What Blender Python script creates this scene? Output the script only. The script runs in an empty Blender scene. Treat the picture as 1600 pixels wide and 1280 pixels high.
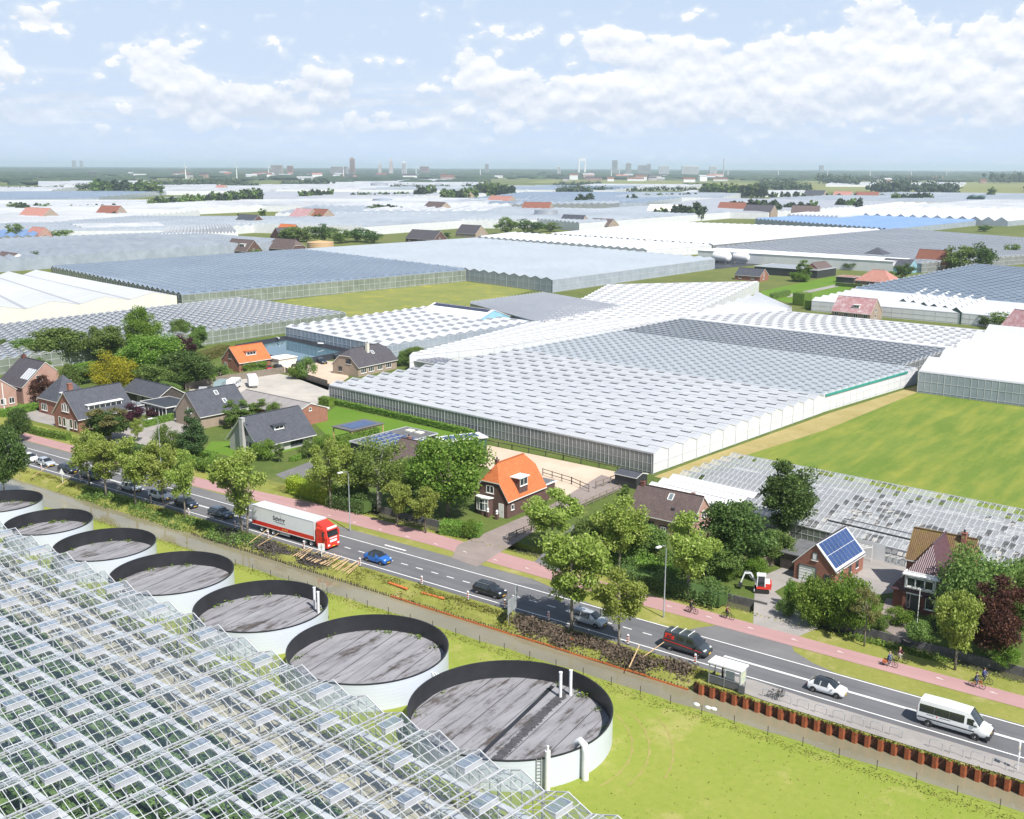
import bpy, bmesh, math, random
import numpy as np
from mathutils import Vector, Matrix
R = math.radians
scene = bpy.context.scene
col = scene.collection
random.seed(7)

# ------------------------------------------------------------------ camera, sky, sun, exposure
cam_d = bpy.data.cameras.new('camera')
cam = bpy.data.objects.new('camera', cam_d)
col.objects.link(cam)
scene.camera = cam
cam_d.sensor_width = 36.0
cam_d.lens = 36.0 * 1690 / 1600
cam_d.clip_start = 1.0
cam_d.clip_end = 80000.0
YAW, PITCH = R(36.2), math.atan((640 - 261.5) / 1690)
cam.matrix_world = Matrix.Translation((0, 0, 55)) @ (Matrix.Rotation(YAW, 4, 'Z') @ Matrix.Rotation(math.pi / 2 - PITCH, 4, 'X') @ Matrix.Rotation(R(0.25), 4, 'Z'))

SUN_EL, SUN_AZ = R(52), R(-20)          # azimuth counted from +X
sd = bpy.data.lights.new('sun', 'SUN')
sd.energy, sd.angle, sd.color = 4.6, R(0.53), (1.0, 0.96, 0.9)
so = bpy.data.objects.new('sun', sd)
col.objects.link(so)
sdir = Vector((math.cos(SUN_EL) * math.cos(SUN_AZ), math.cos(SUN_EL) * math.sin(SUN_AZ), math.sin(SUN_EL)))
so.rotation_euler = sdir.to_track_quat('Z', 'Y').to_euler()
so.location = (200, 0, 300)

world = bpy.data.worlds.new('World')
scene.world = world
world.use_nodes = True
wt = world.node_tree
for n in list(wt.nodes): wt.nodes.remove(n)


def wn(t, **k):
    n = wt.nodes.new(t)
    for a, b in k.items(): setattr(n, a, b)
    return n


ORD = 'first second third fourth fifth sixth seventh eighth ninth tenth eleventh twelfth thirteenth fourteenth fifteenth sixteenth seventeenth eighteenth nineteenth twentieth'.split()
for tens in ('thirt', 'fort', 'fift', 'sixt', 'sevent'):
    ORD += [{'thirt': 'twenty', 'fort': 'thirty', 'fift': 'forty', 'sixt': 'fifty', 'sevent': 'sixty'}[tens] + '-' + w for w in ORD[:9]] + [tens + 'ieth']


def wm(op, a, b=None, c=None, clamp=False):
    n = wt.nodes.new('ShaderNodeMath'); n.operation = op; n.use_clamp = clamp
    for i, x in enumerate((a, b, c)):
        if x is None: continue
        if isinstance(x, (int, float)): n.inputs[i].default_value = x
        else: wt.links.new(x, n.inputs[i])
    return n.outputs[0]


def wstep(x, a, b):
    n = wt.nodes.new('ShaderNodeMapRange'); n.interpolation_type = 'SMOOTHSTEP'
    wt.links.new(x, n.inputs[0]); n.inputs[1].default_value = a; n.inputs[2].default_value = b
    return n.outputs[0]


sky = wn('ShaderNodeTexSky', sky_type='NISHITA')
sky.sun_disc = False
sky.sun_elevation = SUN_EL
sky.sun_rotation = math.pi / 2 - SUN_AZ
sky.air_density, sky.dust_density, sky.ozone_density = 1.0, 0.6, 2.5
tc = wn('ShaderNodeTexCoord')
rot = wn('ShaderNodeVectorRotate', rotation_type='Z_AXIS')
rot.inputs['Angle'].default_value = -YAW
wt.links.new(tc.outputs['Generated'], rot.inputs['Vector'])
sep = wn('ShaderNodeSeparateXYZ')
wt.links.new(rot.outputs[0], sep.inputs[0])
AZ = wm('MULTIPLY', wm('ARCTAN2', sep.outputs[0], sep.outputs[1]), 57.2958)   # degrees right of the street view
EL = wm('MULTIPLY', wm('ARCSINE', sep.outputs[2]), 57.2958)


def cloud_noise(az_s, el_s, scale, det, off_el=0.0, seed=0.0, rough=0.55):
    cb = wn('ShaderNodeCombineXYZ')
    wt.links.new(wm('MULTIPLY', AZ, az_s), cb.inputs[0])
    wt.links.new(wm('MULTIPLY', wm('ADD', EL, off_el), el_s), cb.inputs[1])
    cb.inputs[2].default_value = seed
    nz = wn('ShaderNodeTexNoise')
    nz.inputs['Scale'].default_value = scale
    nz.inputs['Detail'].default_value = det
    nz.inputs['Roughness'].default_value = rough
    wt.links.new(cb.outputs[0], nz.inputs['Vector'])
    return nz.outputs[0]


def blob(a0, e0, ra, re, amp):
    x = wm('DIVIDE', wm('SUBTRACT', AZ, a0), ra)
    y = wm('DIVIDE', wm('SUBTRACT', EL, e0 - .45), re * 1.05)
    r2 = wm('ADD', wm('MULTIPLY', x, x), wm('MULTIPLY', y, y))
    return wm('MULTIPLY', wm('EXPONENT', wm('MULTIPLY', r2, -1.0)), amp)


# cumulus banks: (azimuth, elevation, half width, half height, weight)
BLOBS = [(9.0, 4.3, 9.0, 1.5, .26), (22.0, 4.8, 9.0, 1.9, .30), (-14.0, 3.4, 6.0, 1.0, .16), (18.0, 7.1, 1.5, 1.7, .42), (16.0, 5.4, 5.5, 1.3, .36), (5.5, 6.4, 1.9, 1.2, .34), (8.0, 5.2, 3.4, 1.1, .30), (-2.0, 5.3, 1.7, 1.1, .30),
         (0.5, 4.2, 3.5, 1.0, .25), (-17.5, 5.3, 1.7, 1.3, .38), (-15.2, 4.2, 3.0, .8, .25), (-9.5, 4.3, 1.8, .8, .28), (-13.0, 3.1, 3.2, .8, .26),
         (-25.2, 5.1, 1.5, .8, .34), (-22.8, 7.0, 2.2, .45, .34), (3.5, 3.0, 9, .8, .2), (17, 3.4, 9, .9, .22), (26, 6.0, 3.0, 1.5, .36),
         (34, 5.5, 5, 1.5, .32), (-36, 5.0, 4, 1.4, .34), (55, 7, 8, 2, .3), (-60, 6, 8, 2, .3), (80, 6, 8, 2, .3), (-95, 6, 9, 2, .3), (120, 6, 9, 2, .3), (165, 7, 12, 2, .3), (-140, 6, 12, 2, .3)]
bias = None
for b in BLOBS:
    o = blob(*b)
    bias = o if bias is None else wm('ADD', bias, o)


def billow(scale, off_el, seed):
    cb = wn('ShaderNodeCombineXYZ')
    nz = cloud_noise(1.3, 1.6, 1.0, 3, off_el, seed + 7)
    wt.links.new(wm('ADD', wm('MULTIPLY', AZ, .8), wm('MULTIPLY', nz, .9)), cb.inputs[0])
    wt.links.new(wm('ADD', wm('MULTIPLY', wm('ADD', EL, off_el), 1.15), wm('MULTIPLY', nz, .6)), cb.inputs[1])
    v = wn('ShaderNodeTexVoronoi', feature='F1', voronoi_dimensions='2D')
    v.inputs['Scale'].default_value = scale
    wt.links.new(cb.outputs[0], v.inputs['Vector'])
    return wm('MULTIPLY', wm('SUBTRACT', .42, v.outputs['Distance']), .26)


n1 = wm('ADD', cloud_noise(.40, .66, 1.0, 8, .5, 3.1), billow(1.0, 0, 5.0))
n2 = wm('ADD', cloud_noise(.40, .66, 1.0, 8, .85, 3.1), billow(1.0, .3, 5.0))
dens_raw = wm('ADD', wm('ADD', wm('MULTIPLY', n1, 1.25), bias), -0.79)
dens_raw = wm('SUBTRACT', dens_raw, wm('MULTIPLY', wstep(EL, 6.3, 8.4), .13))
dens = wstep(dens_raw, -0.005, 0.055)
# a thin veil of far layered cloud near the horizon, and wisps higher up
n3 = cloud_noise(.18, 1.5, 1.3, 6, 0, 9.0)
veil = wm('MULTIPLY', wstep(n3, .36, .62), wm('SUBTRACT', 1.0, wstep(EL, 3.0, 5.2)))
n5 = cloud_noise(.10, .5, 1.0, 6, 0, 21.0)
high = wm('MULTIPLY', wstep(n5, .5, .85), wm('MULTIPLY', wstep(EL, 4, 12), .28))
soft = wm('MULTIPLY', wstep(dens_raw, -.16, .1), .45)
allc = wm('MAXIMUM', wm('MAXIMUM', dens, wm('MULTIPLY', veil, .75)), wm('MAXIMUM', high, soft), clamp=True)
shade = wm('ADD', wm('MULTIPLY', wm('SUBTRACT', n1, n2), 2.6), wm('SUBTRACT', .66, wm('MULTIPLY', wm('SUBTRACT', 1.0, wstep(EL, 2.6, 5.2)), .42)), clamp=True)
cramp = wn('ShaderNodeMix', data_type='RGBA')
cramp.inputs['A'].default_value = (6.3, 7.0, 8.2, 1)
cramp.inputs['B'].default_value = (9.8, 9.85, 10.0, 1)
wt.links.new(shade, cramp.inputs['Factor'])
cmix = wn('ShaderNodeMix', data_type='RGBA')
wt.links.new(wm('MULTIPLY', allc, wm('ADD', wm('MULTIPLY', wstep(EL, .3, 3.0), .75), .2)), cmix.inputs['Factor'])
clear = wn('ShaderNodeMix', data_type='RGBA')                # summer air: the blue pales towards the horizon
clear.inputs['B'].default_value = (5.8, 7.0, 8.8, 1)
wt.links.new(wm('SUBTRACT', 1.0, wm('MULTIPLY', wstep(EL, 1.0, 35.0), .8)), clear.inputs['Factor'])
wt.links.new(sky.outputs[0], clear.inputs['A'])
wt.links.new(clear.outputs['Result'], cmix.inputs['A'])
wt.links.new(cramp.outputs['Result'], cmix.inputs['B'])
bg = wn('ShaderNodeBackground')
bg.inputs['Strength'].default_value = 0.072
wt.links.new(cmix.outputs['Result'], bg.inputs['Color'])
wo = wn('ShaderNodeOutputWorld')
wt.links.new(bg.outputs[0], wo.inputs['Surface'])

scene.view_settings.view_transform = 'Standard'
scene.view_settings.look = 'None'
scene.view_settings.gamma = 1.0
scene.view_settings.use_curve_mapping = False
scene.view_settings.exposure = 0.62
scene.render.engine = 'CYCLES'
scene.cycles.max_bounces = 8
scene.cycles.volume_bounces = 1
scene.cycles.diffuse_bounces = 3
scene.cycles.glossy_bounces = 3
scene.cycles.transmission_bounces = 6
scene.cycles.transparent_max_bounces = 40
scene.cycles.caustics_reflective = False
scene.cycles.caustics_refractive = False


# ------------------------------------------------------------------ materials
MATS = {}


def mat(name, color, rough=.7, var=.0, scale=1.0, bump=0.0, bscale=None, metal=0.0, spec=.5, color2=None, detail=4, extra=None, object_space=False):
    m = bpy.data.materials.new(name)
    m.use_nodes = True
    t = m.node_tree
    b = t.nodes['Principled BSDF']
    b.inputs['Base Color'].default_value = (*color, 1)
    b.inputs['Roughness'].default_value = rough
    b.inputs['Metallic'].default_value = metal
    b.inputs['Specular IOR Level'].default_value = spec
    if var or bump or color2:
        if object_space:
            pos = t.nodes.new('ShaderNodeTexCoord').outputs['Object']
        else:
            pos = t.nodes.new('ShaderNodeNewGeometry').outputs['Position']
        nz = t.nodes.new('ShaderNodeTexNoise')
        nz.inputs['Scale'].default_value = scale
        nz.inputs['Detail'].default_value = detail
        nz.inputs['Roughness'].default_value = .62
        t.links.new(pos, nz.inputs['Vector'])
        mx = t.nodes.new('ShaderNodeMix'); mx.data_type = 'RGBA'
        c2 = color2 or tuple(min(1, c * (1 + var)) for c in color)
        c1 = color if color2 else tuple(c * (1 - var) for c in color)
        mx.inputs['A'].default_value = (*c1, 1)
        mx.inputs['B'].default_value = (*c2, 1)
        mr = t.nodes.new('ShaderNodeMapRange')
        mr.inputs[1].default_value, mr.inputs[2].default_value = .32, .68
        t.links.new(nz.outputs[0], mr.inputs[0])
        t.links.new(mr.outputs[0], mx.inputs['Factor'])
        t.links.new(mx.outputs['Result'], b.inputs['Base Color'])
        if bump:
            bp = t.nodes.new('ShaderNodeBump')
            bp.inputs['Strength'].default_value = bump
            bp.inputs['Distance'].default_value = .05
            nb = t.nodes.new('ShaderNodeTexNoise')
            nb.inputs['Scale'].default_value = bscale or scale * 4
            nb.inputs['Detail'].default_value = 5
            t.links.new(pos, nb.inputs['Vector'])
            t.links.new(nb.outputs[0], bp.inputs['Height'])
            t.links.new(bp.outputs[0], b.inputs['Normal'])
    MATS[name] = m
    return m


def nd(m, t, **k):
    n = m.node_tree.nodes.new(t)
    for a, b in k.items(): setattr(n, a, b)
    return n


def lk(m, a, b): m.node_tree.links.new(a, b)


def mmath(m, op, a, b=None, c=None, clamp=False):
    n = nd(m, 'ShaderNodeMath', operation=op, use_clamp=clamp)
    for i, x in enumerate((a, b, c)):
        if x is None: continue
        if isinstance(x, (int, float)): n.inputs[i].default_value = x
        else: lk(m, x, n.inputs[i])
    return n.outputs[0]


def mnoise(m, scale, detail=4, vec=None, stretch=None, rough=.6):
    v = vec or nd(m, 'ShaderNodeNewGeometry').outputs['Position']
    if stretch:
        mp = nd(m, 'ShaderNodeMapping')
        mp.inputs['Scale'].default_value = stretch[:3]
        if len(stretch) > 3: mp.inputs['Rotation'].default_value = (0, 0, stretch[3])
        lk(m, v, mp.inputs['Vector']); v = mp.outputs[0]
    n = nd(m, 'ShaderNodeTexNoise')
    n.inputs['Scale'].default_value = scale
    n.inputs['Detail'].default_value = detail
    n.inputs['Roughness'].default_value = rough
    lk(m, v, n.inputs['Vector'])
    return n.outputs[0]


def mrange(m, x, a, b, c=0.0, d=1.0):
    n = nd(m, 'ShaderNodeMapRange')
    lk(m, x, n.inputs[0])
    for i, v in enumerate((a, b, c, d)): n.inputs[i + 1].default_value = v
    return n.outputs[0]


def mmix(m, f, a, b):
    n = nd(m, 'ShaderNodeMix', data_type='RGBA')
    for s, x in (('Factor', f), ('A', a), ('B', b)):
        if isinstance(x, tuple): n.inputs[s].default_value = (*x, 1)
        elif isinstance(x, (int, float)): n.inputs[s].default_value = x
        else: lk(m, x, n.inputs[s])
    return n.outputs['Result']


def base(m): return m.node_tree.nodes['Principled BSDF']


# ------------------------------------------------------------------ mesh builder
class MB:
    def __init__(self): self.v, self.f, self.m, self.uv = [], [], [], {}

    def face(self, pts, mi=0, uv=None):
        i = len(self.v)
        self.v += [tuple(p) for p in pts]
        if uv: self.uv[len(self.f)] = uv
        self.f.append(tuple(range(i, i + len(pts)))); self.m.append(mi)

    def box(self, x0, x1, y0, y1, z0, z1, mi=0, M=None):
        p = [(x, y, z) for z in (z0, z1) for y in (y0, y1) for x in (x0, x1)]
        if M is not None: p = [tuple(M @ Vector(q)) for q in p]
        i = len(self.v); self.v += p
        for q in ((0, 2, 3, 1), (4, 5, 7, 6), (0, 1, 5, 4), (2, 6, 7, 3), (0, 4, 6, 2), (1, 3, 7, 5)):
            self.f.append(tuple(i + k for k in q)); self.m.append(mi)

    def prism(self, poly, z0, z1, mi=0, top=None):
        n = len(poly); i = len(self.v)
        a = sum(poly[k][0] * poly[(k + 1) % n][1] - poly[(k + 1) % n][0] * poly[k][1] for k in range(n))
        if a < 0: poly = poly[::-1]
        self.v += [(x, y, z0) for x, y in poly] + [(x, y, z1) for x, y in poly]
        for k in range(n):
            self.f.append((i + k, i + (k + 1) % n, i + n + (k + 1) % n, i + n + k)); self.m.append(mi)
        self.f.append(tuple(range(i + n, i + 2 * n))); self.m.append(mi if top is None else top)
        self.f.append(tuple(range(i + n - 1, i - 1, -1))); self.m.append(mi)

    def tube(self, pts, r, n=8, mi=0, cap=True):
        pts = [Vector(p) for p in pts]
        rs = r if isinstance(r, (list, tuple)) else [r] * len(pts)
        rings = []
        for k, p in enumerate(pts):
            d = (pts[min(k + 1, len(pts) - 1)] - pts[max(k - 1, 0)])
            if d.length < 1e-9: d = Vector((0, 0, 1))
            d.normalize()
            a = d.cross(Vector((0, 0, 1)) if abs(d.z) < .95 else Vector((1, 0, 0))).normalized()
            b = d.cross(a)
            i = len(self.v)
            for j in range(n):
                t = 2 * math.pi * j / n
                self.v.append(tuple(p + (a * math.cos(t) + b * math.sin(t)) * rs[k]))
            rings.append(i)
        for i0, i1 in zip(rings, rings[1:]):
            for j in range(n):
                self.f.append((i0 + j, i0 + (j + 1) % n, i1 + (j + 1) % n, i1 + j)); self.m.append(mi)
        if cap:
            self.f.append(tuple(rings[0] + j for j in range(n - 1, -1, -1))); self.m.append(mi)
            self.f.append(tuple(rings[-1] + j for j in range(n))); self.m.append(mi)

    def bar(self, a, b, w, h=None, mi=0, up=(0, 0, 1)):
        """square bar from a to b"""
        a, b = Vector(a), Vector(b)
        d = (b - a).normalized(); u = Vector(up)
        s = d.cross(u)
        if s.length < 1e-4: s = d.cross(Vector((1, 0, 0)))
        s.normalize(); t = s.cross(d).normalized()
        s *= w / 2; t *= (h or w) / 2
        i = len(self.v)
        for p in (a, b):
            self.v += [tuple(p - s - t), tuple(p + s - t), tuple(p + s + t), tuple(p - s + t)]
        for q in ((0, 1, 5, 4), (1, 2, 6, 5), (2, 3, 7, 6), (3, 0, 4, 7), (3, 2, 1, 0), (4, 5, 6, 7)):
            self.f.append(tuple(i + k for k in q)); self.m.append(mi)

    def lathe(self, prof, n=24, mi=0, c=(0, 0, 0), close=False):
        i = len(self.v)
        for r, z in prof:
            for j in range(n):
                t = 2 * math.pi * j / n
                self.v.append((c[0] + r * math.cos(t), c[1] + r * math.sin(t), c[2] + z))
        for k in range(len(prof) - 1):
            for j in range(n):
                self.f.append((i + k * n + j, i + k * n + (j + 1) % n, i + (k + 1) * n + (j + 1) % n, i + (k + 1) * n + j)); self.m.append(mi)
        if close:
            self.f.append(tuple(i + j for j in range(n - 1, -1, -1))); self.m.append(mi)
            k = len(prof) - 1
            self.f.append(tuple(i + k * n + j for j in range(n))); self.m.append(mi)

    def ball(self, c, rx, ry, rz, n=10, k=6, mi=0):
        prof = []
        i = len(self.v)
        for a in range(k + 1):
            t = math.pi * a / k
            for j in range(n):
                p = 2 * math.pi * j / n
                self.v.append((c[0] + rx * math.sin(t) * math.cos(p), c[1] + ry * math.sin(t) * math.sin(p), c[2] + rz * math.cos(t)))
        for a in range(k):
            for j in range(n):
                self.f.append((i + (a + 1) * n + j, i + (a + 1) * n + (j + 1) % n, i + a * n + (j + 1) % n, i + a * n + j)); self.m.append(mi)

    def mesh(self, name, mats, smooth=False):
        me = bpy.data.meshes.new(name)
        me.from_pydata(self.v, [], self.f)
        for m in (mats if isinstance(mats, (list, tuple)) else [mats]): me.materials.append(m)
        if any(self.m): me.polygons.foreach_set('material_index', self.m)
        if self.uv:
            ul = me.uv_layers.new(name='UVMap')
            for fi, uvs in self.uv.items():
                p = me.polygons[fi]
                for k, li in enumerate(p.loop_indices): ul.data[li].uv = uvs[k]
        if smooth: me.polygons.foreach_set('use_smooth', [True] * len(me.polygons))
        me.update()
        return me

    def build(self, name, mats, parent=None, smooth=False, loc=None, rz=0.0, auto=None):
        me = self.mesh(name, mats, smooth)
        if auto is not None:
            me.polygons.foreach_set('use_smooth', [True] * len(me.polygons))
            me.set_sharp_from_angle(angle=R(auto))
        return link(name, me, parent, loc, rz)


def link(name, me, parent=None, loc=None, rz=0.0):
    o = bpy.data.objects.new(name, me)
    col.objects.link(o)
    if parent is not None: o.parent = parent
    if loc is not None: o.location = loc if len(loc) == 3 else (*loc, 0)
    if rz: o.rotation_euler = (0, 0, rz)
    return o


def tag(o, label=None, cat=None, group=None, kind=None):
    if label: o['label'] = label
    if cat: o['category'] = cat
    if group: o['group'] = group
    if kind: o['kind'] = kind
    return o


def thing(name, loc, label, cat, rz=0.0, group=None):
    o = link(name, None, None, loc, rz)
    o.empty_display_size = .5
    return tag(o, label, cat, group)


def copy_tree(o, parent=None):
    c = o.copy(); col.objects.link(c)
    if parent is not None:
        c.parent = parent
        c.matrix_parent_inverse = o.matrix_parent_inverse
    for ch in o.children: copy_tree(ch, c)
    return c


def again(o, loc, rz, label=None, group=None):
    c = copy_tree(o)
    c.location = loc if len(loc) == 3 else (*loc, 0)
    c.rotation_euler = (0, 0, rz)
    if label: c['label'] = label
    if group: c['group'] = group
    return c


def sheet(name, pts, z, m, label=None, cat=None, kind='structure', holes=None):
    b = MB()
    a = sum(pts[k][0] * pts[(k + 1) % len(pts)][1] - pts[(k + 1) % len(pts)][0] * pts[k][1] for k in range(len(pts)))
    if a < 0: pts = pts[::-1]
    b.face([(x, y, z) for x, y in pts])
    o = b.build(name, m)
    return tag(o, label, cat, kind=kind)


def lerp(a, b, t): return tuple(x + (y - x) * t for x, y in zip(a, b))


BA = R(-5.5)            # bearing of the parcels against the road

# ------------------------------------------------------------------ shared materials
def grass_mat(name, c1, c2, straw, straw_amt=.5, big=.035, fine=1.6, mow=None, bump=.5):
    m = mat(name, c1, .9, spec=.15)
    a = mnoise(m, big, 5)
    b = mnoise(m, fine, 6, rough=.7)
    g = mnoise(m, fine * 9, 3)
    f1 = mrange(m, mmath(m, 'ADD', mmath(m, 'MULTIPLY', a, .55), mmath(m, 'MULTIPLY', b, .45)), .38, .62)
    c = mmix(m, f1, c1, c2)
    s = mmath(m, 'MULTIPLY', mrange(m, mnoise(m, big * 2.3, 7, rough=.72), .53, .72), straw_amt)
    if mow:
        st = mnoise(m, 1.0, 4, stretch=mow)
        s = mmath(m, 'ADD', s, mmath(m, 'MULTIPLY', mrange(m, st, .42, .7), .8), clamp=True)
    c = mmix(m, s, c, straw)
    c = mmix(m, mmath(m, 'MULTIPLY', mrange(m, g, .35, .75), .35), c, tuple(x * .45 for x in c1))
    lk(m, c, base(m).inputs['Base Color'])
    bp = nd(m, 'ShaderNodeBump'); bp.inputs['Strength'].default_value = bump; bp.inputs['Distance'].default_value = .12
    lk(m, mmath(m, 'ADD', b, mmath(m, 'MULTIPLY', g, .6)), bp.inputs['Height']); lk(m, bp.outputs[0], base(m).inputs['Normal'])
    return m


M_grass = grass_mat('rough_grass', (.13, .17, .03), (.21, .215, .05), (.34, .28, .12), .7)
M_lawn = grass_mat('canal_lawn', (.215, .275, .042), (.29, .315, .066), (.45, .37, .16), .85, .05, 1.2)
M_far = grass_mat('far_land', (.10, .13, .035), (.17, .185, .055), (.22, .2, .09), .5, .004, .05, bump=.1)
M_field = grass_mat('mown_field', (.115, .185, .027), (.165, .225, .042), (.27, .28, .05), .5, .03, .8, (.35, .05, .35, -.12))
M_track = grass_mat('worn_grass', (.28, .26, .08), (.34, .30, .10), (.40, .33, .15), .7, .12, 1.5)
M_verge = grass_mat('verge_grass', (.20, .225, .045), (.29, .28, .075), (.44, .37, .18), .85, .09, 1.4)
M_yard = grass_mat('garden_ground', (.075, .115, .025), (.13, .165, .04), (.26, .22, .11), .5, .08, 1.2)
M_garden = grass_mat('garden_lawn', (.10, .20, .02), (.14, .23, .03), (.17, .23, .05), .3, .1, 2.0)
M_weeds = grass_mat('weedy_land', (.17, .21, .06), (.27, .27, .08), (.52, .43, .03), .6, .05, .5)
M_straw = grass_mat('dry_verge', (.30, .25, .09), (.42, .34, .16), (.15, .17, .04), .4, .12, 1.5)


def road_mat(name, c, c2, patch=.5, rough=.85):
    m = mat(name, c, rough, spec=.3)
    a = mnoise(m, .12, 6, rough=.7)
    lane = mnoise(m, 1.0, 4, stretch=(.02, .9, .1))
    g = mnoise(m, 30, 2)
    f = mmath(m, 'ADD', mmath(m, 'MULTIPLY', a, patch), mmath(m, 'MULTIPLY', lane, 1 - patch))
    cc = mmix(m, mrange(m, f, .38, .62), c, c2)
    cc = mmix(m, mmath(m, 'MULTIPLY', mrange(m, g, .4, .8), .25), cc, tuple(min(1, x * 1.8) for x in c))
    lk(m, cc, base(m).inputs['Base Color'])
    return m


M_asph = road_mat('road_asphalt', (.105, .105, .112), (.15, .149, .155))
M_asph2 = road_mat('old_asphalt', (.135, .132, .134), (.18, .175, .175), .8)
M_cyc = road_mat('red_cycle_asphalt', (.33, .195, .19), (.40, .245, .235))
M_pave = road_mat('paving', (.24, .225, .21), (.34, .31, .29), .8)
M_brickpave = road_mat('brick_paving', (.20, .165, .15), (.29, .24, .215), .8)
M_sand = road_mat('riding_sand', (.46, .36, .27), (.56, .45, .35), .9)
M_conc = road_mat('yard_concrete', (.34, .32, .29), (.46, .42, .37), .85)
M_paint = mat('road_paint', (.72, .72, .70), .7, var=.12, scale=3)
M_white = mat('white_paint', (.78, .78, .77), .5, var=.05, scale=.8)
M_whitepl = mat('white_plastic', (.74, .75, .75), .35, var=.05, scale=1.5)
M_alu = mat('aluminium', (.72, .73, .75), .35, metal=.3, var=.06, scale=2)
M_galv = mat('galvanised_steel', (.46, .48, .5), .45, metal=.6, var=.1, scale=4)
M_black = mat('black_rubber', (.025, .025, .027), .8, var=.2, scale=3)
M_dark = mat('dark_metal', (.035, .037, .042), .45, var=.2, scale=3)
M_dirt = mat('bank_soil', (.075, .055, .038), .95, color2=(.16, .12, .085), scale=1.2, bump=1.0, bscale=3)
M_wood = mat('weathered_wood', (.17, .14, .11), .85, color2=(.26, .22, .18), scale=2.5)
M_pine = mat('new_timber', (.50, .33, .17), .7, color2=(.62, .44, .25), scale=2)
M_darkwood = mat('dark_timber', (.045, .038, .033), .8, color2=(.085, .07, .06), scale=2)
M_orange = mat('orange_board', (.62, .17, .04), .6, color2=(.50, .14, .05), scale=1.5)
M_red = mat('red_paint', (.55, .025, .018), .35, spec=.5)
M_glass = mat('dark_window_glass', (.03, .038, .045), .06, spec=.8)
M_glassl = mat('pale_window_glass', (.16, .19, .21), .08, spec=.8)


def water_mat(name, c, rough=.07, bump=.12, sc=1.2):
    m = mat(name, c, rough, spec=.6)
    bp = nd(m, 'ShaderNodeBump'); bp.inputs['Strength'].default_value = bump; bp.inputs['Distance'].default_value = .05
    lk(m, mnoise(m, sc, 4), bp.inputs['Height']); lk(m, bp.outputs[0], base(m).inputs['Normal'])
    lk(m, mmix(m, mrange(m, mnoise(m, .06, 4), .35, .65), c, tuple(x * 1.35 for x in c)), base(m).inputs['Base Color'])
    return m


M_canal = water_mat('canal_water', (.185, .165, .108), .04, .16, .9)
M_ditch = water_mat('ditch_water', (.075, .075, .04), .1)
M_pond = water_mat('reservoir_water', (.05, .105, .13), .05, .1, .5)


# ------------------------------------------------------------------ ground, canal and ditch
def yS(x):
    pts = [(-400, 90.6), (-200, 92.4), (-167, 93.4), (-140, 94.7), (-110, 95.2), (-60, 95.8), (-40, 96.0), (60, 97.0)]
    if x <= pts[0][0]: return pts[0][1]
    for a, b in zip(pts, pts[1:]):
        if x <= b[0]: return a[1] + (b[1] - a[1]) * (x - a[0]) / (b[0] - a[0])
    return pts[-1][1]


def wob(x, s): return .22 * math.sin(x * .71 + s) + .16 * math.sin(x * 1.9 + 2 * s) + .1 * math.sin(x * 3.7 + s * 3)


def ground_profile(x):
    near = -270 < x < 70
    w = wob(x, 1.0) if near else 0
    w2 = wob(x, 4.0) if near else 0
    ditch = -141 < x < 70
    pile = x > -48.3
    y0 = yS(x) + w * .5
    p = [(-3000, 0), (20, 0), (y0 - 1.5, 0), (y0 - .7, -.3), (y0, -1.15), (y0 + .6, -1.9), (99.4, -1.9)]
    p += [(99.99, -1.9), (100.0, -.06), (101.8, 0)] if pile else [(100.0 + w2 * .3, -1.15), (100.9 + w2, -.35), (102.3 + w2 * .4, 0)]
    if ditch: p += [(121.2 + w * .5, 0), (122.4 + w * .4, -.45), (123.1 + w * .3, -.95), (123.6, -1.4), (124.98, -1.4), (125.0, 0)]
    else: p += [(121.2, 0), (122.4, 0), (123.1, 0), (123.6, 0), (124.98, 0), (125.0, 0)]
    return p + [(300, 0), (900, 0), (3000, 0), (45000, 0)]


gb = MB()
xs = [-45000, -9000, -3000, -1000, -500, -300] + [-270 + 2 * i for i in range(171)] + [100, 300, 1000, 3000, 9000, 45000]
xs = sorted(xs + [-48.31, -48.29, -141.01, -140.99])
rows = [ground_profile(x) for x in xs]
npf = len(rows[0])
for x, r in zip(xs, rows): gb.v += [(x, y, z) for y, z in r]
for i in range(len(xs) - 1):
    for k in range(npf - 1):
        gb.f.append((i * npf + k, (i + 1) * npf + k, (i + 1) * npf + k + 1, i * npf + k + 1))
        y = rows[i][k][0]
        gb.m.append(4 if k in (7, 8, 9, 10, 11) and abs(xs[i]) < 400 else 5 if k == 15 and abs(xs[i]) < 400 else 2 if y >= 300 or abs(xs[i]) > 400 else (1 if k < 4 else (3 if (k == 6 and xs[i] > -260) else 0)))
ground = tag(gb.build('ground', [M_grass, M_lawn, M_far, M_dirt, M_verge, M_yard]), 'flat green polder land', kind='structure')
sheet('canal_water', [(-400, 90.5)] + [(x, yS(x) - .25) for x in range(-200, 61, 20)] + [(60, 100.0), (-48.3, 100.0), (-48.3, 100.4), (-400, 100.4)], -1.1, M_canal, 'murky olive canal between tank lawn and road')
sheet('ditch_water', [(-141, 122.2), (70, 122.2), (70, 124.99), (-141, 124.99)], -.82, M_ditch, 'narrow dark ditch along the gardens')

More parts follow.
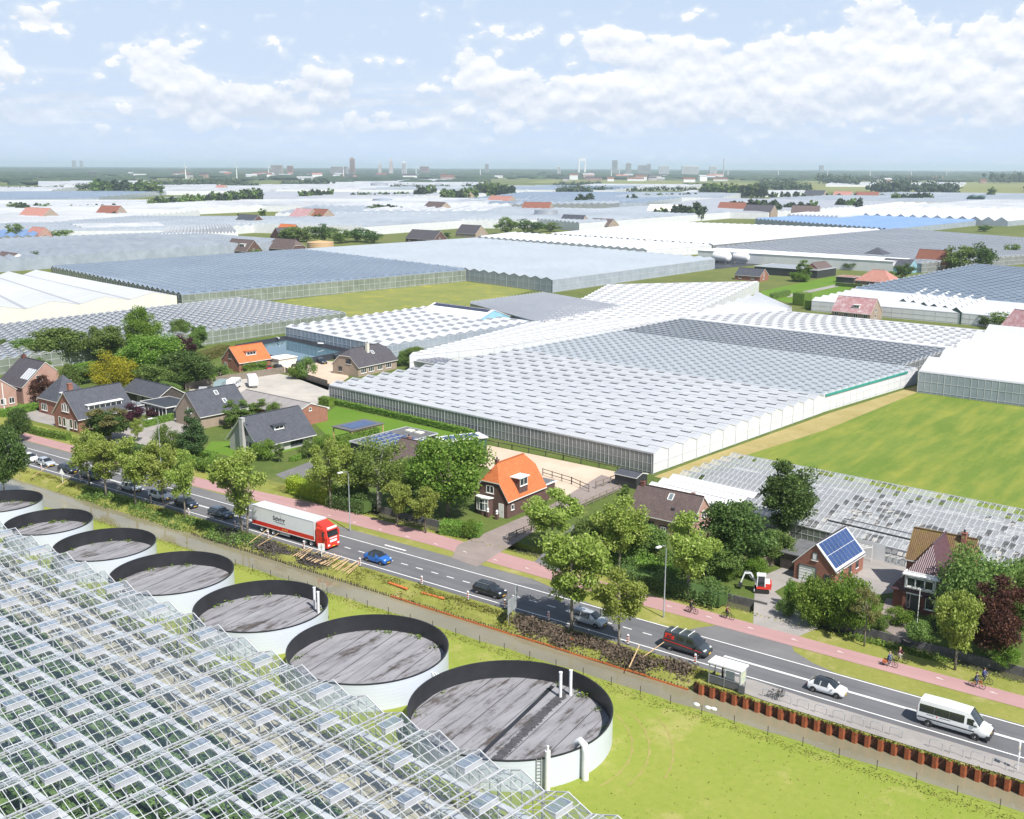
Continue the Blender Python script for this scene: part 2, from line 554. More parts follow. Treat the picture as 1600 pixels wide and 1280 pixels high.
# ------------------------------------------------------------------ road, cycle path, markings
sheet('road', [(-700, 103.6), (70, 103.75), (70, 111.75), (-40, 111.45), (-64, 111.35), (-68.6, 111.5), (-76.5, 113.4), (-80, 114.2), (-700, 114.4)], .02, M_asph, 'grey two lane asphalt road')
sheet('side_turning', [(-55.5, 111.4), (-36.5, 111.4), (-39.5, 112.3), (-42.5, 114.0), (-43.2, 115.2), (-53.0, 115.2), (-54.5, 113.2)], .024, M_asph2, 'old asphalt turning onto the road')
sheet('layby', [(-700, 111.45), (-82, 111.45), (-77.5, 113.25), (-80.5, 114.15), (-700, 114.3)], .024, M_asph2, 'paler asphalt strip beside the road')
sheet('cycle_path', [(-700, 114.5), (-200, 114.45), (-150, 114.45), (-128, 115.9), (-100, 116.3), (-84, 115.6), (-72, 115.25), (70, 115.1), (70, 118.3), (-40, 118.2), (-62, 118.7), (-82, 119.7), (-103, 120.5), (-128, 120.3), (-152, 118.3), (-190, 117.8), (-700, 118.2)], .028, M_cyc, 'pink asphalt cycle path beside the road')
for nm, y0, x0, x1 in (('near_edge_line', 104.72, -320, 70), ('far_edge_line', 111.2, -320, 70)):
    b = MB(); b.face([(x0, y0 - .09, .03), (x1, y0 - .09, .03), (x1, y0 + .09, .03), (x0, y0 + .09, .03)])
    tag(b.build('road_marking', M_paint), 'white solid edge line of the road', kind='structure')
b = MB()
x = -118.0
while x < -51:
    b.face([(x, 107.84, .03), (x + 1.25, 107.84, .03), (x + 1.25, 108.02, .03), (x, 108.02, .03)]); x += 2.8
for x0, x1 in ((-51.5, -50.0), (-320, -128), (-48.5, 70)):
    b.face([(x0, 107.74, .03), (x1, 107.74, .03), (x1, 107.90, .03), (x0, 107.90, .03)])
    if x1 - x0 > 3: b.face([(x0, 107.98, .03), (x1, 107.98, .03), (x1, 108.14, .03), (x0, 108.14, .03)])
tag(b.build('road_marking', M_paint), 'white dashes and double line along the road centre', kind='structure')
b = MB()
for x0, y0 in ((-105.5, 112.2), (-187.0, 112.9)):
    b.face([(x0, y0 - .16, .03), (x0 + 4.2, y0 - .16, .03), (x0 + 4.2, y0 + .16, .03), (x0, y0 + .16, .03)])
x = -128
while x < 60:
    for k in range(3): b.face([(x + k * .16, 117.0, .034), (x + k * .16 + .05, 117.0, .034), (x + k * .16 + .05, 117.25, .034), (x + k * .16, 117.25, .034)])
    b.face([(x, 116.95, .034), (x + .75, 116.95, .034), (x + .75, 117.02, .034), (x, 117.02, .034)]); x += 5.6
tag(b.build('road_marking', M_paint), 'white short strokes painted on the layby and cycle path', kind='structure')

# yards, drives, sand, fields: each its own sheet, a little above the one below
sheet('driveway', [(-94.02,113.93), (-88.93,113.27), (-91.69,134.3), (-92.8,145.89), (-92.21,161.77), (-99.55,163.94), (-96.64,143.0), (-96.82,132.42), (-96.77,118.63)], .032, M_brickpave, 'brick paved drive past the orange roofed house')
sheet('driveway', [(-83.6,119.81), (-78.66,118.2), (-82.57,133.6), (-88.22,136.92)], .036, M_asph2, 'asphalt drive under the near street trees')
sheet('driveway', [(-49.5, 118.3), (-43.6, 118.3), (-42.6, 122), (-51.58,129.79), (-51.03,135.05), (-42.62,133.77), (-38.24,139.79), (-38.26,150.05), (-45.88,154.11), (-53.69,141.62), (-55.54,132.55)], .032, M_pave, 'paved drive and yard before the garage')
sheet('garden_path', [(-37.06,127.02), (-32.38,124.32), (-31.12,126.39), (-35.63,131.25), (-34.57,137.14), (-38.91,136.55)], .04, M_brickpave, 'curved paved garden path')
sheet('riding_arena', [(-134.05,168.73), (-95.32,167.14), (-94.48,160.05), (-93.76,147.38), (-100.74,149.01), (-125.28,156.69)], .02, M_sand, 'sandy riding arena before the greenhouse')
sheet('garden_lawn', [(-179.97,175.85), (-136.74,172.13), (-124.79,157.06), (-133.67,153.28), (-156.49,151.69), (-172.16,161.26)], .016, M_garden, 'bright garden lawn beside the greenhouse')
sheet('garden_lawn', [(-171.27,130.84), (-157.97,131.93), (-157.86,144.16), (-168.98,142.21), (-176.25,136.69)], .016, M_garden, 'small front lawn of the grey house')
sheet('driveway', [(-147.17,127.93), (-149.11,140.99), (-151.75,148.79), (-148.69,151.11), (-143.84,142.63), (-140.66,131.27), (-142.2,126.51)], .03, M_asph2, 'grey drive of the grey house')
sheet('yard', [(-228.72,172.4), (-224.67,195.8), (-200.59,193.97), (-178.67,172.5), (-189.14,173.29), (-196.87,158.62), (-213.79,159.01)], .02, M_conc, 'concrete caravan storage yard')
sheet('parking_yard', [(-232.11,202.39), (-233.42,214.52), (-220.82,218.87), (-202.84,203.26), (-195.02,187.85), (-214.32,194.45)], .02, M_sand, 'sandy parking yard by the reservoir')
sheet('driveway', [(-211.76,125.09), (-192.83,124.1), (-175.22,123.58), (-193.35,153.0), (-203.9,153.26), (-203.77,141.07), (-202.63,129.11), (-231.92,131.88), (-231.57,125.49), (-220.0,124.83)], .026, M_pave, 'paved forecourt of the slate roofed house')
sheet('field', [(-84.14,192.62), (-79.31,222.9), (-75.39,275.42), (-36.19,272.79), (-16.59,179.61), (-31.32,181.74)], .03, M_field, 'wide mown green field beyond the old greenhouse')
sheet('dry_verge', [(-91.23,168.65), (-89.66,188.43), (-84.73,237.43), (-77.93,285.86), (-75.39,275.42), (-79.31,222.9), (-84.14,192.62), (-87.24,168.05)], .034, M_straw, 'strip of dry yellow grass along the white wall')
sheet('weed_field', [(-346.08,301.6), (-339.71,428.17), (-291.03,428.28), (-264.54,319.49), (-281.48,287.93), (-299.25,292.28)], .03, M_weeds, 'waste land with yellow flowering weeds')
sheet('garden_lawn', [(-201.01,468.29), (-200.37,556.74), (-174.38,524.96), (-168.93,471.04), (-171.62,433.55), (-190.68,444.6)], .03, M_garden, 'paddock beside the farm drive')
sheet('farm_track', [(-185.81,457.68), (-184.41,513.23), (-183.34,537.1), (-178.9,528.94), (-180.29,502.0), (-181.38,451.95)], .05, M_pave, 'pale farm track across the paddock')
sheet('bus_stop_pavement', [(-46.8, 101.2), (-46.8, 103.7), (-43, 104.3), (-36, 103.7), (60, 103.7), (60, 100.4), (-10, 100.4), (-40, 100.6)], .03, M_pave, 'paved strip of the bus stop')
sheet('water_basin', [(-286.56,428.2), (-294.43,444.44), (-288.0,601.86), (-266.79,619.12), (-259.16,597.08), (-266.98,554.31)], .1, mat('basin_liner', (.03, .033, .04), .5, var=.3, scale=.1), 'black lined strip of water beside the vast pale greenhouse')
b = MB()
for k, (r0, a0, a1) in enumerate(((12.2, -12, 62), (13.9, -4, 58), (16.2, 8, 52))):
    n = 26
    for q in range(n):
        t0, t1 = R(a0 + (a1 - a0) * q / n), R(a0 + (a1 - a0) * (q + 1) / n)
        w = .20 + .1 * math.sin(q * 1.7 + k); zz = .012 + k * .002
        b.face([(-57.8 + r_ * math.cos(t_), 78.9 + r_ * math.sin(t_) * .92, zz) for r_, t_ in ((r0, t0), (r0 + w, t0), (r0 + w, t1), (r0, t1))])
tag(b.build('wheel_tracks', M_track), 'dry curved wheel tracks in the lawn round the largest tank', kind='structure')

# ------------------------------------------------------------------ water tanks on the lawn
M_tank = mat('corrugated_zinc', (.58, .62, .69), .4, metal=.06, spec=.5)
_w = nd(M_tank, 'ShaderNodeTexWave', wave_type='BANDS', bands_direction='Z'); _w.inputs['Scale'].default_value = 4.2
lk(M_tank, nd(M_tank, 'ShaderNodeNewGeometry').outputs['Position'], _w.inputs['Vector'])
_b = nd(M_tank, 'ShaderNodeBump'); _b.inputs['Strength'].default_value = .12; _b.inputs['Distance'].default_value = .03
lk(M_tank, _w.outputs[1], _b.inputs['Height']); lk(M_tank, _b.outputs[0], base(M_tank).inputs['Normal'])
M_liner = mat('black_liner', (.022, .023, .028), .5, var=.25, scale=.5, bump=.5, bscale=.8)
M_cover = mat('floating_cover', (.30, .29, .31), .8, spec=.2)
_n = mnoise(M_cover, .5, 7, stretch=(1.7, .32, 1), rough=.72)
_n2 = mnoise(M_cover, .22, 6, rough=.7)
_c = mmix(M_cover, mrange(M_cover, _n, .4, .62), (.285, .28, .295), (.20, .195, .205))
_c = mmix(M_cover, mrange(M_cover, mmath(M_cover, 'ADD', mmath(M_cover, 'MULTIPLY', _n, .6), mmath(M_cover, 'MULTIPLY', _n2, .4)), .525, .60), _c, (.085, .072, .066))
_oi = nd(M_cover, 'ShaderNodeObjectInfo'); _h = nd(M_cover, 'ShaderNodeHueSaturation'); lk(M_cover, _c, _h.inputs['Color']); lk(M_cover, mrange(M_cover, _oi.outputs['Random'], 0, 1, .95, 1.04), _h.inputs['Value']); _c = _h.outputs[0]
lk(M_cover, _c, base(M_cover).inputs['Base Color'])
M_pipe = mat('white_pipe', (.70, .71, .72), .4, var=.08, scale=2)


def water_tank(x, y, r, label, pipes=0, sag=0.0, zc=1.15, seed=1):
    t = thing('water_tank', (x, y, 0), label, 'water tank', group='water tanks along the canal')
    n = 72
    b = MB(); prof = [(r, 0)]
    for k in range(8): prof += [(r, .02 + k * .385), (r + .008, .12 + k * .385), (r + .008, .30 + k * .385)]
    prof += [(r, 3.1), (r - .05, 3.1)]
    b.lathe(prof, n); b.build('wall', M_tank, t, auto=50)
    b = MB(); b.lathe([(r + .035, 3.0), (r + .05, 3.13), (r - .09, 3.13), (r - .07, 3.0), (r - .12, zc - .1)], n)
    b.build('liner', M_liner, t, auto=40)
    rnd = random.Random(seed)
    ang = BA + R(90 + 14 + rnd.uniform(-4, 4)); ca, sa = math.cos(ang), math.sin(ang)
    rr = r - .13
    e = -rr; k = 0
    while e < rr - .05:
        w = 1.55 if e > -rr + .1 else 1.0
        e1 = min(rr, e + w)
        pts = []
        m = 14
        for q in range(m + 1):
            s = e + (e1 - .06 - e) * q / m; pts.append((math.sqrt(max(0, rr * rr - s * s)), s))
        lo = [(-a, s) for a, s in reversed(pts)]
        poly = [(a * ca - s * sa, a * sa + s * ca) for a, s in pts + lo]
        b = MB(); h = zc + (k % 2) * .015 + rnd.uniform(0, .01)
        b.face([(px, py, h) for px, py in poly])
        b.build('cover_strip', M_cover, t)
        b2 = MB()
        e = e1; k += 1
    if sag:
        b = MB()
        pts = []
        for q in range(25):
            a = R(-125 + 90 * q / 24); pts.append((rr * math.cos(a), rr * math.sin(a)))
        b.face([(px, py, zc + .04) for px, py in pts]); b.build('rain_puddle', M_pond, t)
    for q in range(pipes):
        px, py = ((.9, 7.6), (1.5, 8.6))[q] if r > 9 else ((2.7, 6.2), (4.1, 5.5))[q]
        b = MB(); b.tube([(px, py, zc), (px, py, 3.9)], .17, 12); b.tube([(px, py, 3.9), (px, py, 4.0)], .20, 12)
        b.build('overflow_pipe', M_pipe, t, auto=40)
    b = MB()
    for q in range(14):
        a = rnd.uniform(0, 6.28); s = rr - rnd.uniform(.15, .7)
        for _ in range(rnd.randint(8, 26)):
            p = Vector((s * math.cos(a) + rnd.gauss(0, .3), s * math.sin(a) + rnd.gauss(0, .3), zc + rnd.uniform(.02, .35)))
            d1 = Vector((rnd.uniform(-1, 1), rnd.uniform(-1, 1), rnd.uniform(-.3, 1))).normalized() * .14
            d2 = Vector((rnd.uniform(-1, 1), rnd.uniform(-1, 1), rnd.uniform(-.3, 1))).normalized() * .12
            b.face([p - d1, p + d2, p + d1, p - d2])
    tag(b.build('weeds', M_weedleaf, t), kind='stuff')
    return t


M_weedleaf = mat('weed_leaves', (.10, .15, .02), .8, var=.3, scale=2)
tk = water_tank(-57.8, 78.9, 10.1, 'largest and nearest round tank with a black stripe across its grey cover', 2, seed=3)
b = MB(); a = BA + R(104)
b.bar((-9.6 * math.cos(a) + .3, -9.6 * math.sin(a), 1.2), (9.2 * math.cos(a) + .3, 9.2 * math.sin(a), 1.2), .45, .03); b.build('black_stripe', M_liner, tk)
b = MB()
for q in range(110):
    s = -8.5 + q * .155
    b.box(-.35 - random.random() * .3, .35 + random.random() * .3, s, s + .09 + random.random() * .06, 1.19, 1.2, 0, Matrix.Rotation(a - math.pi / 2, 4, 'Z') @ Matrix.Translation((2.0, 0, 0)))
b.build('dark_stain', mat('tar_stain', (.075, .072, .078), .8, var=.3, scale=3), tk)
b = MB()          # the two outlet pipes on the lawn side
p0 = Vector((10.1 * math.cos(R(-13)), 10.1 * math.sin(R(-13)), 0))
o = p0.normalized()
b.tube([p0 + o * -.9 + Vector((0, 0, 2.2)), p0 + o * -.7 + Vector((0, 0, 3.2)), p0 + o * -.2 + Vector((0, 0, 3.65)), p0 + o * .35 + Vector((0, 0, 3.4)), p0 + o * .5 + Vector((0, 0, 2.7)), p0 + o * .5], .33, 12)
b.build('outlet_pipe', M_pipe, tk, auto=50)
b = MB(); p1 = Vector((10.5 * math.cos(R(-35)), 10.5 * math.sin(R(-35)), 0))
b.tube([p1, p1 + Vector((0, 0, 4.0))], .26, 12); b.tube([p1 + Vector((0, 0, 4.0)), p1 + Vector((0, 0, 4.5))], .12, 8)
b.build('outlet_pipe', M_pipe, tk, auto=50)
b = MB(); p2 = Vector((10.2 * math.cos(R(-39)), 10.2 * math.sin(R(-39)), 0)); sx = Vector((.14, .18, 0))
for s in (-1, 1): b.bar(p2 + sx * s, p2 + sx * s + Vector((0, 0, 3.2)), .05)
for q in range(9): b.bar(p2 - sx + Vector((0, 0, .3 + q * .33)), p2 + sx + Vector((0, 0, .3 + q * .33)), .035)
b.build('ladder', M_galv, tk)
tk = water_tank(-78.4, 80.3, 8.9, 'second largest round tank with clean pale grey cover', 0, seed=5)
b = MB(); p0 = Vector((8.9, 1.2, 0))
for q in range(4): b.bar(p0 + Vector((0, q * .5 - .8, 2.6 - q * .3)), p0 + Vector((3.1 + q * .3, q * .7 - 1.2, .05)), .09)
b.build('brace', M_white, tk)
water_tank(-97.0, 81.2, 8.0, 'round tank with two white pipes and a strip of blue water on its cover', 2, sag=1, seed=7)
water_tank(-114.7, 81.5, 7.85, 'round tank with brown patches on its grey cover, fourth from the lawn end', 0, seed=9)
water_tank(-131.3, 82.6, 6.85, 'smaller round tank with weeds growing through its cover', 0, seed=11)
water_tank(-146.7, 83.4, 6.15, 'small round tank with plain cover, last but one of the row', 0, seed=13)
water_tank(-162.0, 84.6, 6.0, 'farthest round tank of the row, cut off by the picture edge', 0, seed=15)

# ------------------------------------------------------------------ glass greenhouse in front
def clear_glass(name, tint, refl=.22, rough=.04, haze=.0, hcol=(.8, .85, .88)):
    m = bpy.data.materials.new(name); m.use_nodes = True
    t = m.node_tree; t.nodes.remove(t.nodes['Principled BSDF'])
    tr = t.nodes.new('ShaderNodeBsdfTransparent'); tr.inputs[0].default_value = (*tint, 1)
    gl = t.nodes.new('ShaderNodeBsdfGlossy'); gl.inputs[0].default_value = (.95, .97, 1, 1); gl.inputs['Roughness'].default_value = rough
    fr = t.nodes.new('ShaderNodeFresnel'); fr.inputs[0].default_value = 1.5
    mr = t.nodes.new('ShaderNodeMapRange'); mr.inputs[1].default_value = 0; mr.inputs[2].default_value = 1; mr.inputs[3].default_value = 0.0; mr.inputs[4].default_value = refl
    t.links.new(fr.outputs[0], mr.inputs[0])
    mx = t.nodes.new('ShaderNodeMixShader')
    t.links.new(mr.outputs[0], mx.inputs[0]); t.links.new(tr.outputs[0], mx.inputs[1]); t.links.new(gl.outputs[0], mx.inputs[2])
    out = mx.outputs[0]
    if haze:
        df = t.nodes.new('ShaderNodeBsdfDiffuse'); df.inputs[0].default_value = (*hcol, 1)
        m2 = t.nodes.new('ShaderNodeMixShader'); m2.inputs[0].default_value = haze
        t.links.new(out, m2.inputs[1]); t.links.new(df.outputs[0], m2.inputs[2]); out = m2.outputs[0]
    t.links.new(out, t.nodes['Material Output'].inputs['Surface'])
    MATS[name] = m
    return m


M_pane = clear_glass('roof_glass', (.96, .975, .97), .24, .03, .0)
M_vent = clear_glass('vent_glass', (.86, .90, .92), .55, .05, .05)
M_crop = mat('crop_leaves', (.075, .14, .035), .75, color2=(.14, .22, .06), scale=1.6, detail=6, bump=1.0, bscale=5)
M_ghfloor = mat('greenhouse_floor', (.05, .05, .05), .9, color2=(.10, .095, .085), scale=.6)
M_ghpath = mat('greenhouse_path', (.36, .33, .24), .9, color2=(.46, .42, .31), scale=.4)
M_bar = mat('white_glazing_bar', (.50, .51, .525), .45, var=.06, scale=1)
M_steelbar = mat('greenhouse_gutter', (.36, .37, .39), .45, var=.1, scale=1)
M_screen = mat('folded_screen', (.42, .43, .45), .8, color2=(.56, .57, .59), scale=1.5)

gh = thing('greenhouse', (-41.98, 65.13, 0), 'clear glass greenhouse with opened roof vents in front of the round tanks', 'greenhouse', rz=math.atan2(-.426, 4.81))
BAY, NB0, NB1, TR, NT, ZR, ZG = 4.829, -5, 22, 3.4, 13, 6.5, 5.55
# local x runs against the road (0 at the near ridge, negative to the left), local y away from the tanks is negative
L0, L1 = -NB1 * BAY, -NB0 * BAY
DEP = NT * TR + .6
fl = MB(); fl.face([(L0 - 2.5, -DEP, .05), (L1 + 2.5, -DEP, .05), (L1 + 2.5, 0, .05), (L0 - 2.5, 0, .05)]); fl.build('floor', M_ghfloor, gh)
fl = MB(); fl.face([(L0 - 2, -8.2, .06), (L1 + 2, -8.2, .06), (L1 + 2, -.4, .06), (L0 - 2, -.4, .06)]); fl.build('path', M_ghpath, gh)
bars, gut, trus, posts, lights = MB(), MB(), MB(), MB(), MB()
panes, vents = [], []
hw = BAY / 2
for k in range(NB0, NB1 + 1):
    xr = -k * BAY
    gut.bar((xr, 0, ZR), (xr, -DEP, ZR), .08, .07)
    gut.bar((xr - hw, .1, ZG), (xr - hw, -DEP, ZG), .19, .12)
    for s in (-1, 1):
        nb = int(DEP / .85)
        for q in range(nb + 1):
            y = -q * .85
            bars.bar((xr, y, ZR + .02), (xr + s * (hw - .1), y, ZG + .08), .05, .045)
        # one purlin bar
        for q in range(nb):
            y = -q * .85
            panes.append((xr, s, y - .03, y - .82))
        bars.bar((xr + s * hw * .52, 0, ZR - (ZR - ZG) * .52 + .03), (xr + s * hw * .52, -DEP, ZR - (ZR - ZG) * .52 + .03), .05, .04)
    for j in range(NT + 1):
        y = -.25 - j * TR
        posts.bar((xr - hw, y, 0), (xr - hw, y, ZG), .12)
    for j in range(NT):
        y0 = -.45 - j * TR
        vents.append((xr, 1 if (j + k) % 2 == 0 else -1, y0 - .5, y0 - .5 - 2.1))
for j in range(NT + 1):
    y = -.25 - j * TR
    if j: trus.box(L0 - 2.5, L1 + 2.5, y - .29, y + .29, 5.3, 5.46, 1)
    trus.box(L0 - 2.5, L1 + 2.5, y - .04, y + .04, 4.55, 4.63)
    x = L0
    while x < L1:
        trus.bar((x, y, 4.6), (x + 1.2, y, 5.3), .05); trus.bar((x + 1.2, y, 5.3), (x + 2.4, y, 4.6), .05); x += 2.414
rows_x = []
x = L0
while x < L1:
    rows_x.append(x); x += 1.61
for x in rows_x:
    y = -2.0 - random.random()
    while y > -DEP:
        lights.box(x - .045, x + .045, y - 1.6, y, 4.30, 4.36); y -= 2.8 + random.random() * 3
gut.build('gutter_and_ridge', M_steelbar, gh); tag(bars.build('glazing_bars', M_bar, gh), kind='stuff')
trus.build('truss', [M_bar, M_screen], gh); posts.build('posts', M_bar, gh); lights.build('lamp_fittings', M_white, gh)


def slope_z(d): return ZR - (ZR - ZG) * d / hw


def pane_pts(xr, s, ya, yb, d0=.08, d1=None, dz=.0):
    d1 = hw - .13 if d1 is None else d1
    return [(xr + s * d0, ya, slope_z(d0) + dz), (xr + s * d1, ya, slope_z(d1) + dz), (xr + s * d1, yb, slope_z(d1) + dz), (xr + s * d0, yb, slope_z(d0) + dz)]


Mg = Matrix.Translation((-41.98, 65.13, 0)) @ Matrix.Rotation(math.atan2(-.426, 4.81), 4, 'Z')
Vinv = cam.matrix_world.inverted()


def in_view(p):
    q = Vinv @ (Mg @ Vector(p))
    if q.z > -1: return 0
    u, v = 800 - 1690 * q.x / q.z, 640 + 1690 * q.y / q.z
    return 1 / -q.z if -10 < u < 1610 and -10 < v < 1290 else 0


def vent_mesh(s):
    b = MB(); op = .55          # raised by a little over half a metre at the free edge
    w = 1.25
    a = (0, 0, .05); c = (s * w * .97, 0, -(ZR - ZG) / hw * w + op)
    for q in range(2):
        y0, y1 = -q * 1.05, -q * 1.05 - 1.05
        b.face([(a[0], y0, a[2]), (c[0], y0, c[2]), (c[0], y1, c[2]), (a[0], y1, a[2])], 0)
    for y in (0, -1.05, -2.1): b.bar((a[0], y, a[2]), (c[0], y, c[2]), .05, .05, 1)
    b.bar((a[0], 0, a[2]), (a[0], -2.1, a[2]), .06, .05, 1); b.bar((c[0], .02, c[2]), (c[0], -2.12, c[2]), .09, .06, 1)
    if s > 0:
        zr = -(ZR - ZG) / hw * w * .97
        b.face([(c[0], 0, c[2]), (c[0], -2.1, c[2]), (c[0], -2.1, zr), (c[0], 0, zr)], 2)
        for y in (0, -2.1): b.face([(a[0], y, a[2]), (c[0], y, c[2]), (c[0], y, zr)], 2)
    b.bar((c[0] * .9, -1.05, c[2]), (s * .5, -1.05, -.75), .035, .035, 1)
    return b


vm = {s: vent_mesh(s) for s in (-1, 1)}
M_net_w = clear_glass('vent_insect_net', (.6, .62, .65), .1, .3, .6, (.60, .61, .65))
vme = {s: vm[s].mesh('vent', [M_vent, M_bar, M_net_w]) for s in (-1, 1)}
cand = sorted(((in_view((xr, (ya + yb) / 2, ZR)), (xr, s, ya)) for xr, s, ya, yb in vents), key=lambda q: -q[0])
rest = MB()
for i, (w, (xr, s, ya)) in enumerate(cand):
    if i < 290 and w > 0: link('vent', vme[s], gh, (xr, ya, ZR))
    else:
        o = len(rest.v); q = vm[s]
        rest.v += [(x + xr, y + ya, z + ZR) for x, y, z in q.v]; rest.f += [tuple(k + o for k in f) for f in q.f]; rest.m += q.m
tag(rest.build('vents', [M_vent, M_bar, M_net_w], gh), kind='stuff')
pm = {}
for s in (-1, 1):
    b = MB(); p = [(x, y, z - ZR) for x, y, z in pane_pts(0, s, 0, -.79)]
    b.face(p); pm[s] = b.mesh('pane', M_pane)
cand = sorted(((in_view((xr + s, (ya + yb) / 2, ZR)), (xr, s, ya)) for xr, s, ya, yb in panes), key=lambda q: -q[0])
rest = MB()
for i, (w, (xr, s, ya)) in enumerate(cand):
    if i < 290 and w > 0: link('pane', pm[s], gh, (xr, ya, ZR))
    else: rest.face(pane_pts(xr, s, ya, ya - .79))
tag(rest.build('panes', M_pane, gh), kind='stuff')
# glazed wall towards the tanks, with gables
wl, wb = MB(), MB()
wl.face([(L0 - hw, 0, 0), (L1 + hw, 0, 0), (L1 + hw, 0, ZG), (L0 - hw, 0, ZG)])
for k in range(NB0, NB1 + 1):
    xr = -k * BAY
    wl.face([(xr - hw, 0, ZG), (xr + hw, 0, ZG), (xr, 0, ZR)])
    wb.bar((xr - hw, 0, ZG), (xr, 0, ZR), .09); wb.bar((xr, 0, ZR), (xr + hw, 0, ZG), .09)
    for q in range(4): wb.bar((xr - hw + q * BAY / 4, 0, 0), (xr - hw + q * BAY / 4, 0, ZG + (.45 if q else 0)), .06)
for z in (.6, 2.9, ZG - .05): wb.bar((L0 - hw, 0, z), (L1 + hw, 0, z), .07)
wl.build('wall_glass', M_pane, gh); wb.build('wall_bars', M_bar, gh)
# crop: long leafy rows below the roof
crop = MB(); rc = random.Random(4)
for x in rows_x:
    y = -9.0
    while y > -DEP:
        ln = 2.2
        for q in range(3):
            cx = x + .8 + rc.uniform(-.25, .25); h = rc.uniform(1.7, 2.1)
            crop.face([(cx - .65, y, h), (cx + .65, y - rc.uniform(0, .3), h - .1), (cx + .45, y - .75, h + rc.uniform(-.1, .1)), (cx - .45, y - .75, h)])
            crop.face([(cx - .65, y, h), (cx - .45, y - .75, h), (cx - .65, y - .75, .4), (cx - .65, y, .4)])
            crop.face([(cx + .65, y, .4), (cx + .65, y - .75, .4), (cx + .45, y - .75, h), (cx + .65, y, h - .1)])
            for _ in range(5):
                p = Vector((cx + rc.gauss(0, .35), y - rc.uniform(0, .75), h + rc.uniform(-.2, .25)))
                d1 = Vector((rc.uniform(-1, 1), rc.uniform(-1, 1), rc.uniform(-.4, .6))).normalized() * .22
                d2 = Vector((rc.uniform(-1, 1), rc.uniform(-1, 1), rc.uniform(-.4, .6))).normalized() * .18
                crop.face([p - d1, p + d2, p + d1, p - d2])
            y -= .73
tag(crop.build('crop_rows', M_crop, gh), kind='stuff')

# ------------------------------------------------------------------ the sea of greenhouses behind the road
def roof_mat(name, c, c2, rough, spec, bar=(.8, .82, .84), amt=.35, pu=1.25, big=.02):
    m = mat(name, c, rough, spec=spec)
    uv = nd(m, 'ShaderNodeUVMap').outputs[0]
    sp = nd(m, 'ShaderNodeSeparateXYZ'); lk(m, uv, sp.inputs[0])
    fr = mmath(m, 'FRACT', mmath(m, 'DIVIDE', sp.outputs[0], pu))
    ln = mmath(m, 'LESS_THAN', fr, .07)
    n = mnoise(m, big, 5)
    cell = nd(m, 'ShaderNodeTexWhiteNoise', noise_dimensions='2D')
    cb = nd(m, 'ShaderNodeCombineXYZ')
    lk(m, mmath(m, 'FLOOR', mmath(m, 'DIVIDE', sp.outputs[0], pu * 2)), cb.inputs[0]); lk(m, mmath(m, 'FLOOR', sp.outputs[1]), cb.inputs[1])
    lk(m, cb.outputs[0], cell.inputs[0])
    f = mmath(m, 'ADD', mmath(m, 'MULTIPLY', mrange(m, n, .35, .65), .6), mmath(m, 'MULTIPLY', cell.outputs[0], .4))
    cc = mmix(m, f, c, c2)
    cc = mmix(m, mmath(m, 'MULTIPLY', ln, amt), cc, bar)
    gut_ = mmath(m, 'LESS_THAN', mmath(m, 'ABSOLUTE', mmath(m, 'SUBTRACT', mmath(m, 'FRACT', mmath(m, 'ADD', mmath(m, 'DIVIDE', sp.outputs[1], 2.0), .5)), .5)), .045)
    cc = mmix(m, mmath(m, 'MULTIPLY', gut_, .55), cc, tuple(x * .45 for x in c))      # grey gutter along each valley
    lk(m, cc, base(m).inputs['Base Color'])
    return m


M_fwhite = None
M_chalk = roof_mat('chalked_glass', (.36, .375, .40), (.46, .475, .495), .35, .5, (.45, .46, .48), .6)
M_rwhite = roof_mat('white_roof_glass', (.46, .47, .49), (.55, .56, .575), .5, .3, (.6, .61, .62), .4)
M_fwhite = roof_mat('far_white_roof', (.30, .315, .335), (.50, .51, .52), .6, .2, (.6, .61, .62), .3, 6.0, .006)
M_fpale = roof_mat('far_pale_roof', (.20, .23, .265), (.33, .36, .39), .45, .3, (.62, .65, .68), .3, 6.0, .006)
M_rpale = roof_mat('pale_roof_glass', (.30, .335, .365), (.37, .405, .435), .32, .4, (.62, .65, .68), .5)
M_rblue = roof_mat('blue_roof_glass', (.125, .165, .225), (.20, .25, .31), .3, .4, (.5, .56, .62), .4)
M_rdark = roof_mat('dark_roof_glass', (.10, .12, .14), (.19, .21, .235), .15, .6, (.55, .58, .62), .6)
M_rgrey = roof_mat('grey_roof_glass', (.30, .31, .34), (.37, .385, .41), .4, .4, (.42, .43, .46), .4)
M_rclear = roof_mat('clear_roof_glass', (.19, .21, .235), (.28, .30, .325), .25, .5, (.6, .62, .65), .6)
M_rsky = roof_mat('sky_blue_roof', (.13, .22, .40), (.18, .28, .46), .5, .5, (.15, .2, .3), .5)
M_wgrey = mat('grey_wall_glass', (.17, .18, .185), .15, spec=.6, color2=(.24, .25, .25), scale=.25)
M_wwhite = mat('white_wall_panel', (.58, .59, .61), .4, color2=(.66, .67, .68), scale=.3)
M_wblue = mat('bluish_wall_glass', (.27, .31, .36), .2, spec=.5, color2=(.35, .39, .45), scale=.2)
M_wgreen = mat('see_through_wall_glass', (.15, .175, .14), .15, spec=.5, color2=(.24, .27, .23), scale=.2)
M_steel = mat('steel_bars', (.50, .51, .53), .45, var=.1, scale=1)
M_cream = mat('cream_wall', (.66, .63, .52), .8, color2=(.7, .68, .58), scale=.2)
M_green = mat('dark_green_cladding', (.035, .085, .065), .5, var=.1, scale=.5)
M_net = mat('green_net', (.03, .25, .21), .8, var=.2, scale=1)


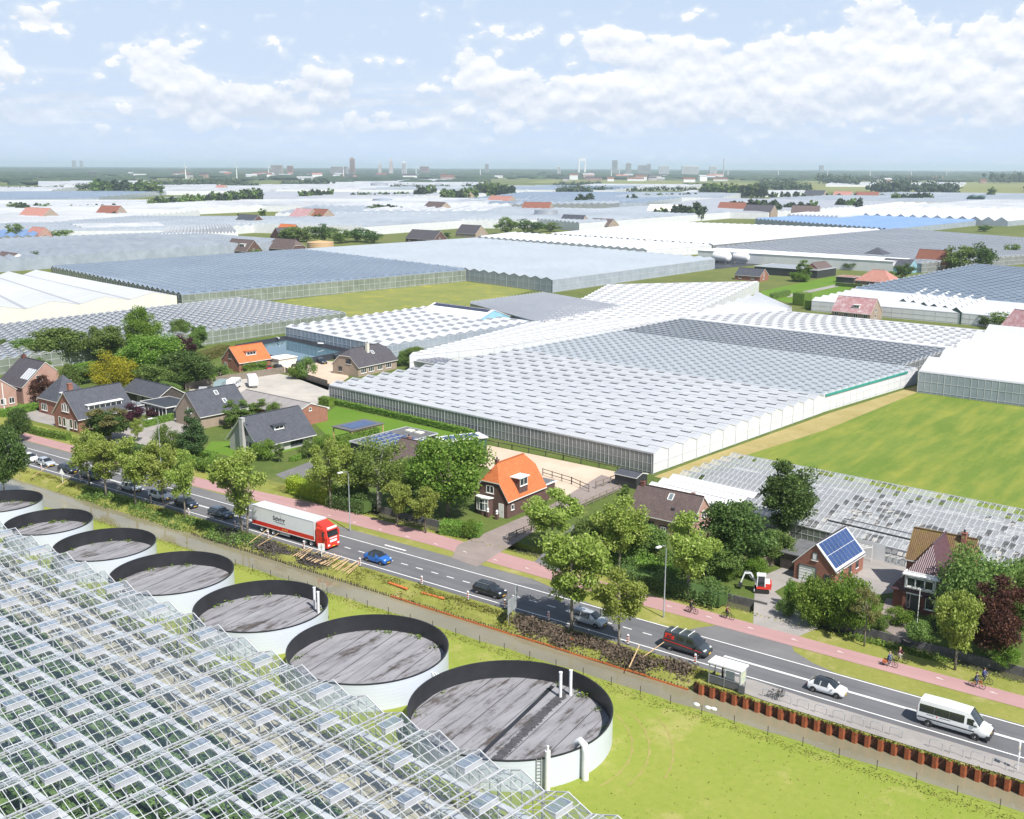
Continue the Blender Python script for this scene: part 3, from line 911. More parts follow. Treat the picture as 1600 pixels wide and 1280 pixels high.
def quadpt(q, s, t):
    a, b, c, d = q
    x = (1 - s) * (1 - t) * a[0] + s * (1 - t) * b[0] + s * t * c[0] + (1 - s) * t * d[0]
    y = (1 - s) * (1 - t) * a[1] + s * (1 - t) * b[1] + s * t * c[1] + (1 - s) * t * d[1]
    return x, y


def dist(a, b): return math.hypot(a[0] - b[0], a[1] - b[1])


def glasshouse(label, q, eave, n, axis='u', rise=None, roof=None, wall=None, vent=None, posts=3.0, z0=0.0, detail=1, name='greenhouse', wmats=None):
    """q: near left, near right, far right, far left on the ground; ridges run along u (left-right) or v (away)"""
    o = q[0]
    t = thing(name, (o[0], o[1], 0), label, 'greenhouse' if name == 'greenhouse' else 'shed')
    q = [(p[0] - o[0], p[1] - o[1]) for p in q]

    def P(s, w): return quadpt(q, s, w) if axis == 'u' else quadpt(q, w, s)       # s along the ridge, w across the bays
    L = dist(P(0, 0), P(1, 0)); W = dist(P(0, 0), P(0, 1))
    bw = W / n
    rise = rise if rise is not None else bw * .2
    rb = MB()
    for k in range(n):
        w0, w1, w2 = k / n, (k + .5) / n, (k + 1) / n
        segs = max(1, int(L / 60)) if detail else 1
        for j in range(segs):
            s0, s1 = j / segs, (j + 1) / segs
            a, b = P(s0, w0), P(s1, w0); c, d = P(s0, w1), P(s1, w1); e, f = P(s0, w2), P(s1, w2)
            fa = [(*a, eave), (*b, eave), (*d, eave + rise), (*c, eave + rise)]
            fb = [(*c, eave + rise), (*d, eave + rise), (*f, eave), (*e, eave)]
            if axis != 'u': fa, fb = fa[::-1], fb[::-1]
            u0, u1 = s0 * L, s1 * L
            ua = [(u0, 2 * k), (u1, 2 * k), (u1, 2 * k + .99), (u0, 2 * k + .99)]
            ub = [(u0, 2 * k + 1), (u1, 2 * k + 1), (u1, 2 * k + 1.99), (u0, 2 * k + 1.99)]
            if axis != 'u': ua, ub = ua[::-1], ub[::-1]
            rb.face(fa, 0, ua); rb.face(fb, 0, ub)
    rb.build('roof', roof, t)
    wb, pb = MB(), MB()
    gb = MB()
    for k in range(n):
        for s in (0, 1):
            a, c, e = P(s, k / n), P(s, (k + .5) / n), P(s, (k + 1) / n)
            gb.face([(*a, eave), (*c, eave + rise), (*e, eave)])
            if detail: 
                pb.bar((*a, eave), (*c, eave + rise), .12); pb.bar((*c, eave + rise), (*e, eave), .12)
    gb.build('gable', wall if wmats is None else wmats[4 % len(wmats)], t)
    for i in range(4):
        a, b = q[i], q[(i + 1) % 4]
        w = MB(); w.face([(*a, z0), (*b, z0), (*b, eave), (*a, eave)])
        w.build('wall', wall if wmats is None else wmats[i], t)
        if detail and posts:
            m = max(1, round(dist(a, b) / posts))
            for j in range(m + 1):
                p = lerp(a, b, j / m); pb.bar((*p, z0), (*p, eave), .13 if j % 4 == 0 else .09)
            for z in (.5, eave * .55, eave - .06): pb.bar((*a, z), (*b, z), .1)
    if detail and pb.f: tag(pb.build('frame_bars', M_steel, t), kind='stuff')
    if vent:
        pitch, ln, wd, op, vm_ = vent[:5]
        vb = MB()
        for k in range(n):
            for side in (vent[5] if len(vent) > 5 else (-1, 1)):
                x = pitch * (.25 if side < 0 else .75)
                while x + ln < L - .3:
                    s0, s1 = x / L, (x + ln) / L
                    wr = (k + .5 + side * .03 / bw * 2) / n; we = (k + .5 + side * wd / bw) / n
                    zr = eave + rise + .05; ze = eave + rise - rise * 2 * wd / bw + op
                    a, b, c, d = P(s0, wr), P(s1, wr), P(s1, we), P(s0, we)
                    vb.face([(*a, zr), (*b, zr), (*c, ze), (*d, ze)]); vb.face([(*d, ze), (*c, ze), (*c, ze - op + .03), (*d, ze - op + .03)], 1)
                    x += pitch
        tag(vb.build('vents', [vm_, M_dark], t), kind='stuff')
    return t


# --- the large chalked greenhouse: openings are real holes below raised vents
def big_house():
    A, B = (-92.25, 170.0), (-185.27, 178.97)
    o = B
    ux, uy = (A[0] - B[0]) / 93.45, (A[1] - B[1]) / 93.45
    t = thing('greenhouse', (*B, 0), 'large chalk white greenhouse with rows of opened roof vents behind the sandy arena', 'greenhouse')
    vx, vy = math.cos(R(84.7)), math.sin(R(84.7))
    N, BW, E, RI, L = 14, 4.92, 3.9, .85, 93.45
    WT = N * BW

    def P(s, w, z): return (ux * s + vx * w, uy * s + vy * w, z)
    roof, bars, gut = MB(), MB(), MB()
    pitch, ln = 4.9, 2.2
    holes = []
    for k in range(N):
        w0, wr, w1 = k * BW, (k + .5) * BW, (k + 1) * BW
        for side in (-1, 1):
            we = w0 if side < 0 else w1
            def Q(s, f, dz=0): return P(s, wr + (we - wr) * f, E + RI * (1 - f) + dz)     # f: 0 ridge .. 1 gutter
            H = .38
            faces = [(0, L, H, 1.0)]
            x = 0.0; start = .5 if side < 0 else .5 + pitch / 2
            s = start
            while s + ln < L - .2:
                faces.append((x, s, 0, H)); holes.append((k, side, s)); x = s + ln; s += pitch
            faces.append((x, L, 0, H))
            for a, b, f0, f1 in faces:
                p = [Q(a, f0), Q(b, f0), Q(b, f1), Q(a, f1)]
                if side < 0: p = p[::-1]
                uv = [(a, 2 * k + f0), (b, 2 * k + f0), (b, 2 * k + f1), (a, 2 * k + f1)]
                roof.face(p, 0, uv if side > 0 else uv[::-1])
            j = 0
            while j * .6125 < L:
                s = j * .6125; bars.bar(Q(s, 0, .03), Q(s, 1, .03), .05, .05); j += 1
            bars.bar(Q(0, H, .02), Q(L, H, .02), .06, .05)
        gut.bar(P(0, w0, E), P(L, w0, E), .22, .14); gut.bar(P(0, wr, E + RI + .03), P(L, wr, E + RI + .03), .10, .09)
    gut.bar(P(0, WT, E), P(L, WT, E), .22, .14)
    roof.build('roof', M_chalk, t); tag(bars.build('glazing_bars', M_bar, t), kind='stuff'); gut.build('gutters', M_alu, t)
    ve = {}
    for side in (-1, 1):
        b = MB(); d = side * BW * .5 * .40; dz = -RI * .40 + .24
        a0, a1, c1, c0 = P(0, 0, .05), P(ln, 0, .05), P(ln, d, dz), P(0, d, dz)
        b.face([a0, a1, c1, c0] if side > 0 else [a1, a0, c0, c1], 0, [(0, 0), (ln, 0), (ln, .9), (0, .9)])
        for s in (0, ln / 2, ln): b.bar(P(s, 0, .06), P(s, d, dz + .01), .05, .04, 1)
        b.bar(c0, c1, .07, .05, 1)
        ve[side] = b
    vmesh = {s: ve[s].mesh('vent', [M_chalk, M_bar]) for s in ve}
    def near(h):
        p = P(h[2], (h[0] + .5) * BW, 5); return math.hypot(p[0] + B[0], p[1] + B[1])
    holes.sort(key=near)
    rest = MB()
    for i, (k, side, s) in enumerate(holes):
        p = P(s, (k + .5) * BW, E + RI)
        if i < 290: link('vent', vmesh[side], t, p)
        else:
            i0 = len(rest.v); q = ve[side]
            rest.v += [(x + p[0], y + p[1], z + p[2]) for x, y, z in q.v]; rest.f += [tuple(a + i0 for a in f) for f in q.f]; rest.m += q.m
    tag(rest.build('vents', [M_chalk, M_bar], t), kind='stuff')
    f = MB(); f.face([P(.1, .1, .08), P(L - .1, .1, .08), P(L - .1, WT - .1, .08), P(.1, WT - .1, .08)]); f.build('planted_floor', M_crop, t)
    # walls
    w = MB(); w.face([P(0, 0, 0), P(L, 0, 0), P(L, 0, E), P(0, 0, E)]); w.build('wall', M_wgrey, t)
    w = MB(); w.face([P(0, WT, 0), P(0, 0, 0), P(0, 0, E), P(0, WT, E)]); w.build('wall', M_wgrey, t)
    mb = MB()
    for j in range(int(L / .98) + 1):
        s = min(L, j * .98); mb.bar(P(s, -.03, 0), P(s, -.03, E), .055 if j % 5 else .12, .06)
    for z in (.35, 1.9): mb.bar(P(0, -.04, z), P(L, -.04, z), .03, .04)
    mb.bar(P(0, -.05, E + .02), P(L, -.05, E + .02), .14, .3)
    tag(mb.build('wall_bars', M_steel, t), kind='stuff')
    for k in range(N):                                  # white panels between the posts of the sunny wall
        b = MB()
        for z0, z1 in ((.1, 1.92), (1.98, E)):
            b.face([P(L, k * BW + .06, z0), P(L, (k + 1) * BW - .06, z0), P(L, (k + 1) * BW - .06, z1), P(L, k * BW + .06, z1)])
        b.face([P(L, k * BW, E), P(L, (k + 1) * BW, E), P(L, (k + .5) * BW, E + RI)])
        b.build('wall_panel', M_wwhite, t)
        b = MB(); b.bar(P(L + .04, k * BW, 0), P(L + .04, k * BW, E + .1), .14)
        b.bar(P(L + .04, k * BW, E), P(L + .04, (k + .5) * BW, E + RI), .1); b.bar(P(L + .04, (k + .5) * BW, E + RI), P(L + .04, (k + 1) * BW, E), .1)
        b.bar(P(L + .03, k * BW, 1.95), P(L + .03, (k + 1) * BW, 1.95), .06)
        b.build('post', M_steel, t)
    gm = MB()
    for k in range(N): gm.face([P(0, k * BW, E), P(0, (k + .5) * BW, E + RI), P(0, (k + 1) * BW, E)])
    gm.build('gable', M_rpale, t)


big_house()
VW = (5.0, 2.4, 1.3, .22, M_rgrey)
g3 = glasshouse('pale greenhouse with closed vents and a green net along its sunny wall', [(-178.6, 248.0), (-86.2, 239.2), (-78.9, 287.6), (-174.5, 296.5)], 4.0, 15, 'u', .6, M_rpale, M_wwhite, (3.2, 1.5, .8, .12, M_rpale), 3.25)
b = MB()
for j in range(34):
    p = lerp((-86.1, 240), (-79.9, 281.5), j / 34); p2 = lerp((-86.1, 240), (-79.9, 281.5), (j + 1) / 34)
    z = 3.75 + .3 * (j % 2); b.bar((p[0] + 178.8, p[1] - 248, 3.9), (p2[0] + 178.8, p2[1] - 248, 3.9), .15, .55)
b.build('green_net', M_net, g3)
glasshouse('dark clear glass greenhouse block between the white ones', [(-174.3, 297.0), (-83.5, 288.4), (-80.5, 325), (-172, 334)], 4.0, 11, 'u', .6, M_rdark, M_wgrey, (2.5, 1.2, .9, .16, M_rclear), 3.3)
glasshouse('white greenhouse behind the dark glass block', [(-171.6, 334.5), (-80.3, 325.4), (-78.5, 366), (-150, 372)], 4.2, 8, 'u', 1.0, M_rwhite, M_wwhite, (4.2, 2.0, 1.2, .12, M_rwhite), 4)
glasshouse('long white greenhouse running away beside the grey roof', [(-196.48,220.57), (-186.5, 246), (-172.5, 336), (-206.15,294.14)], 4.2, 20, 'u', .75, M_rwhite, M_wwhite, (5.0, 2.4, 1.0, .12, M_rwhite), 4)
glasshouse('white greenhouse with grey ridge lines, cut off by a white end wall', [(-203.64,292.4), (-172.2, 337), (-200.95,464.72), (-247.63,410.05)], 4.4, 19, 'u', .8, M_rwhite, M_wwhite, (4.5, 2.2, 1.2, .12, M_rwhite), 4)
glasshouse('low white greenhouse beside the clipped hedge block', [(-171.8, 338), (-150.2, 373), (-150.98,379.94), (-181.98,424.05)], 4.2, 7, 'u', 1.3, M_rwhite, M_wwhite, None, 4)
wh = glasshouse('large white roofed hall with stepped ridges beside the green field', [(-75.5,276.34), (-33.72,273.85), (-20, 362), (-78, 367)], 5.3, 5, 'u', 2.6, M_rwhite, M_wblue, None, 1.6)
glasshouse('white greenhouse with grey roof windows behind the reservoir', [(-263.67,236.27), (-211.81,227.88), (-207.61,295.09), (-260.75,303.09)], 4.4, 14, 'u', .7, M_rwhite, M_wblue, (7.2, 3.0, 1.3, .05, M_rgrey, (-1,)), 2.2)
glasshouse('flat grey roofed greenhouse with a zigzag end', [(-254.48,320.69), (-202.52,293.39), (-203.72,345.93), (-250.72,364.38)], 4.6, 22, 'u', .9, M_rgrey, M_wgrey, None, 4)
glasshouse('grey and white checked greenhouse behind the garden trees', [(-343.13,150.51), (-280.12,121.79), (-274.07,273.98), (-337.8,280.1)], 4.2, 44, 'u', .65, M_rclear, M_wgreen, (4.4, 2.2, 1.2, .22, M_rwhite), 3)
glasshouse('huge white hall with stepped roofs at the picture edge', [(-480.34,218.48), (-363.94,164.17), (-351.65,260.46), (-471.75,280.12)], 6.0, 5, 'u', 2.0, M_rwhite, M_cream, None, 0)
glasshouse('blue grey glass greenhouse with a tall glass wall before the weeds', [(-502.3,299.22), (-354.76,265.16), (-333.98,417.45), (-492.2,455.78)], 5.6, 30, 'v', 1.1, M_rblue, M_wgreen, (5.2, 2.6, 1.5, .14, M_rblue), 3)
glasshouse('vast pale glass greenhouse with zigzag gables by the waste land', [(-491.91,456.03), (-272.89,403.08), (-266.99,555.36), (-478.78,608.02)], 5.6, 30, 'v', 1.1, M_rpale, M_wblue, None, 4)
glasshouse('narrow bright white greenhouse behind the vast pale one', [(-492.12,627.99), (-333.79,597.02), (-319.91,659.74), (-505.17,689.21)], 5.0, 24, 'v', 1.2, M_rwhite, M_wwhite, None, 5)
glasshouse('broad white greenhouse left of the grey glass', [(-473.96,694.03), (-321.96,665.86), (-294.94,927.93), (-497.07,924.38)], 5.0, 30, 'v', 1.0, M_rwhite, M_wgrey, None, 5)
glasshouse('wide grey glass greenhouse behind the red roofed bungalow', [(-307.55,639.95), (-169.33,606.67), (-92.66,832.97), (-287.92,946.69)], 5.0, 46, 'u', 1.0, M_rclear, M_wgrey, (6, 3, 1.3, .1, M_rclear), 5)
glasshouse('sky blue roofed greenhouse in the middle distance', [(-453.67,1031.34), (-290.72,931.55), (-273.27,1154.89), (-432.96,1189.77)], 5.0, 30, 'v', 1.6, M_rsky, M_wblue, None, 0)
glasshouse('white hall with a row of pointed grey gables', [(-446.57,1177.52), (-245.09,1162.33), (-201.32,1520.19), (-497.33,1625.71)], 5.0, 16, 'v', 4.0, M_rwhite, M_wblue, None, 0, detail=0)
glasshouse('dark blue glass greenhouse at the picture edge behind the farmhouses', [(-155.43,459.34), (-74.26,446.32), (-45.77,591.09), (-144.3,619.14)], 4.5, 24, 'u', 1.3, M_rblue, M_wgrey, (4.5, 2.2, 1.2, .12, M_rblue), 4)
glasshouse('low white greenhouse in front of the dark blue glass', [(-156.73,414.42), (-80.16,410.54), (-73.65,449.38), (-155.46,461.92)], 4.0, 6, 'u', 1.2, M_rwhite, M_wwhite, None, 4)
glasshouse('dark green packing shed with a zigzag white roof', [(-127.47,429.36), (-99.12,411.13), (-99.11,454.03), (-132.29,475.9)], 4.4, 6, 'v', 1.5, M_rwhite, M_green, (8, 1.5, 1.2, .05, M_rgrey), 0, name='packing_shed')

# --- the old greenhouse by the field: patched, partly bare frame
M_oldglass = clear_glass('dusty_old_glass', (.72, .74, .75), .5, .08, .34, (.58, .60, .62))


def old_house():
    q = [(-85.0, 154.5), (-20, 147.3), (-15, 178.0), (-82.0, 183.5)]
    o = q[0]
    t = thing('greenhouse', (*o, 0), 'old low greenhouse with missing panes and bare white frames by the field', 'greenhouse')
    q = [(p[0] - o[0], p[1] - o[1]) for p in q]
    n, E, RI = 9, 2.4, .75
    rnd = random.Random(12)
    L = 66.0
    fr = MB(); pv, solid = [], MB()
    cover = {}
    for k in range(n):
        for side in (0, 1):
            for j in range(72):
                s0, s1 = j / 72, (j + 1) / 72
                w0 = (k + .5 * side) / n; w1 = (k + .5 * side + .5) / n
                z0, z1 = (E, E + RI) if side == 0 else (E + RI, E)
                a, b, c, d = quadpt(q, s0, w0), quadpt(q, s1, w0), quadpt(q, s1, w1), quadpt(q, s0, w1)
                fr.bar((*a, z0 + .04), (*d, z1 + .04), .075, .06)
                dens = .985 if s0 < .42 else (.86 if k > 4 else .72)
                if k in (0, 1, 2) and s0 < .25: continue
                dens -= .38 * max(0, math.sin(k * 1.1 + s0 * 7)) * (s0 > .42)
                if k == n - 1: dens *= .55
                if rnd.random() < dens:
                    jz = rnd.uniform(-.03, .03)
                    pv.append([(*a, z0 + jz), (*b, z0 + jz), (*c, z1 + jz), (*d, z1 + jz)])
        a, b = quadpt(q, 0, k / n), quadpt(q, 1, k / n); fr.bar((*a, E), (*b, E), .16)
        a, b = quadpt(q, 0, (k + .5) / n), quadpt(q, 1, (k + .5) / n); fr.bar((*a, E + RI + .04), (*b, E + RI + .04), .09)
    # three white sheeted spans at the house end
    for k in range(3):
        for side in (0, 1):
            w0 = (k + .5 * side) / n; w1 = (k + .5 * side + .5) / n
            z0, z1 = (E, E + RI) if side == 0 else (E + RI, E)
            solid.face([(*quadpt(q, 0, w0), z0 + .01), (*quadpt(q, .25, w0), z0 + .01), (*quadpt(q, .25, w1), z1 + .01), (*quadpt(q, 0, w1), z1 + .01)])
    solid.build('sheeted_roof', M_white, t)
    b = MB()
    for k in (1, 2):
        p, e = quadpt(q, .02, (k + .05) / n), quadpt(q, .22, (k + .05) / n)
        b.bar((*p, E + .14), (*e, E + .14), .4, .1)
    for k, s0 in ((.9, .48), (1.6, .50)):
        p, e = quadpt(q, s0, (k) / n), quadpt(q, s0 + .3, (k) / n); b.bar((*p, E + RI), (*e, E + RI), .22, .2)
    b.build('dark_gutter', M_dark, t)
    rnd.shuffle(pv)
    pb = MB()
    pv.sort(key=lambda p: (p[0][0] + o[0]) ** 2 + (p[0][1] + o[1]) ** 2)
    for i, p in enumerate(pv):
        if i < 280:
            c = p[0]; b = MB(); b.face([tuple(x - y for x, y in zip(v, c)) for v in p], 0, [(0, 0), (.85, 0), (.85, .9), (0, .9)]); b.build('pane', M_oldglass, t, loc=c)
        else: pb.face(p, 0, [(p[0][0], 0), (p[1][0], 0), (p[1][0], .9), (p[0][0], .9)])
    tag(pb.build('panes', M_oldglass, t), kind='stuff'); tag(fr.build('frame_bars', M_bar, t), kind='stuff')
    w = MB(); w.face([(*q[0], 0), (*quadpt(q, .52, 0), 0), (*quadpt(q, .52, 0), E), (*q[0], E)]); w.build('wall', M_wgrey, t)
    wf = MB()
    for j in range(67):
        p = lerp(q[0], q[1], j / 66); wf.bar((*p, 0), (*p, E), .06)
        p = lerp(q[3], q[2], j / 66); wf.bar((*p, 0), (*p, E), .06)
    for z in (.1, 1.2, E): wf.bar((*q[0], z), (*q[1], z), .08); wf.bar((*q[3], z), (*q[2], z), .08)
    tag(wf.build('wall_bars', M_bar, t), kind='stuff')
    f = MB(); f.face([(*p, .06) for p in q]); f.build('floor', mat('old_floor', (.28, .275, .265), .9, color2=(.44, .43, .41), scale=.15, detail=7), t)
    # sliding gate bay facing the yard
    g = MB(); p, e = quadpt(q, .565, 0), quadpt(q, .64, 0); g.face([(p[0], p[1] - .1, 0), (e[0], e[1] - .1, 0), (e[0], e[1] - .1, 2.6), (p[0], p[1] - .1, 2.6)])
    g.build('sliding_gate', M_whitepl, t)


old_house()

# ------------------------------------------------------------------ houses
def tile_mat(name, c, c2, row=.34, colw=.24, bump=.8, moss=None):
    m = mat(name, c, .75, spec=.3)
    uv = nd(m, 'ShaderNodeUVMap').outputs[0]
    sp = nd(m, 'ShaderNodeSeparateXYZ'); lk(m, uv, sp.inputs[0])
    fu = mmath(m, 'FRACT', mmath(m, 'DIVIDE', sp.outputs[0], colw)); fv = mmath(m, 'FRACT', mmath(m, 'DIVIDE', sp.outputs[1], row))
    h = mmath(m, 'ADD', mmath(m, 'SINE', mmath(m, 'MULTIPLY', fu, 3.14159)), mmath(m, 'MULTIPLY', mmath(m, 'SUBTRACT', 1.0, fv), .9))
    cb = nd(m, 'ShaderNodeCombineXYZ'); lk(m, mmath(m, 'FLOOR', mmath(m, 'DIVIDE', sp.outputs[0], colw)), cb.inputs[0]); lk(m, mmath(m, 'FLOOR', mmath(m, 'DIVIDE', sp.outputs[1], row)), cb.inputs[1])
    wn_ = nd(m, 'ShaderNodeTexWhiteNoise', noise_dimensions='2D'); lk(m, cb.outputs[0], wn_.inputs[0])
    f = mmath(m, 'ADD', mmath(m, 'MULTIPLY', wn_.outputs[0], .5), mmath(m, 'MULTIPLY', mrange(m, mnoise(m, .8, 5), .3, .7), .5))
    cc = mmix(m, f, c, c2)
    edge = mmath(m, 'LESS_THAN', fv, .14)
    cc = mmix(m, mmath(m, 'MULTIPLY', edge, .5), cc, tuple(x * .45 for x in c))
    if moss: cc = mmix(m, mrange(m, mnoise(m, .5, 7, rough=.75), .5, .66), cc, moss)
    lk(m, cc, base(m).inputs['Base Color'])
    bp = nd(m, 'ShaderNodeBump'); bp.inputs['Strength'].default_value = bump; bp.inputs['Distance'].default_value = .06
    lk(m, h, bp.inputs['Height']); lk(m, bp.outputs[0], base(m).inputs['Normal'])
    return m


def brick_mat(name, c, c2, mortar=(.35, .33, .3)):
    m = mat(name, c, .9, spec=.2)
    tc_ = nd(m, 'ShaderNodeTexCoord').outputs['Object']
    sp = nd(m, 'ShaderNodeSeparateXYZ'); lk(m, tc_, sp.inputs[0])
    cb = nd(m, 'ShaderNodeCombineXYZ'); lk(m, mmath(m, 'ADD', sp.outputs[0], sp.outputs[1]), cb.inputs[0]); lk(m, sp.outputs[2], cb.inputs[1])
    br = nd(m, 'ShaderNodeTexBrick'); lk(m, cb.outputs[0], br.inputs['Vector'])
    br.inputs['Scale'].default_value = 1; br.inputs['Brick Width'].default_value = .21; br.inputs['Row Height'].default_value = .065; br.inputs['Mortar Size'].default_value = .006
    br.inputs['Color1'].default_value = (*c, 1); br.inputs['Color2'].default_value = (*c2, 1); br.inputs['Mortar'].default_value = (*mortar, 1)
    cc = mmix(m, mmath(m, 'MULTIPLY', mrange(m, mnoise(m, .7, 5), .35, .7), .3), br.outputs[0], tuple(x * .6 for x in c))
    lk(m, cc, base(m).inputs['Base Color'])
    return m


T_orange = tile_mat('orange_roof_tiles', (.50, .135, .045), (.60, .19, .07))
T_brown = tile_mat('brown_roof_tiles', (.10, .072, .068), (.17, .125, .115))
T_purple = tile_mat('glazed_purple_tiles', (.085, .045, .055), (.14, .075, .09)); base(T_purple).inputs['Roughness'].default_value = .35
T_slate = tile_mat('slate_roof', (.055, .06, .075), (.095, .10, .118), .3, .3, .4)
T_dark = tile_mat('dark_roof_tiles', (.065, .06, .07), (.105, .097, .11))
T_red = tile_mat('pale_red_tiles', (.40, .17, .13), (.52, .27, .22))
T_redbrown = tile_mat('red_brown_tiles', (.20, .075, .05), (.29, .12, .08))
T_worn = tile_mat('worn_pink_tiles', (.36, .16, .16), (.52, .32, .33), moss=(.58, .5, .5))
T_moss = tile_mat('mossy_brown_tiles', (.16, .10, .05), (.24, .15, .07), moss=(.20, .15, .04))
T_corr = tile_mat('grey_corrugated_roof', (.24, .22, .215), (.31, .29, .28), 40.0, .9, .5)
B_brown = brick_mat('brown_brick', (.10, .055, .048), (.14, .075, .062), (.13, .11, .10))
B_red = brick_mat('red_brick', (.26, .095, .065), (.34, .14, .095), (.3, .22, .19))
B_pink = brick_mat('pink_brick', (.40, .22, .175), (.47, .28, .225), (.42, .34, .3))
B_dred = brick_mat('dark_red_brick', (.17, .06, .045), (.22, .08, .06), (.2, .15, .13))
B_tan = brick_mat('tan_brick', (.30, .225, .165), (.38, .29, .22))
M_render = mat('grey_render', (.40, .395, .38), .85, var=.08, scale=.8)
M_cladbrown = mat('brown_boards', (.30, .135, .095), .8, var=.12, scale=1.2)
M_blueclad = mat('light_blue_cladding', (.22, .42, .52), .6, var=.06, scale=.5)
M_felt = mat('grey_roof_felt', (.12, .12, .125), .9, var=.2, scale=.8)
M_solar = mat('solar_cells', (.022, .05, .14), .22, spec=.5, color2=(.035, .07, .19), scale=.3)
M_solardark = mat('dark_solar_cells', (.03, .035, .06), .2, spec=.6, color2=(.05, .055, .09), scale=.3)
M_frame = mat('window_frame_white', (.74, .73, .70), .5)
M_framed = mat('window_frame_dark', (.07, .075, .08), .5)


class House:
    """gabled block with its ridge along local x (length W), depth D along y; gables left (x=0) and right (x=W)"""

    def __init__(s, label, loc, rz, W, D, eave, ridge, roof, wall, hip=(0, 0), hz=(1, 1), over=.35, cat='house', name='house', parent=None, ridge_y=.5, group=None, gable=None, eaves=None):
        if parent is None: s.t = thing(name, (*loc, 0), label, cat, R(rz), group)
        else:
            s.t = parent.t
        s.M = Matrix.Identity(4)
        if parent is not None: s.M = Matrix.Translation((*loc, 0)) @ Matrix.Rotation(R(rz), 4, 'Z')
        s.W, s.D, s.e, s.r, s.o, s.ry = W, D, eave, ridge, over, D * ridge_y
        s.ef, s.eb = eaves or (eave, eave)
        s.hip, s.hz = hip, hz
        b = MB()
        z = s.wall_top
        fl = [(0, 0), (W, 0), (W, D), (0, D)]
        b.face([(0, 0, 0), (W, 0, 0), (W, 0, s.ef), (0, 0, s.ef)])
        b.face([(W, D, 0), (0, D, 0), (0, D, s.eb), (W, D, s.eb)])
        for x, i in ((0, 0), (W, 1)):
            h = hz[i] if hip[i] else 1
            zf, zb = s.ef + (ridge - s.ef) * h, s.eb + (ridge - s.eb) * h
            if h >= 1: pts = [(x, 0, 0), (x, 0, s.ef), (x, s.ry, ridge), (x, D, s.eb), (x, D, 0)]
            else: pts = [(x, 0, 0), (x, 0, s.ef), (x, s.ry * h, zf), (x, D - (D - s.ry) * h, zb), (x, D, s.eb), (x, D, 0)]
            b.face(pts if i == 0 else pts[::-1])
        s.add(b, 'wall', wall)
        # roof
        b = MB(); o = over
        hl, hr = hip
        a0 = hz[0] if hl else 1; a1 = hz[1] if hr else 1

        def slope(front):
            y0, ye = (0, s.ef) if front else (D, s.eb)
            k = (s.r - ye) / max(.01, abs(s.ry - y0)); sg = 1 if front else -1
            yo, zo = y0 - sg * o, ye - k * o
            ym = lambda h: y0 + (s.ry - y0) * h
            zm = lambda h: ye + (s.r - ye) * h
            p = [(-o * .6, yo, zo), (W + o * .6, yo, zo)]
            if a1 < 1: p += [(W + o * .6, ym(a1), zm(a1)), (W - hr, s.ry, s.r)]
            else: p += [(W + o * .6, s.ry, s.r)]
            if a0 < 1: p += [(hl, s.ry, s.r), (-o * .6, ym(a0), zm(a0))]
            else: p += [(-o * .6, s.ry, s.r)]
            return p if front else p[::-1]
        polys = [slope(True), slope(False)]
        if a0 < 1:
            f, g = s.pt_mid(0, a0); polys.append([(-o * .6, g[0], g[1]), (-o * .6, f[0], f[1]), (hl, s.ry, s.r)])
        if a1 < 1:
            f, g = s.pt_mid(1, a1); polys.append([(W + o * .6, f[0], f[1]), (W + o * .6, g[0], g[1]), (W - hr, s.ry, s.r)])
        th = .16
        for p in polys:
            v = [Vector(q) for q in p]
            n = (v[1] - v[0]).cross(v[2] - v[1]).normalized()
            if n.z < 0: p = p[::-1]; v = v[::-1]
            al = Vector((n.y, -n.x, 0)); al = al.normalized() if al.length > 1e-4 else Vector((1, 0, 0)); up = n.cross(al).normalized()
            uv = [(q.dot(al), q.dot(up)) for q in v]
            b.face([(q + Vector((0, 0, .1))) for q in v], 0, uv)
            lo = [q + Vector((0, 0, .1 - th)) for q in v]
            b.face(lo[::-1], 1)
            for i in range(len(v)):
                j = (i + 1) % len(v); b.face([lo[i], lo[j], v[j] + Vector((0, 0, .1)), v[i] + Vector((0, 0, .1))], 1)
        s.roof = s.add(b, 'roof', [roof, M_frame])
        b = MB(); b.bar((hl - .1 * (a0 >= 1), s.ry, s.r + .13), (W - hr + .1 * (a1 >= 1), s.ry, s.r + .13), .24, .12)
        s.add(b, 'ridge_cap', roof, s.roof)

    def pt_mid(s, i, h):
        return ((s.ry * h, s.ef + (s.r - s.ef) * h), (s.D - (s.D - s.ry) * h, s.eb + (s.r - s.eb) * h))

    wall_top = None

    def add(s, b, name, m, parent=None):
        b.v = [tuple(s.M @ Vector(p)) for p in b.v]
        return b.build(name, m, parent or s.t)

    def face_frame(s, side):
        W, D = s.W, s.D
        return {'front': (Vector((0, 0, 0)), Vector((1, 0, 0)), Vector((0, -1, 0))), 'right': (Vector((W, 0, 0)), Vector((0, 1, 0)), Vector((1, 0, 0))),
                'back': (Vector((W, D, 0)), Vector((-1, 0, 0)), Vector((0, 1, 0))), 'left': (Vector((0, D, 0)), Vector((0, -1, 0)), Vector((-1, 0, 0)))}[side]

    def window(s, side, a, z, w, h, n=2, frame=None, glass=None, rows=1, name='window', fw=.09, off=0.0):
        o, u, nn = s.face_frame(side)
        o = o + nn * off
        b = MB()

        def P(x, y, d): return tuple(o + u * (a + x) + Vector((0, 0, z + y)) + nn * d)

        def bar(x0, x1, y0, y1):
            i = len(b.v)
            for d in (0, .07):
                b.v += [P(x0, y0, d), P(x1, y0, d), P(x1, y1, d), P(x0, y1, d)]
            for q in ((4, 5, 6, 7), (0, 1, 5, 4), (1, 2, 6, 5), (2, 3, 7, 6), (3, 0, 4, 7)): b.f.append(tuple(i + k for k in q)); b.m.append(0)
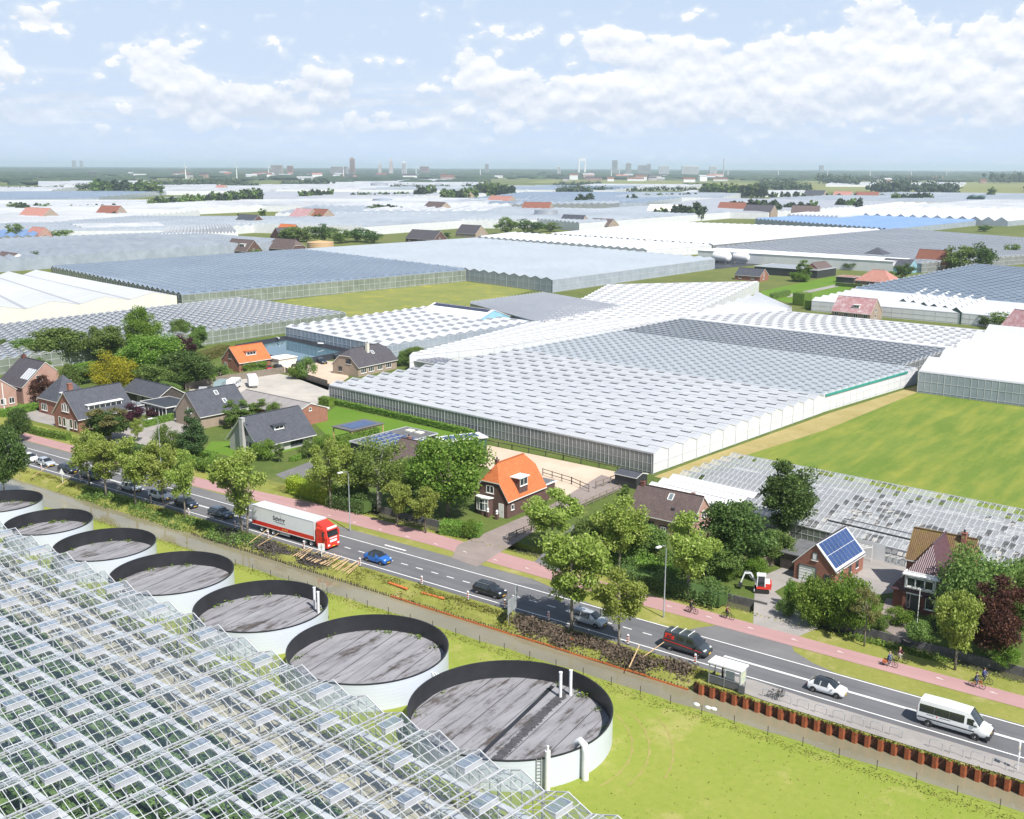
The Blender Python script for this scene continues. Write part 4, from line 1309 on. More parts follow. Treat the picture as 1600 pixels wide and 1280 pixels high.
        bar(0, w, 0, fw); bar(0, w, h - fw, h); bar(0, fw, 0, h); bar(w - fw, w, 0, h)
        for k in range(1, n): bar(w * k / n - fw / 2, w * k / n + fw / 2, 0, h)
        for k in range(1, rows): bar(0, w, h * k / rows - fw / 3, h * k / rows + fw / 3)
        f = s.add(b, name, frame or M_frame)
        for k in range(n):
            b = MB(); x0, x1 = w * k / n + fw * .5, w * (k + 1) / n - fw * .5
            b.face([P(x0, fw, .025), P(x1, fw, .025), P(x1, h - fw, .025), P(x0, h - fw, .025)])
            s.add(b, 'pane', glass or M_glass, f)
        if side and z > .5:
            b = MB()
            i = len(b.v)
            b.v += [P(-.08, -.08, 0), P(w + .08, -.08, 0), P(w + .08, 0, 0), P(-.08, 0, 0), P(-.08, -.08, .14), P(w + .08, -.08, .14), P(w + .08, 0, .12), P(-.08, 0, .12)]
            for q in ((4, 5, 6, 7), (0, 1, 5, 4), (1, 2, 6, 5), (2, 3, 7, 6), (3, 0, 4, 7)): b.f.append(tuple(i + k for k in q)); b.m.append(0)
            s.add(b, 'sill', M_frame, f)
        return f

    def door(s, side, a, w=1.0, h=2.15, m=None, z=0.02):
        o, u, nn = s.face_frame(side)
        b = MB()
        P = lambda x, y, d: tuple(o + u * (a + x) + Vector((0, 0, z + y)) + nn * d)
        i = len(b.v)
        for d in (0, .06): b.v += [P(0, 0, d), P(w, 0, d), P(w, h, d), P(0, h, d)]
        for q in ((4, 5, 6, 7), (0, 1, 5, 4), (1, 2, 6, 5), (2, 3, 7, 6), (3, 0, 4, 7)): b.f.append(tuple(i + k for k in q)); b.m.append(0)
        d = s.add(b, 'door', m or M_frame)
        b = MB(); b.bar(P(w * .85, 1.0, .1), P(w * .85, 1.15, .1), .05); s.add(b, 'handle', M_galv, d)
        return d

    def on_slope(s, a, f, front=True, up=.0):
        """point on the roof: a metres along the ridge, f 0 eave .. 1 ridge"""
        y0, ye = (0, s.ef) if front else (s.D, s.eb)
        return Vector((a, y0 + (s.ry - y0) * f, ye + (s.r - ye) * f + .1 + up))

    def slope_len(s, front=True):
        y0, ye = (0, s.ef) if front else (s.D, s.eb)
        return math.hypot(s.ry - y0, s.r - ye)

    def panels(s, a0, f0, nx, ny, pw, ph, front=True, m=None, gap=.04, stag=0.0):
        sl = s.slope_len(front); fr = MB()
        for j in range(ny):
            for i in range(nx):
                x0 = a0 + i * (pw + gap) + stag * j; g0 = f0 + j * (ph + gap) / sl; g1 = g0 + ph / sl
                q = [s.on_slope(x0, g0, front, .09), s.on_slope(x0 + pw, g0, front, .09), s.on_slope(x0 + pw, g1, front, .09), s.on_slope(x0, g1, front, .09)]
                if not front: q = q[::-1]
                lo = [p - Vector((0, 0, .05)) for p in q]
                b = MB(); b.face(q)
                for k in range(4): b.face([lo[k], lo[(k + 1) % 4], q[(k + 1) % 4], q[k]])
                s.add(b, 'solar_panel', m or M_solar)
        return

    def roof_window(s, a, f, w=.8, h=1.2, front=True):
        sl = s.slope_len(front)
        q = [s.on_slope(a, f, front, .06), s.on_slope(a + w, f, front, .06), s.on_slope(a + w, f + h / sl, front, .06), s.on_slope(a, f + h / sl, front, .06)]
        b = MB()
        for k in range(4): b.bar(q[k], q[(k + 1) % 4], .12, .12)
        fo = s.add(b, 'roof_window', M_frame)
        b = MB(); b.face(q if front else q[::-1]); s.add(b, 'pane', M_glassl, fo)

    def chimney(s, x, y, w=.7, d=.7, top=1.0, m=None, pot=True, z0=None):
        z0 = s.e if z0 is None else z0
        b = MB(); b.box(x - w / 2, x + w / 2, y - d / 2, y + d / 2, z0, s.r + top); b.box(x - w / 2 - .06, x + w / 2 + .06, y - d / 2 - .06, y + d / 2 + .06, s.r + top, s.r + top + .1)
        c = s.add(b, 'chimney', m or B_dred)
        if pot:
            b = MB(); b.tube([(x, y, s.r + top + .1), (x, y, s.r + top + .5)], .13, 8); s.add(b, 'chimney_pot', M_dark, c)

    def dormer(s, a0, a1, yf, z0, z1, win=2, front=True, wall=None, over=.25, winz=.25, roofm=None, depth=None, glass=None):
        """flat roofed dormer standing on the slope, its face at depth yf from the front wall"""
        sg = 1
        k = (s.r - s.ef) / s.ry
        yb = min(s.ry, (z1 - s.ef) / k)
        b = MB(); b.box(a0, a1, yf, yb + .1, z0, z1)
        if not front: b.v = [(x, s.D - y, z) for x, y, z in b.v]; b.f = [f[::-1] for f in b.f]
        d = s.add(b, 'dormer', wall or M_frame)
        b = MB(); b.box(a0 - over, a1 + over, yf - over, yb + .15, z1, z1 + .16)
        if not front: b.v = [(x, s.D - y, z) for x, y, z in b.v]; b.f = [f[::-1] for f in b.f]
        s.add(b, 'dormer_roof', roofm or M_white, d)
        if win:
            if front: s.window('front', a0 + .12, z0 + winz, a1 - a0 - .24, z1 - z0 - winz - .1, win, off=-yf, glass=glass)
            else: s.window('back', s.W - a1 + .12, z0 + winz, a1 - a0 - .24, z1 - z0 - winz - .1, win, off=-yf, glass=glass)


# 1 orange roofed house by the drive
h = House('dark brown brick house with bright orange tiled roof and a white bay window', (-98.2, 133.0), 90, 10.5, 6.6, 3.3, 8.3, T_orange, B_brown, (1.7, 1.5), (.45, .62))
h.window('left', 2.4, 3.7, 1.5, 1.25, 2); h.door('left', 4.9, 1.0, 2.3, M_frame); h.window('front', 1.0, 1.2, .8, .9, 1)
h.chimney(1.9, 3.5, .55, .55, .5, B_dred)
h.dormer(3.3, 5.6, .0, 3.3, 5.9, 2, wall=B_brown, winz=1.3)
b = MB(); b.prism([(0, 5.9), (0, 2.9), (-.75, 3.3), (-.95, 4.4), (-.75, 5.5)], 0, 2.9)
bay = h.add(b, 'bay', B_brown); b = MB(); b.prism([(0, 6.1), (0, 2.7), (-.95, 3.1), (-1.2, 4.4), (-.95, 5.7)], 2.9, 3.08); h.add(b, 'bay_roof', M_white, bay)
for k, (p, q) in enumerate((((-.77, 3.3), (-.97, 4.4)), ((-.97, 4.4), (-.77, 5.5)))):
    b = MB(); b.face([(p[0] - .02, p[1], .9), (q[0] - .02, q[1], .9), (q[0] - .02, q[1], 2.6), (p[0] - .02, p[1], 2.6)][::-1]); h.add(b, 'bay_pane', M_glassl, bay)
    b = MB()
    for t_ in (0, .5, 1): pp = lerp(p, q, t_); b.bar((pp[0] - .05, pp[1], .85), (pp[0] - .05, pp[1], 2.7), .1)
    for z in (.85, 2.1, 2.7): b.bar((p[0] - .05, p[1], z), (q[0] - .05, q[1], z), .1)
    h.add(b, 'bay_frame', M_frame, bay)
b = MB(); b.box(10.5, 14.5, .6, 6.0, 0, 2.7); ex = h.add(b, 'extension', B_brown); b = MB(); b.box(10.4, 14.8, .4, 6.2, 2.7, 2.9); h.add(b, 'extension_roof', [M_felt], ex)
b = MB(); b.box(10.38, 14.82, .36, .48, 2.72, 2.98); h.add(b, 'fascia', M_frame, ex)
for y in (1.2, 3.0):
    b = MB(); b.box(-1.4, -.9, y - .25, y + .25, 0, .9); pz = h.add(b, 'pedestal', B_brown); b = MB(); b.lathe([(.0, .9), (.2, .92), (.14, 1.1), (.22, 1.3), (.12, 1.55), (0, 1.6)], 10, 0, (-1.15, y, 0)); h.add(b, 'stone_figure', M_white, pz)

# 2 brown tiled house with its end wall in the sun
h = House('brown tiled brick house between the street trees, its end wall pink in the sun', (-79.6, 139.2), -1, 11.0, 6.6, 3.6, 6.9, T_brown, B_pink)
h.window('right', 1.0, 3.6, 1.0, 1.15, 1); h.window('right', 2.9, 3.6, 1.5, 1.15, 2); h.window('right', 2.6, 1.0, 1.8, 1.3, 2)
h.window('front', 3.2, 1.3, 1.4, 1.3, 2, frame=M_framed); h.door('front', 5.6, 1.3, 2.3, M_framed); h.window('front', 5.8, .9, .9, 1.2, 2, rows=2); h.window('front', 1.0, 1.2, 1.2, 1.3, 2)
h.roof_window(5.6, .62, .8, 1.1); h.chimney(.6, 3.3, .6, .6, .5); h.chimney(8.6, 4.6, .5, .5, -.2, pot=False)
b = MB(); b.box(6.9, 7.5, .9, 1.4, 4.3, 5.0); h.add(b, 'flue_box', T_dark); b = MB(); b.box(7.6, 8.2, .7, 1.0, 4.05, 4.35); h.add(b, 'flue_collar', M_white)

# 3 garage with solar roof
h = House('red brick garage with sixteen blue solar panels on its roof', (-45.6, 135.7), 86, 9.4, 5.9, 2.5, 5.6, T_dark, B_red, over=.25, cat='garage', name='garage')
sl = h.slope_len()
b = MB(); q = [h.on_slope(-.2, -.05, True, .03), h.on_slope(9.6, -.05, True, .03), h.on_slope(9.6, 1, True, .03), h.on_slope(-.2, 1, True, .03)]
b.face(q); h.add(b, 'roof_sheet', M_alu)
h.panels(.32, .03, 8, 2, 1.02, 1.88, m=M_solar, gap=.1)
b = MB()
o, u, nn = h.face_frame('left')
gp = lambda x, z, d: tuple(o + u * x + Vector((0, 0, z)) + nn * d)
b.face([gp(.75, 0, .03), gp(3.15, 0, .03), gp(3.15, 2.2, .03), gp(.75, 2.2, .03)])
gd = h.add(b, 'garage_door', M_white); b = MB()
for k in range(1, 5): b.bar(gp(.75, k * .44, .05), gp(3.15, k * .44, .05), .02)
h.add(b, 'door_joints', M_frame, gd)
b = MB(); b.bar(gp(.7, 0, .05), gp(.7, 2.28, .05), .12); b.bar(gp(3.2, 0, .05), gp(3.2, 2.28, .05), .12); b.bar(gp(.7, 2.28, .05), gp(3.2, 2.28, .05), .12); h.add(b, 'door_frame', M_framed, gd)
h.window('left', 2.5, 3.3, .8, 1.1, 1, frame=M_framed, glass=M_white); h.window('left', 4.4, .2, .9, 1.5, 1, frame=M_framed)
for a in (1.5, 4.4, 6.8): h.window('front', a, .9, .8, 1.2, 1, frame=M_framed)
b = MB(); b.box(2.5, 9.0, 5.9, 9.2, 0, 2.3); ex = h.add(b, 'lean_to', M_darkwood); b = MB(); b.box(2.3, 9.2, 5.95, 9.5, 2.3, 2.45); h.add(b, 'lean_to_roof', M_felt, ex)
b = MB()
for k in range(12): b.bar((9.5 + k * .0, .2, 2.3), (9.5, .2, 2.3), .05)
b = MB()
for k in range(9): b.bar((9.6, .3 + k * .62, 3.0), (13.2, .3 + k * .62, 2.2), .08)
for p in ((9.6, .3), (13.2, .3), (9.6, 5.3), (13.2, 5.3)): b.bar((*p, 0), (*p, 2.5), .09)
b.bar((9.6, .3, 3.0), (9.6, 5.3, 3.0), .1); b.bar((13.2, .3, 2.2), (13.2, 5.3, 2.2), .1)
pg = h.add(b, 'glass_porch', M_frame); b = MB(); b.face([(9.6, .3, 3.02), (13.2, .3, 2.22), (13.2, 5.3, 2.22), (9.6, 5.3, 3.02)]); h.add(b, 'porch_glass', M_pane, pg)

# 4 purple tiled house
h = House('house with glazed purple tiled roof and a white framed dormer facing the road', (-30.6, 134.4), 90, 9.6, 6.9, 2.9, 8.0, T_purple, B_dred, (3.6, 0), (.46, 1), over=.4)
o, u, nn = h.face_frame('left')
b = MB(); zt = 2.9 + (8 - 2.9) * .46
P = lambda x, z, d: tuple(o + u * x + Vector((0, 0, z)) + nn * d)
pts = [P(-.3, 2.55, .5), P(7.2, 2.55, .5), P(6.9 - 3.45 * .46 + .1, zt + .05, .06), P(3.45 * .46 - .1, zt + .05, .06)]
b.face(pts, 0, [(-.3, 0), (7.2, 0), (5.4, 2.4), (1.5, 2.4)]); h.add(b, 'tile_hanging', T_purple)
b = MB(); b.box(-.75, .6, 1.6, 5.4, 3.15, 4.95); dm = h.add(b, 'dormer', M_frame); b = MB(); b.box(-1.0, .8, 1.3, 5.7, 4.95, 5.12); h.add(b, 'dormer_roof', M_white, dm)
h.window('left', 1.7, 3.45, 3.4, 1.3, 3, off=.76, fw=.14)
h.door('left', 2.3, 1.0, 2.2, M_framed); h.window('left', 1.7, .3, .5, 2.0, 1, off=.01); h.window('left', 4.2, .9, 2.2, 1.5, 2, off=.62)
b = MB(); b.box(-.6, 0, .5, 2.9, 0, .9); by = h.add(b, 'bay', B_dred); b = MB(); b.box(-.85, 0, .3, 3.1, 2.45, 2.62); h.add(b, 'bay_roof', T_purple, by)
b = MB(); b.box(-.5, .0, 3.1, 5.3, 2.35, 2.55); h.add(b, 'porch_lintel', M_frame)
for y in (3.0, 5.4): b = MB(); b.box(-.5, 0, y - .2, y + .2, 0, 2.6); h.add(b, 'porch_pier', B_dred)
w = House('', (12.0, -.5), 90, 7.9, 5.2, 4.6, 7.9, T_moss, B_red, parent=h, over=.3)
h.chimney(9.0, 1.0, .6, .6, .6, B_red)

# 5 slate roofed double house
h = House('slate roofed brick house with a long white dormer and gable to the road', (-203.7, 124.4), 88, 13.0, 9.6, 3.4, 8.2, T_slate, B_red, over=.5)
h.dormer(3.0, 11.0, 1.0, 4.0, 5.3, 6, winz=.2)
for k in range(4): h.window('left', 1.7 + k * 1.75 + (.9 if k > 1 else 0), .7, 1.1, 1.9, 1)
h.door('left', 4.75, 1.0, 2.4); h.window('left', 3.4, 4.0, .8, 1.6, 1); h.window('left', 4.4, 4.0, .8, 1.9, 1); h.window('left', 5.4, 4.0, .8, 1.6, 1)
h.window('front', 2.4, .5, 1.0, 2.2, 1)
w = House('', (5.2, 17.0), 0, 8.0, 8.6, 3.4, 8.6, T_slate, B_red, (4.0, 4.0), (.01, .01), parent=h, over=.5)
w.window('left', 1.2, .8, 2.4, 1.6, 3); w.dormer(1.4, 3.2, .6, 3.6, 5.2, 2)
h.chimney(3.2, 8.0, .9, .9, .9, B_red, pot=False, z0=4.5)
b = MB(); b.box(10.0, 16.0, 9.6, 14.0, 0, 6.2); h.add(b, 'rear_block', T_slate)

# 6 two pink brick gables at the picture edge
h = House('pink brick house with white solar collector on its dark roof at the picture edge', (-251.0, 133.4), -3, 11.5, 12.0, 4.2, 9.3, T_dark, B_pink, over=.25)
h.panels(7.6, .25, 4, 1, .75, 3.2, m=M_alu, gap=.22); h.window('right', 3.4, 4.9, 1.5, 1.5, 1); h.window('right', 7.8, 1.0, 1.4, 1.3, 2); h.chimney(1.5, 6, .8, .8, .6)
h = House('pink brick gable end with one white framed window, cut off by the picture edge', (-252.5, 119.4), -3, 12.2, 12.5, 4.0, 8.8, T_redbrown, B_pink, over=.25)
h.window('right', 6.2, 3.8, 1.5, 1.5, 1); h.window('right', 8.6, .8, 1.3, 1.4, 2); h.window('right', 10.6, .8, 1.3, 1.4, 2); h.window('right', 3.0, .8, 1.0, 2.0, 1)

# 7 slate house behind the round conifer
h = House('slate roofed house with two roof windows behind the dark round conifer', (-186.6, 142.2), 86, 12.2, 9.2, 3.0, 7.4, T_slate, B_tan, over=.45)
h.roof_window(6.3, .68, .8, 1.1); h.roof_window(7.2, .3, .8, 1.1); h.window('left', 4.6, 2.9, 1.5, 1.2, 2, glass=M_whitepl); h.window('front', 8.2, .8, 1.6, 1.4, 2)
b = MB(); b.box(7.5, 12.8, -1.2, .0, 2.5, 2.8); h.add(b, 'porch_roof', M_frame)

# 8 grey rendered house with an outside chimney
h = House('grey rendered house with an outside chimney on its gable and a slate roof', (-159.6, 134.6), 86, 13.6, 9.0, 2.6, 7.1, T_slate, M_render, over=.8)
b = MB(); b.box(-.75, .0, 3.6, 4.6, 0, 7.0); b.box(-.8, .05, 3.55, 4.65, 7.0, 7.15); h.add(b, 'chimney', M_render)
h.window('left', 4.75, 3.6, 1.4, 2.4, 2, frame=M_framed); h.window('left', 5.2, .4, .7, 2.0, 1, frame=M_framed); h.window('left', 6.4, .4, .7, 2.0, 1, frame=M_framed); h.window('left', 7.5, .4, .7, 2.0, 1, frame=M_framed)
h.dormer(5.2, 7.6, 1.3, 3.9, 4.9, 2, roofm=T_slate, over=.35); h.door('front', 5.0, 1.2, 2.2); h.window('front', 8.0, .4, 3.0, 1.9, 3, frame=M_framed)

# 9 orange roofed house by the reservoir
h = House('small red brick house with an orange roof beside the reservoir', (-231.2, 190.0), 85, 10.4, 8.0, 2.9, 6.6, T_orange, B_red, over=.4)
h.dormer(3.4, 6.6, 1.2, 4.0, 5.2, 3, roofm=T_orange); h.window('left', 3.4, 3.4, 1.0, 1.3, 1, frame=M_framed); h.window('left', 1.0, .8, 1.4, 1.4, 2); h.window('front', 1.5, .8, 1.4, 1.3, 2); h.window('front', 5.5, .8, 2.0, 1.3, 2)
w = House('', (6.5, 8.2), 0, 6.0, 5.0, 2.3, 3.9, T_orange, B_red, parent=h, over=.3)
b = MB(); b.box(10.8, 17.0, -3.2, 1.8, 0, 2.6); gx = h.add(b, 'garage_block', M_cream); b = MB(); b.box(10.6, 17.2, -3.5, 2.0, 2.6, 2.8); h.add(b, 'garage_roof', M_frame, gx)

# 10 dark hipped house
h = House('tan brick house with dark half hipped roof and a tall pale chimney', (-201.2, 205.2), 91, 15.5, 9.4, 2.8, 6.9, T_dark, B_tan, (2.0, 2.0), (.6, .6), over=.4)
h.chimney(7.2, 3.2, .8, .8, 1.0, M_cream, z0=4.5); h.roof_window(8.3, .5, .9, 1.1)
h.window('left', 5.0, 3.2, 1.8, 1.3, 2, frame=M_framed); h.window('left', 2.2, .9, 1.3, 1.3, 2, frame=M_framed)
for a in (1.0, 4.0, 7.5, 11.0): h.window('front', a, .8, 2.2, 1.5, 3)

# 11 brown barn
h = House('long brown boarded barn with a grey corrugated roof', (-193.8, 156.0), -3.5, 22.5, 9.6, 3.0, 4.7, T_corr, M_cladbrown, over=.3, cat='barn', name='barn')
h.window('right', 4.4, 3.1, .7, .7, 1)

# 12 flat roofed annexe with solar panels, small brown roof, solar shed
h = House('', (-144.9, 145.2), 0, .1, .1, .1, .2, M_felt, M_felt) if False else None


def flat(label, loc, rz, W, D, H, wall, roof, cat='outbuilding', name='outbuilding', trim=None):
    t = thing(name, (*loc, 0), label, cat, R(rz))
    b = MB(); b.box(0, W, 0, D, 0, H); b.build('wall', wall, t)
    b = MB(); b.box(-.2, W + .2, -.2, D + .2, H, H + .14); rf = b.build('roof', roof, t)
    b = MB()
    for p, q in (((-.22, -.22), (W + .22, -.22)), ((W + .22, -.22), (W + .22, D + .22)), ((W + .22, D + .22), (-.22, D + .22)), ((-.22, D + .22), (-.22, -.22))):
        b.bar((*p, H + .1), (*q, H + .1), .1, .22)
    b.build('roof_edge', trim or M_alu, t)
    return t


def flat_panels(t, x0, y0, nx, ny, pw, ph, z, m=None, gap=.3, stag=0.0, tilt=.12):
    me = None
    for j in range(ny):
        for i in range(nx):
            if me is None:
                b = MB(); b.face([(0, 0, 0), (pw, 0, 0), (pw, ph, tilt), (0, ph, tilt)]); b.face([(0, ph, tilt), (pw, ph, tilt), (pw, ph, -.05), (0, ph, -.05)], 1)
                for k in range(2): b.bar((k * pw, 0, .01), (k * pw, ph, tilt + .01), .05, .05, 2)
                b.bar((0, 0, .01), (pw, 0, .01), .05, .05, 2)
                me = b.mesh('solar_panel', [m or M_solar, M_dark, M_alu])
            link('solar_panel', me, t, (x0 + i * (pw + gap) + stag * j, y0 + j * (ph + gap), z))


t = flat('flat roofed dark annexe covered with rows of blue solar panels', (-144.7, 145.0), -3, 8.4, 15.2, 3.1, M_dark, M_felt)
flat_panels(t, .9, 1.2, 4, 6, 1.62, 1.05, 3.3, gap=.38, stag=.0)
for k in range(2): b = MB(); b.box(2.2 + 2.6 * k, 3.7 + 2.6 * k, 12.6, 14.0, 3.2, 3.5); b.build('roof_light', M_cream, t)
t = flat('white edged low roof with a cluster of blue solar panels beside the annexe', (-135.8, 149.0), -3, 6.2, 7.6, 2.7, M_cream, M_alu)
flat_panels(t, .4, .5, 3, 5, 1.62, 1.05, 2.92, gap=.3)
t = flat('narrow white roofed shed with one row of solar panels at the arena', (-134.2, 158.3), -27, 4.0, 9.0, 2.8, M_green, M_white)
flat_panels(t, .5, .8, 1, 6, 2.6, 1.1, 3.0, gap=.1)
h = House('small brown tiled house almost hidden behind the two large trees', (-131.5, 141.2), -2, 8.5, 7.5, 2.9, 5.9, T_brown, B_brown)
h.window('front', 1.5, 1.0, 1.1, 1.5, 1); h.chimney(1.2, 4.4, .7, .7, .3, B_red)
# 13 pergola with a glass roof
t = thing('pergola', (-157.3, 152.8, 0), 'timber garden pergola with a blue solar glass roof', 'pergola', R(-4))
for x, y in ((0, 0), (5.6, 0), (5.6, 8.5), (0, 8.5)):
    b = MB(); b.bar((x, y, 0), (x, y, 2.6), .2); b.build('post', M_pine, t)
b = MB()
for p, q in (((0, 0), (5.6, 0)), ((5.6, 0), (5.6, 8.5)), ((0, 8.5), (5.6, 8.5)), ((0, 0), (0, 8.5))): b.bar((*p, 2.65), (*q, 2.65), .18, .3)
b.build('beams', M_pine, t); b = MB(); b.box(-.3, 5.9, -.3, 8.8, 2.8, 2.9); b.build('roof', M_felt, t); b = MB(); b.box(.8, 4.8, 1.0, 7.6, 2.9, 2.96); b.build('roof_glass', M_solar, t)
# 14 black sheds and conservatory
h = House('black boarded barn house with a low slate roof beside the conservatory', (-226, 150.5), -4, 15, 7.0, 2.5, 4.6, T_slate, M_darkwood, over=.5)
for a in (6, 9, 12): h.window('front', a, .5, 1.6, 1.8, 2)
t = flat('dark flat roofed conservatory with white frames', (-209.5, 143.8), -4, 10, 7.0, 2.7, M_glass, M_dark, trim=M_frame)
b = MB()
for k in range(8): b.bar((k * 10 / 7, -.03, 0), (k * 10 / 7, -.03, 2.7), .12)
b.build('frame', M_frame, t)
t = flat('small green glass lean to with a weathered roof by the purple shrub', (-213.5, 138.5), -4, 5, 5.5, 2.2, M_wblue, M_rpale)
# 15 barn with a blue gable among the glasshouses
h = House('white roofed barn with a light blue gable and a dark solar strip', (-252.5, 288.6), -7, 29.5, 16.0, 4.6, 7.4, T_corr, M_blueclad, over=.3, cat='barn', name='barn')
b = MB(); b.face([h.on_slope(-.2, -.03, True, .02), h.on_slope(29.7, -.03, True, .02), h.on_slope(29.7, 1, True, .02), h.on_slope(-.2, 1, True, .02)]); h.add(b, 'roof_sheet', M_white)
h.panels(1.0, .72, 16, 2, 1.7, 1.0, m=M_solardark, gap=.02)
b = MB(); b.box(29.5, 29.58, 5.0, 8.4, 0, 3.4); h.add(b, 'roller_door', M_whitepl); b = MB(); b.box(29.5, 29.56, 9.2, 13.0, 0, 3.6); h.add(b, 'roller_door', M_galv)
# 16 little sheds
h = House('small dark blue shed at the end of the arena', (-94.4, 160.0), -4, 4.6, 3.4, 2.1, 2.6, T_slate, M_dark, over=.2, cat='shed', name='shed')
t = flat('lean solar roof beside the dark hipped house', (-196.5, 222.0), -6, 14, 8.0, 2.6, M_render, M_alu)
flat_panels(t, .4, .5, 8, 5, 1.6, 1.35, 2.9, gap=.08, m=M_solardark)

# farmhouses on the right and in the far middle distance: (pixel of the near wall foot is surveyed, then built on the plain)
def farm(label, loc, rz, W, D, e, r, roof, wall, hip=(0, 0), hz=(1, 1), wins=3, chim=None, cat='house', name='house', **k):
    h = House(label, loc, rz, W, D, e, r, roof, wall, hip, hz, cat=cat, name=name, **k)
    for i in range(wins):
        a = W * (i + .3) / wins; h.window('front', a, .9, min(1.6, W / wins * .45), 1.4, 2)
    h.window('right', D * .35, .9, 1.4, 1.4, 2); h.window('left', D * .35, .9, 1.4, 1.4, 2)
    if hip[1] == 0: h.window('right', D * .38, e + .3, 1.4, 1.2, 2)
    if chim: h.chimney(W * chim, D * .5, .8, .8, .7, B_red, pot=False)
    return h


h = farm('old farmhouse with a worn pink patched roof behind the clipped hedges', (-143.31,400.52), -8, 15.5, 9.5, 2.8, 7.8, T_worn, B_tan, wins=4)
h.dormer(8.0, 10.4, 1.2, 4.0, 5.4, 2, roofm=M_frame)
farm('red hipped bungalow with a low side wing on the paddock', (-174.59,517.37), -6, 17, 13, 3.0, 7.8, T_red, B_red, (5.5, 5.5), (.02, .02), 4)
flat('low flat wing with a pink roof beside the red bungalow', (-188.31,529.19), -6, 9, 9, 2.8, M_dark, T_red)
farm('brown house with a timber gable between paddock and hedge', (-203.62,549.8), 84, 15, 11, 3.0, 7.0, T_brown, M_cladbrown)
farm('house with a steep red brown roof beside the tall trees', (-178.84,625.46), -8, 18, 12, 3.6, 11.0, T_redbrown, B_tan, chim=.8)
farm('dark pyramid roofed pavilion among the far glasshouses', (-217.89,641.65), -6, 19, 19, 3.5, 9.5, T_slate, M_darkwood, (9.4, 9.4), (.02, .02), 4, cat='pavilion', name='pavilion')
farm('blue grey roofed barn behind the red bungalow', (-188.92,597.8), -6, 16, 14, 3.2, 7.0, T_slate, M_blueclad, wins=2, cat='barn', name='barn')
farm('dark gabled farmhouse with a worn roof at the right picture edge', (-82.22,394.91), -30, 14, 12, 2.8, 8.2, T_worn, M_darkwood, wins=2)
flat('long dark open shed among trees near the right edge', (-158.02,713.57), -6, 30, 12, 4.0, M_dark, M_cream)
farm('low slate roofed house with a red brick end beside the white wall', (-233.34,509.21), -4, 14, 9, 2.6, 5.8, T_slate, B_red, wins=2)
flat('grey glass shed with a dark side near the clipped conifers', (-238.4,544.02), -5, 36, 22, 4.0, M_dark, M_rclear)
flat('long white packing hall beside the two gas cylinders', (-301.29,602.86), -3, 120, 26, 6.0, M_wwhite, M_white)
h = farm('dark roofed farmhouse with a white dormer behind the blue grey glass', (-561.03,454.1), -5, 24, 12, 3.0, 9.5, T_brown, B_brown, wins=3); h.dormer(14, 19, 2, 4.5, 7.0, 2)
farm('long dark brown roof behind the blue grey glass', (-553.23,481.32), -5, 28, 12, 3.0, 9.0, T_brown, B_brown, (4, 4), (.4, .4), wins=3)
farm('house with an orange roof among the dark trees', (-669.57,593.18), -5, 20, 12, 3.5, 10, T_orange, B_brown)
farm('dark gabled house under the orange roof', (-620.1,555.37), 84, 16, 14, 3.5, 10, T_dark, B_brown)
farm('low brown roofed house before the pale stepped glass wall', (-549.36,614.54), -5, 30, 14, 3.0, 9.0, T_dark, B_brown, wins=3)
farm('dark roofed house beside the round bushes in mid distance', (-559.43,686.2), -5, 22, 14, 3.2, 9.5, T_dark, B_tan, wins=3)
farm('slate roofed farmhouse right of the grey silo', (-570.63,851.36), -5, 26, 16, 4.0, 12, T_slate, B_tan, wins=3)
farm('brown roofed house behind the yellow green bush', (-543.74,860.24), -5, 24, 16, 3.5, 9, T_brown, B_tan, wins=3)
h = farm('white fronted house cut off by the left picture edge', (-587.69,315.17), -5, 20, 12, 5.0, 8.0, T_brown, M_white, wins=4)
farm('pink roofed cottage before the blue shed', (-776.58,442.97), -6, 22, 14, 3.5, 10, T_red, B_pink, wins=2)
farm('dark house with a stepped roof among the far glass on the left', (-796.57,656.53), -6, 28, 16, 5, 12, T_slate, B_brown, wins=4)

# ------------------------------------------------------------------ vehicles
def paint(name, c, metal=0.0, rough=.25):
    m = mat(name, c, rough, spec=.5, metal=metal)
    base(m).inputs['Coat Weight'].default_value = .4
    base(m).inputs['Coat Roughness'].default_value = .08
    n = mnoise(m, 1.5, 4, vec=nd(m, 'ShaderNodeTexCoord').outputs['Object'])
    lk(m, mmix(m, n, tuple(x * .9 for x in c), tuple(min(1, x * 1.08) for x in c)), base(m).inputs['Base Color'])
    return m


P_white, P_silver = paint('car_white', (.74, .75, .76)), paint('car_silver', (.50, .53, .57), .3)
P_blue, P_navy = paint('car_blue', (.02, .12, .42)), paint('car_navy', (.02, .028, .045))
P_black, P_grey = paint('car_black', (.018, .02, .025)), paint('car_slate', (.055, .075, .10))
P_red, P_trred = paint('car_red', (.42, .02, .03)), paint('truck_red', (.62, .035, .02))
P_van = paint('van_anthracite', (.045, .055, .065))
M_tyre = mat('tyre', (.02, .02, .02), .9, var=.2, scale=5)
M_rim = mat('wheel_rim', (.42, .43, .45), .35, metal=.6, var=.1, scale=5)
M_lamp = mat('headlamp', (.75, .78, .8), .1, spec=.8, var=.05, scale=5)
M_tail = mat('tail_lamp', (.45, .015, .01), .2, var=.1, scale=5)
M_plate = mat('number_plate_yellow', (.75, .45, .03), .5, var=.05, scale=9)
M_carglass = mat('car_glass', (.02, .025, .03), .05, spec=.9, var=.2, scale=1)


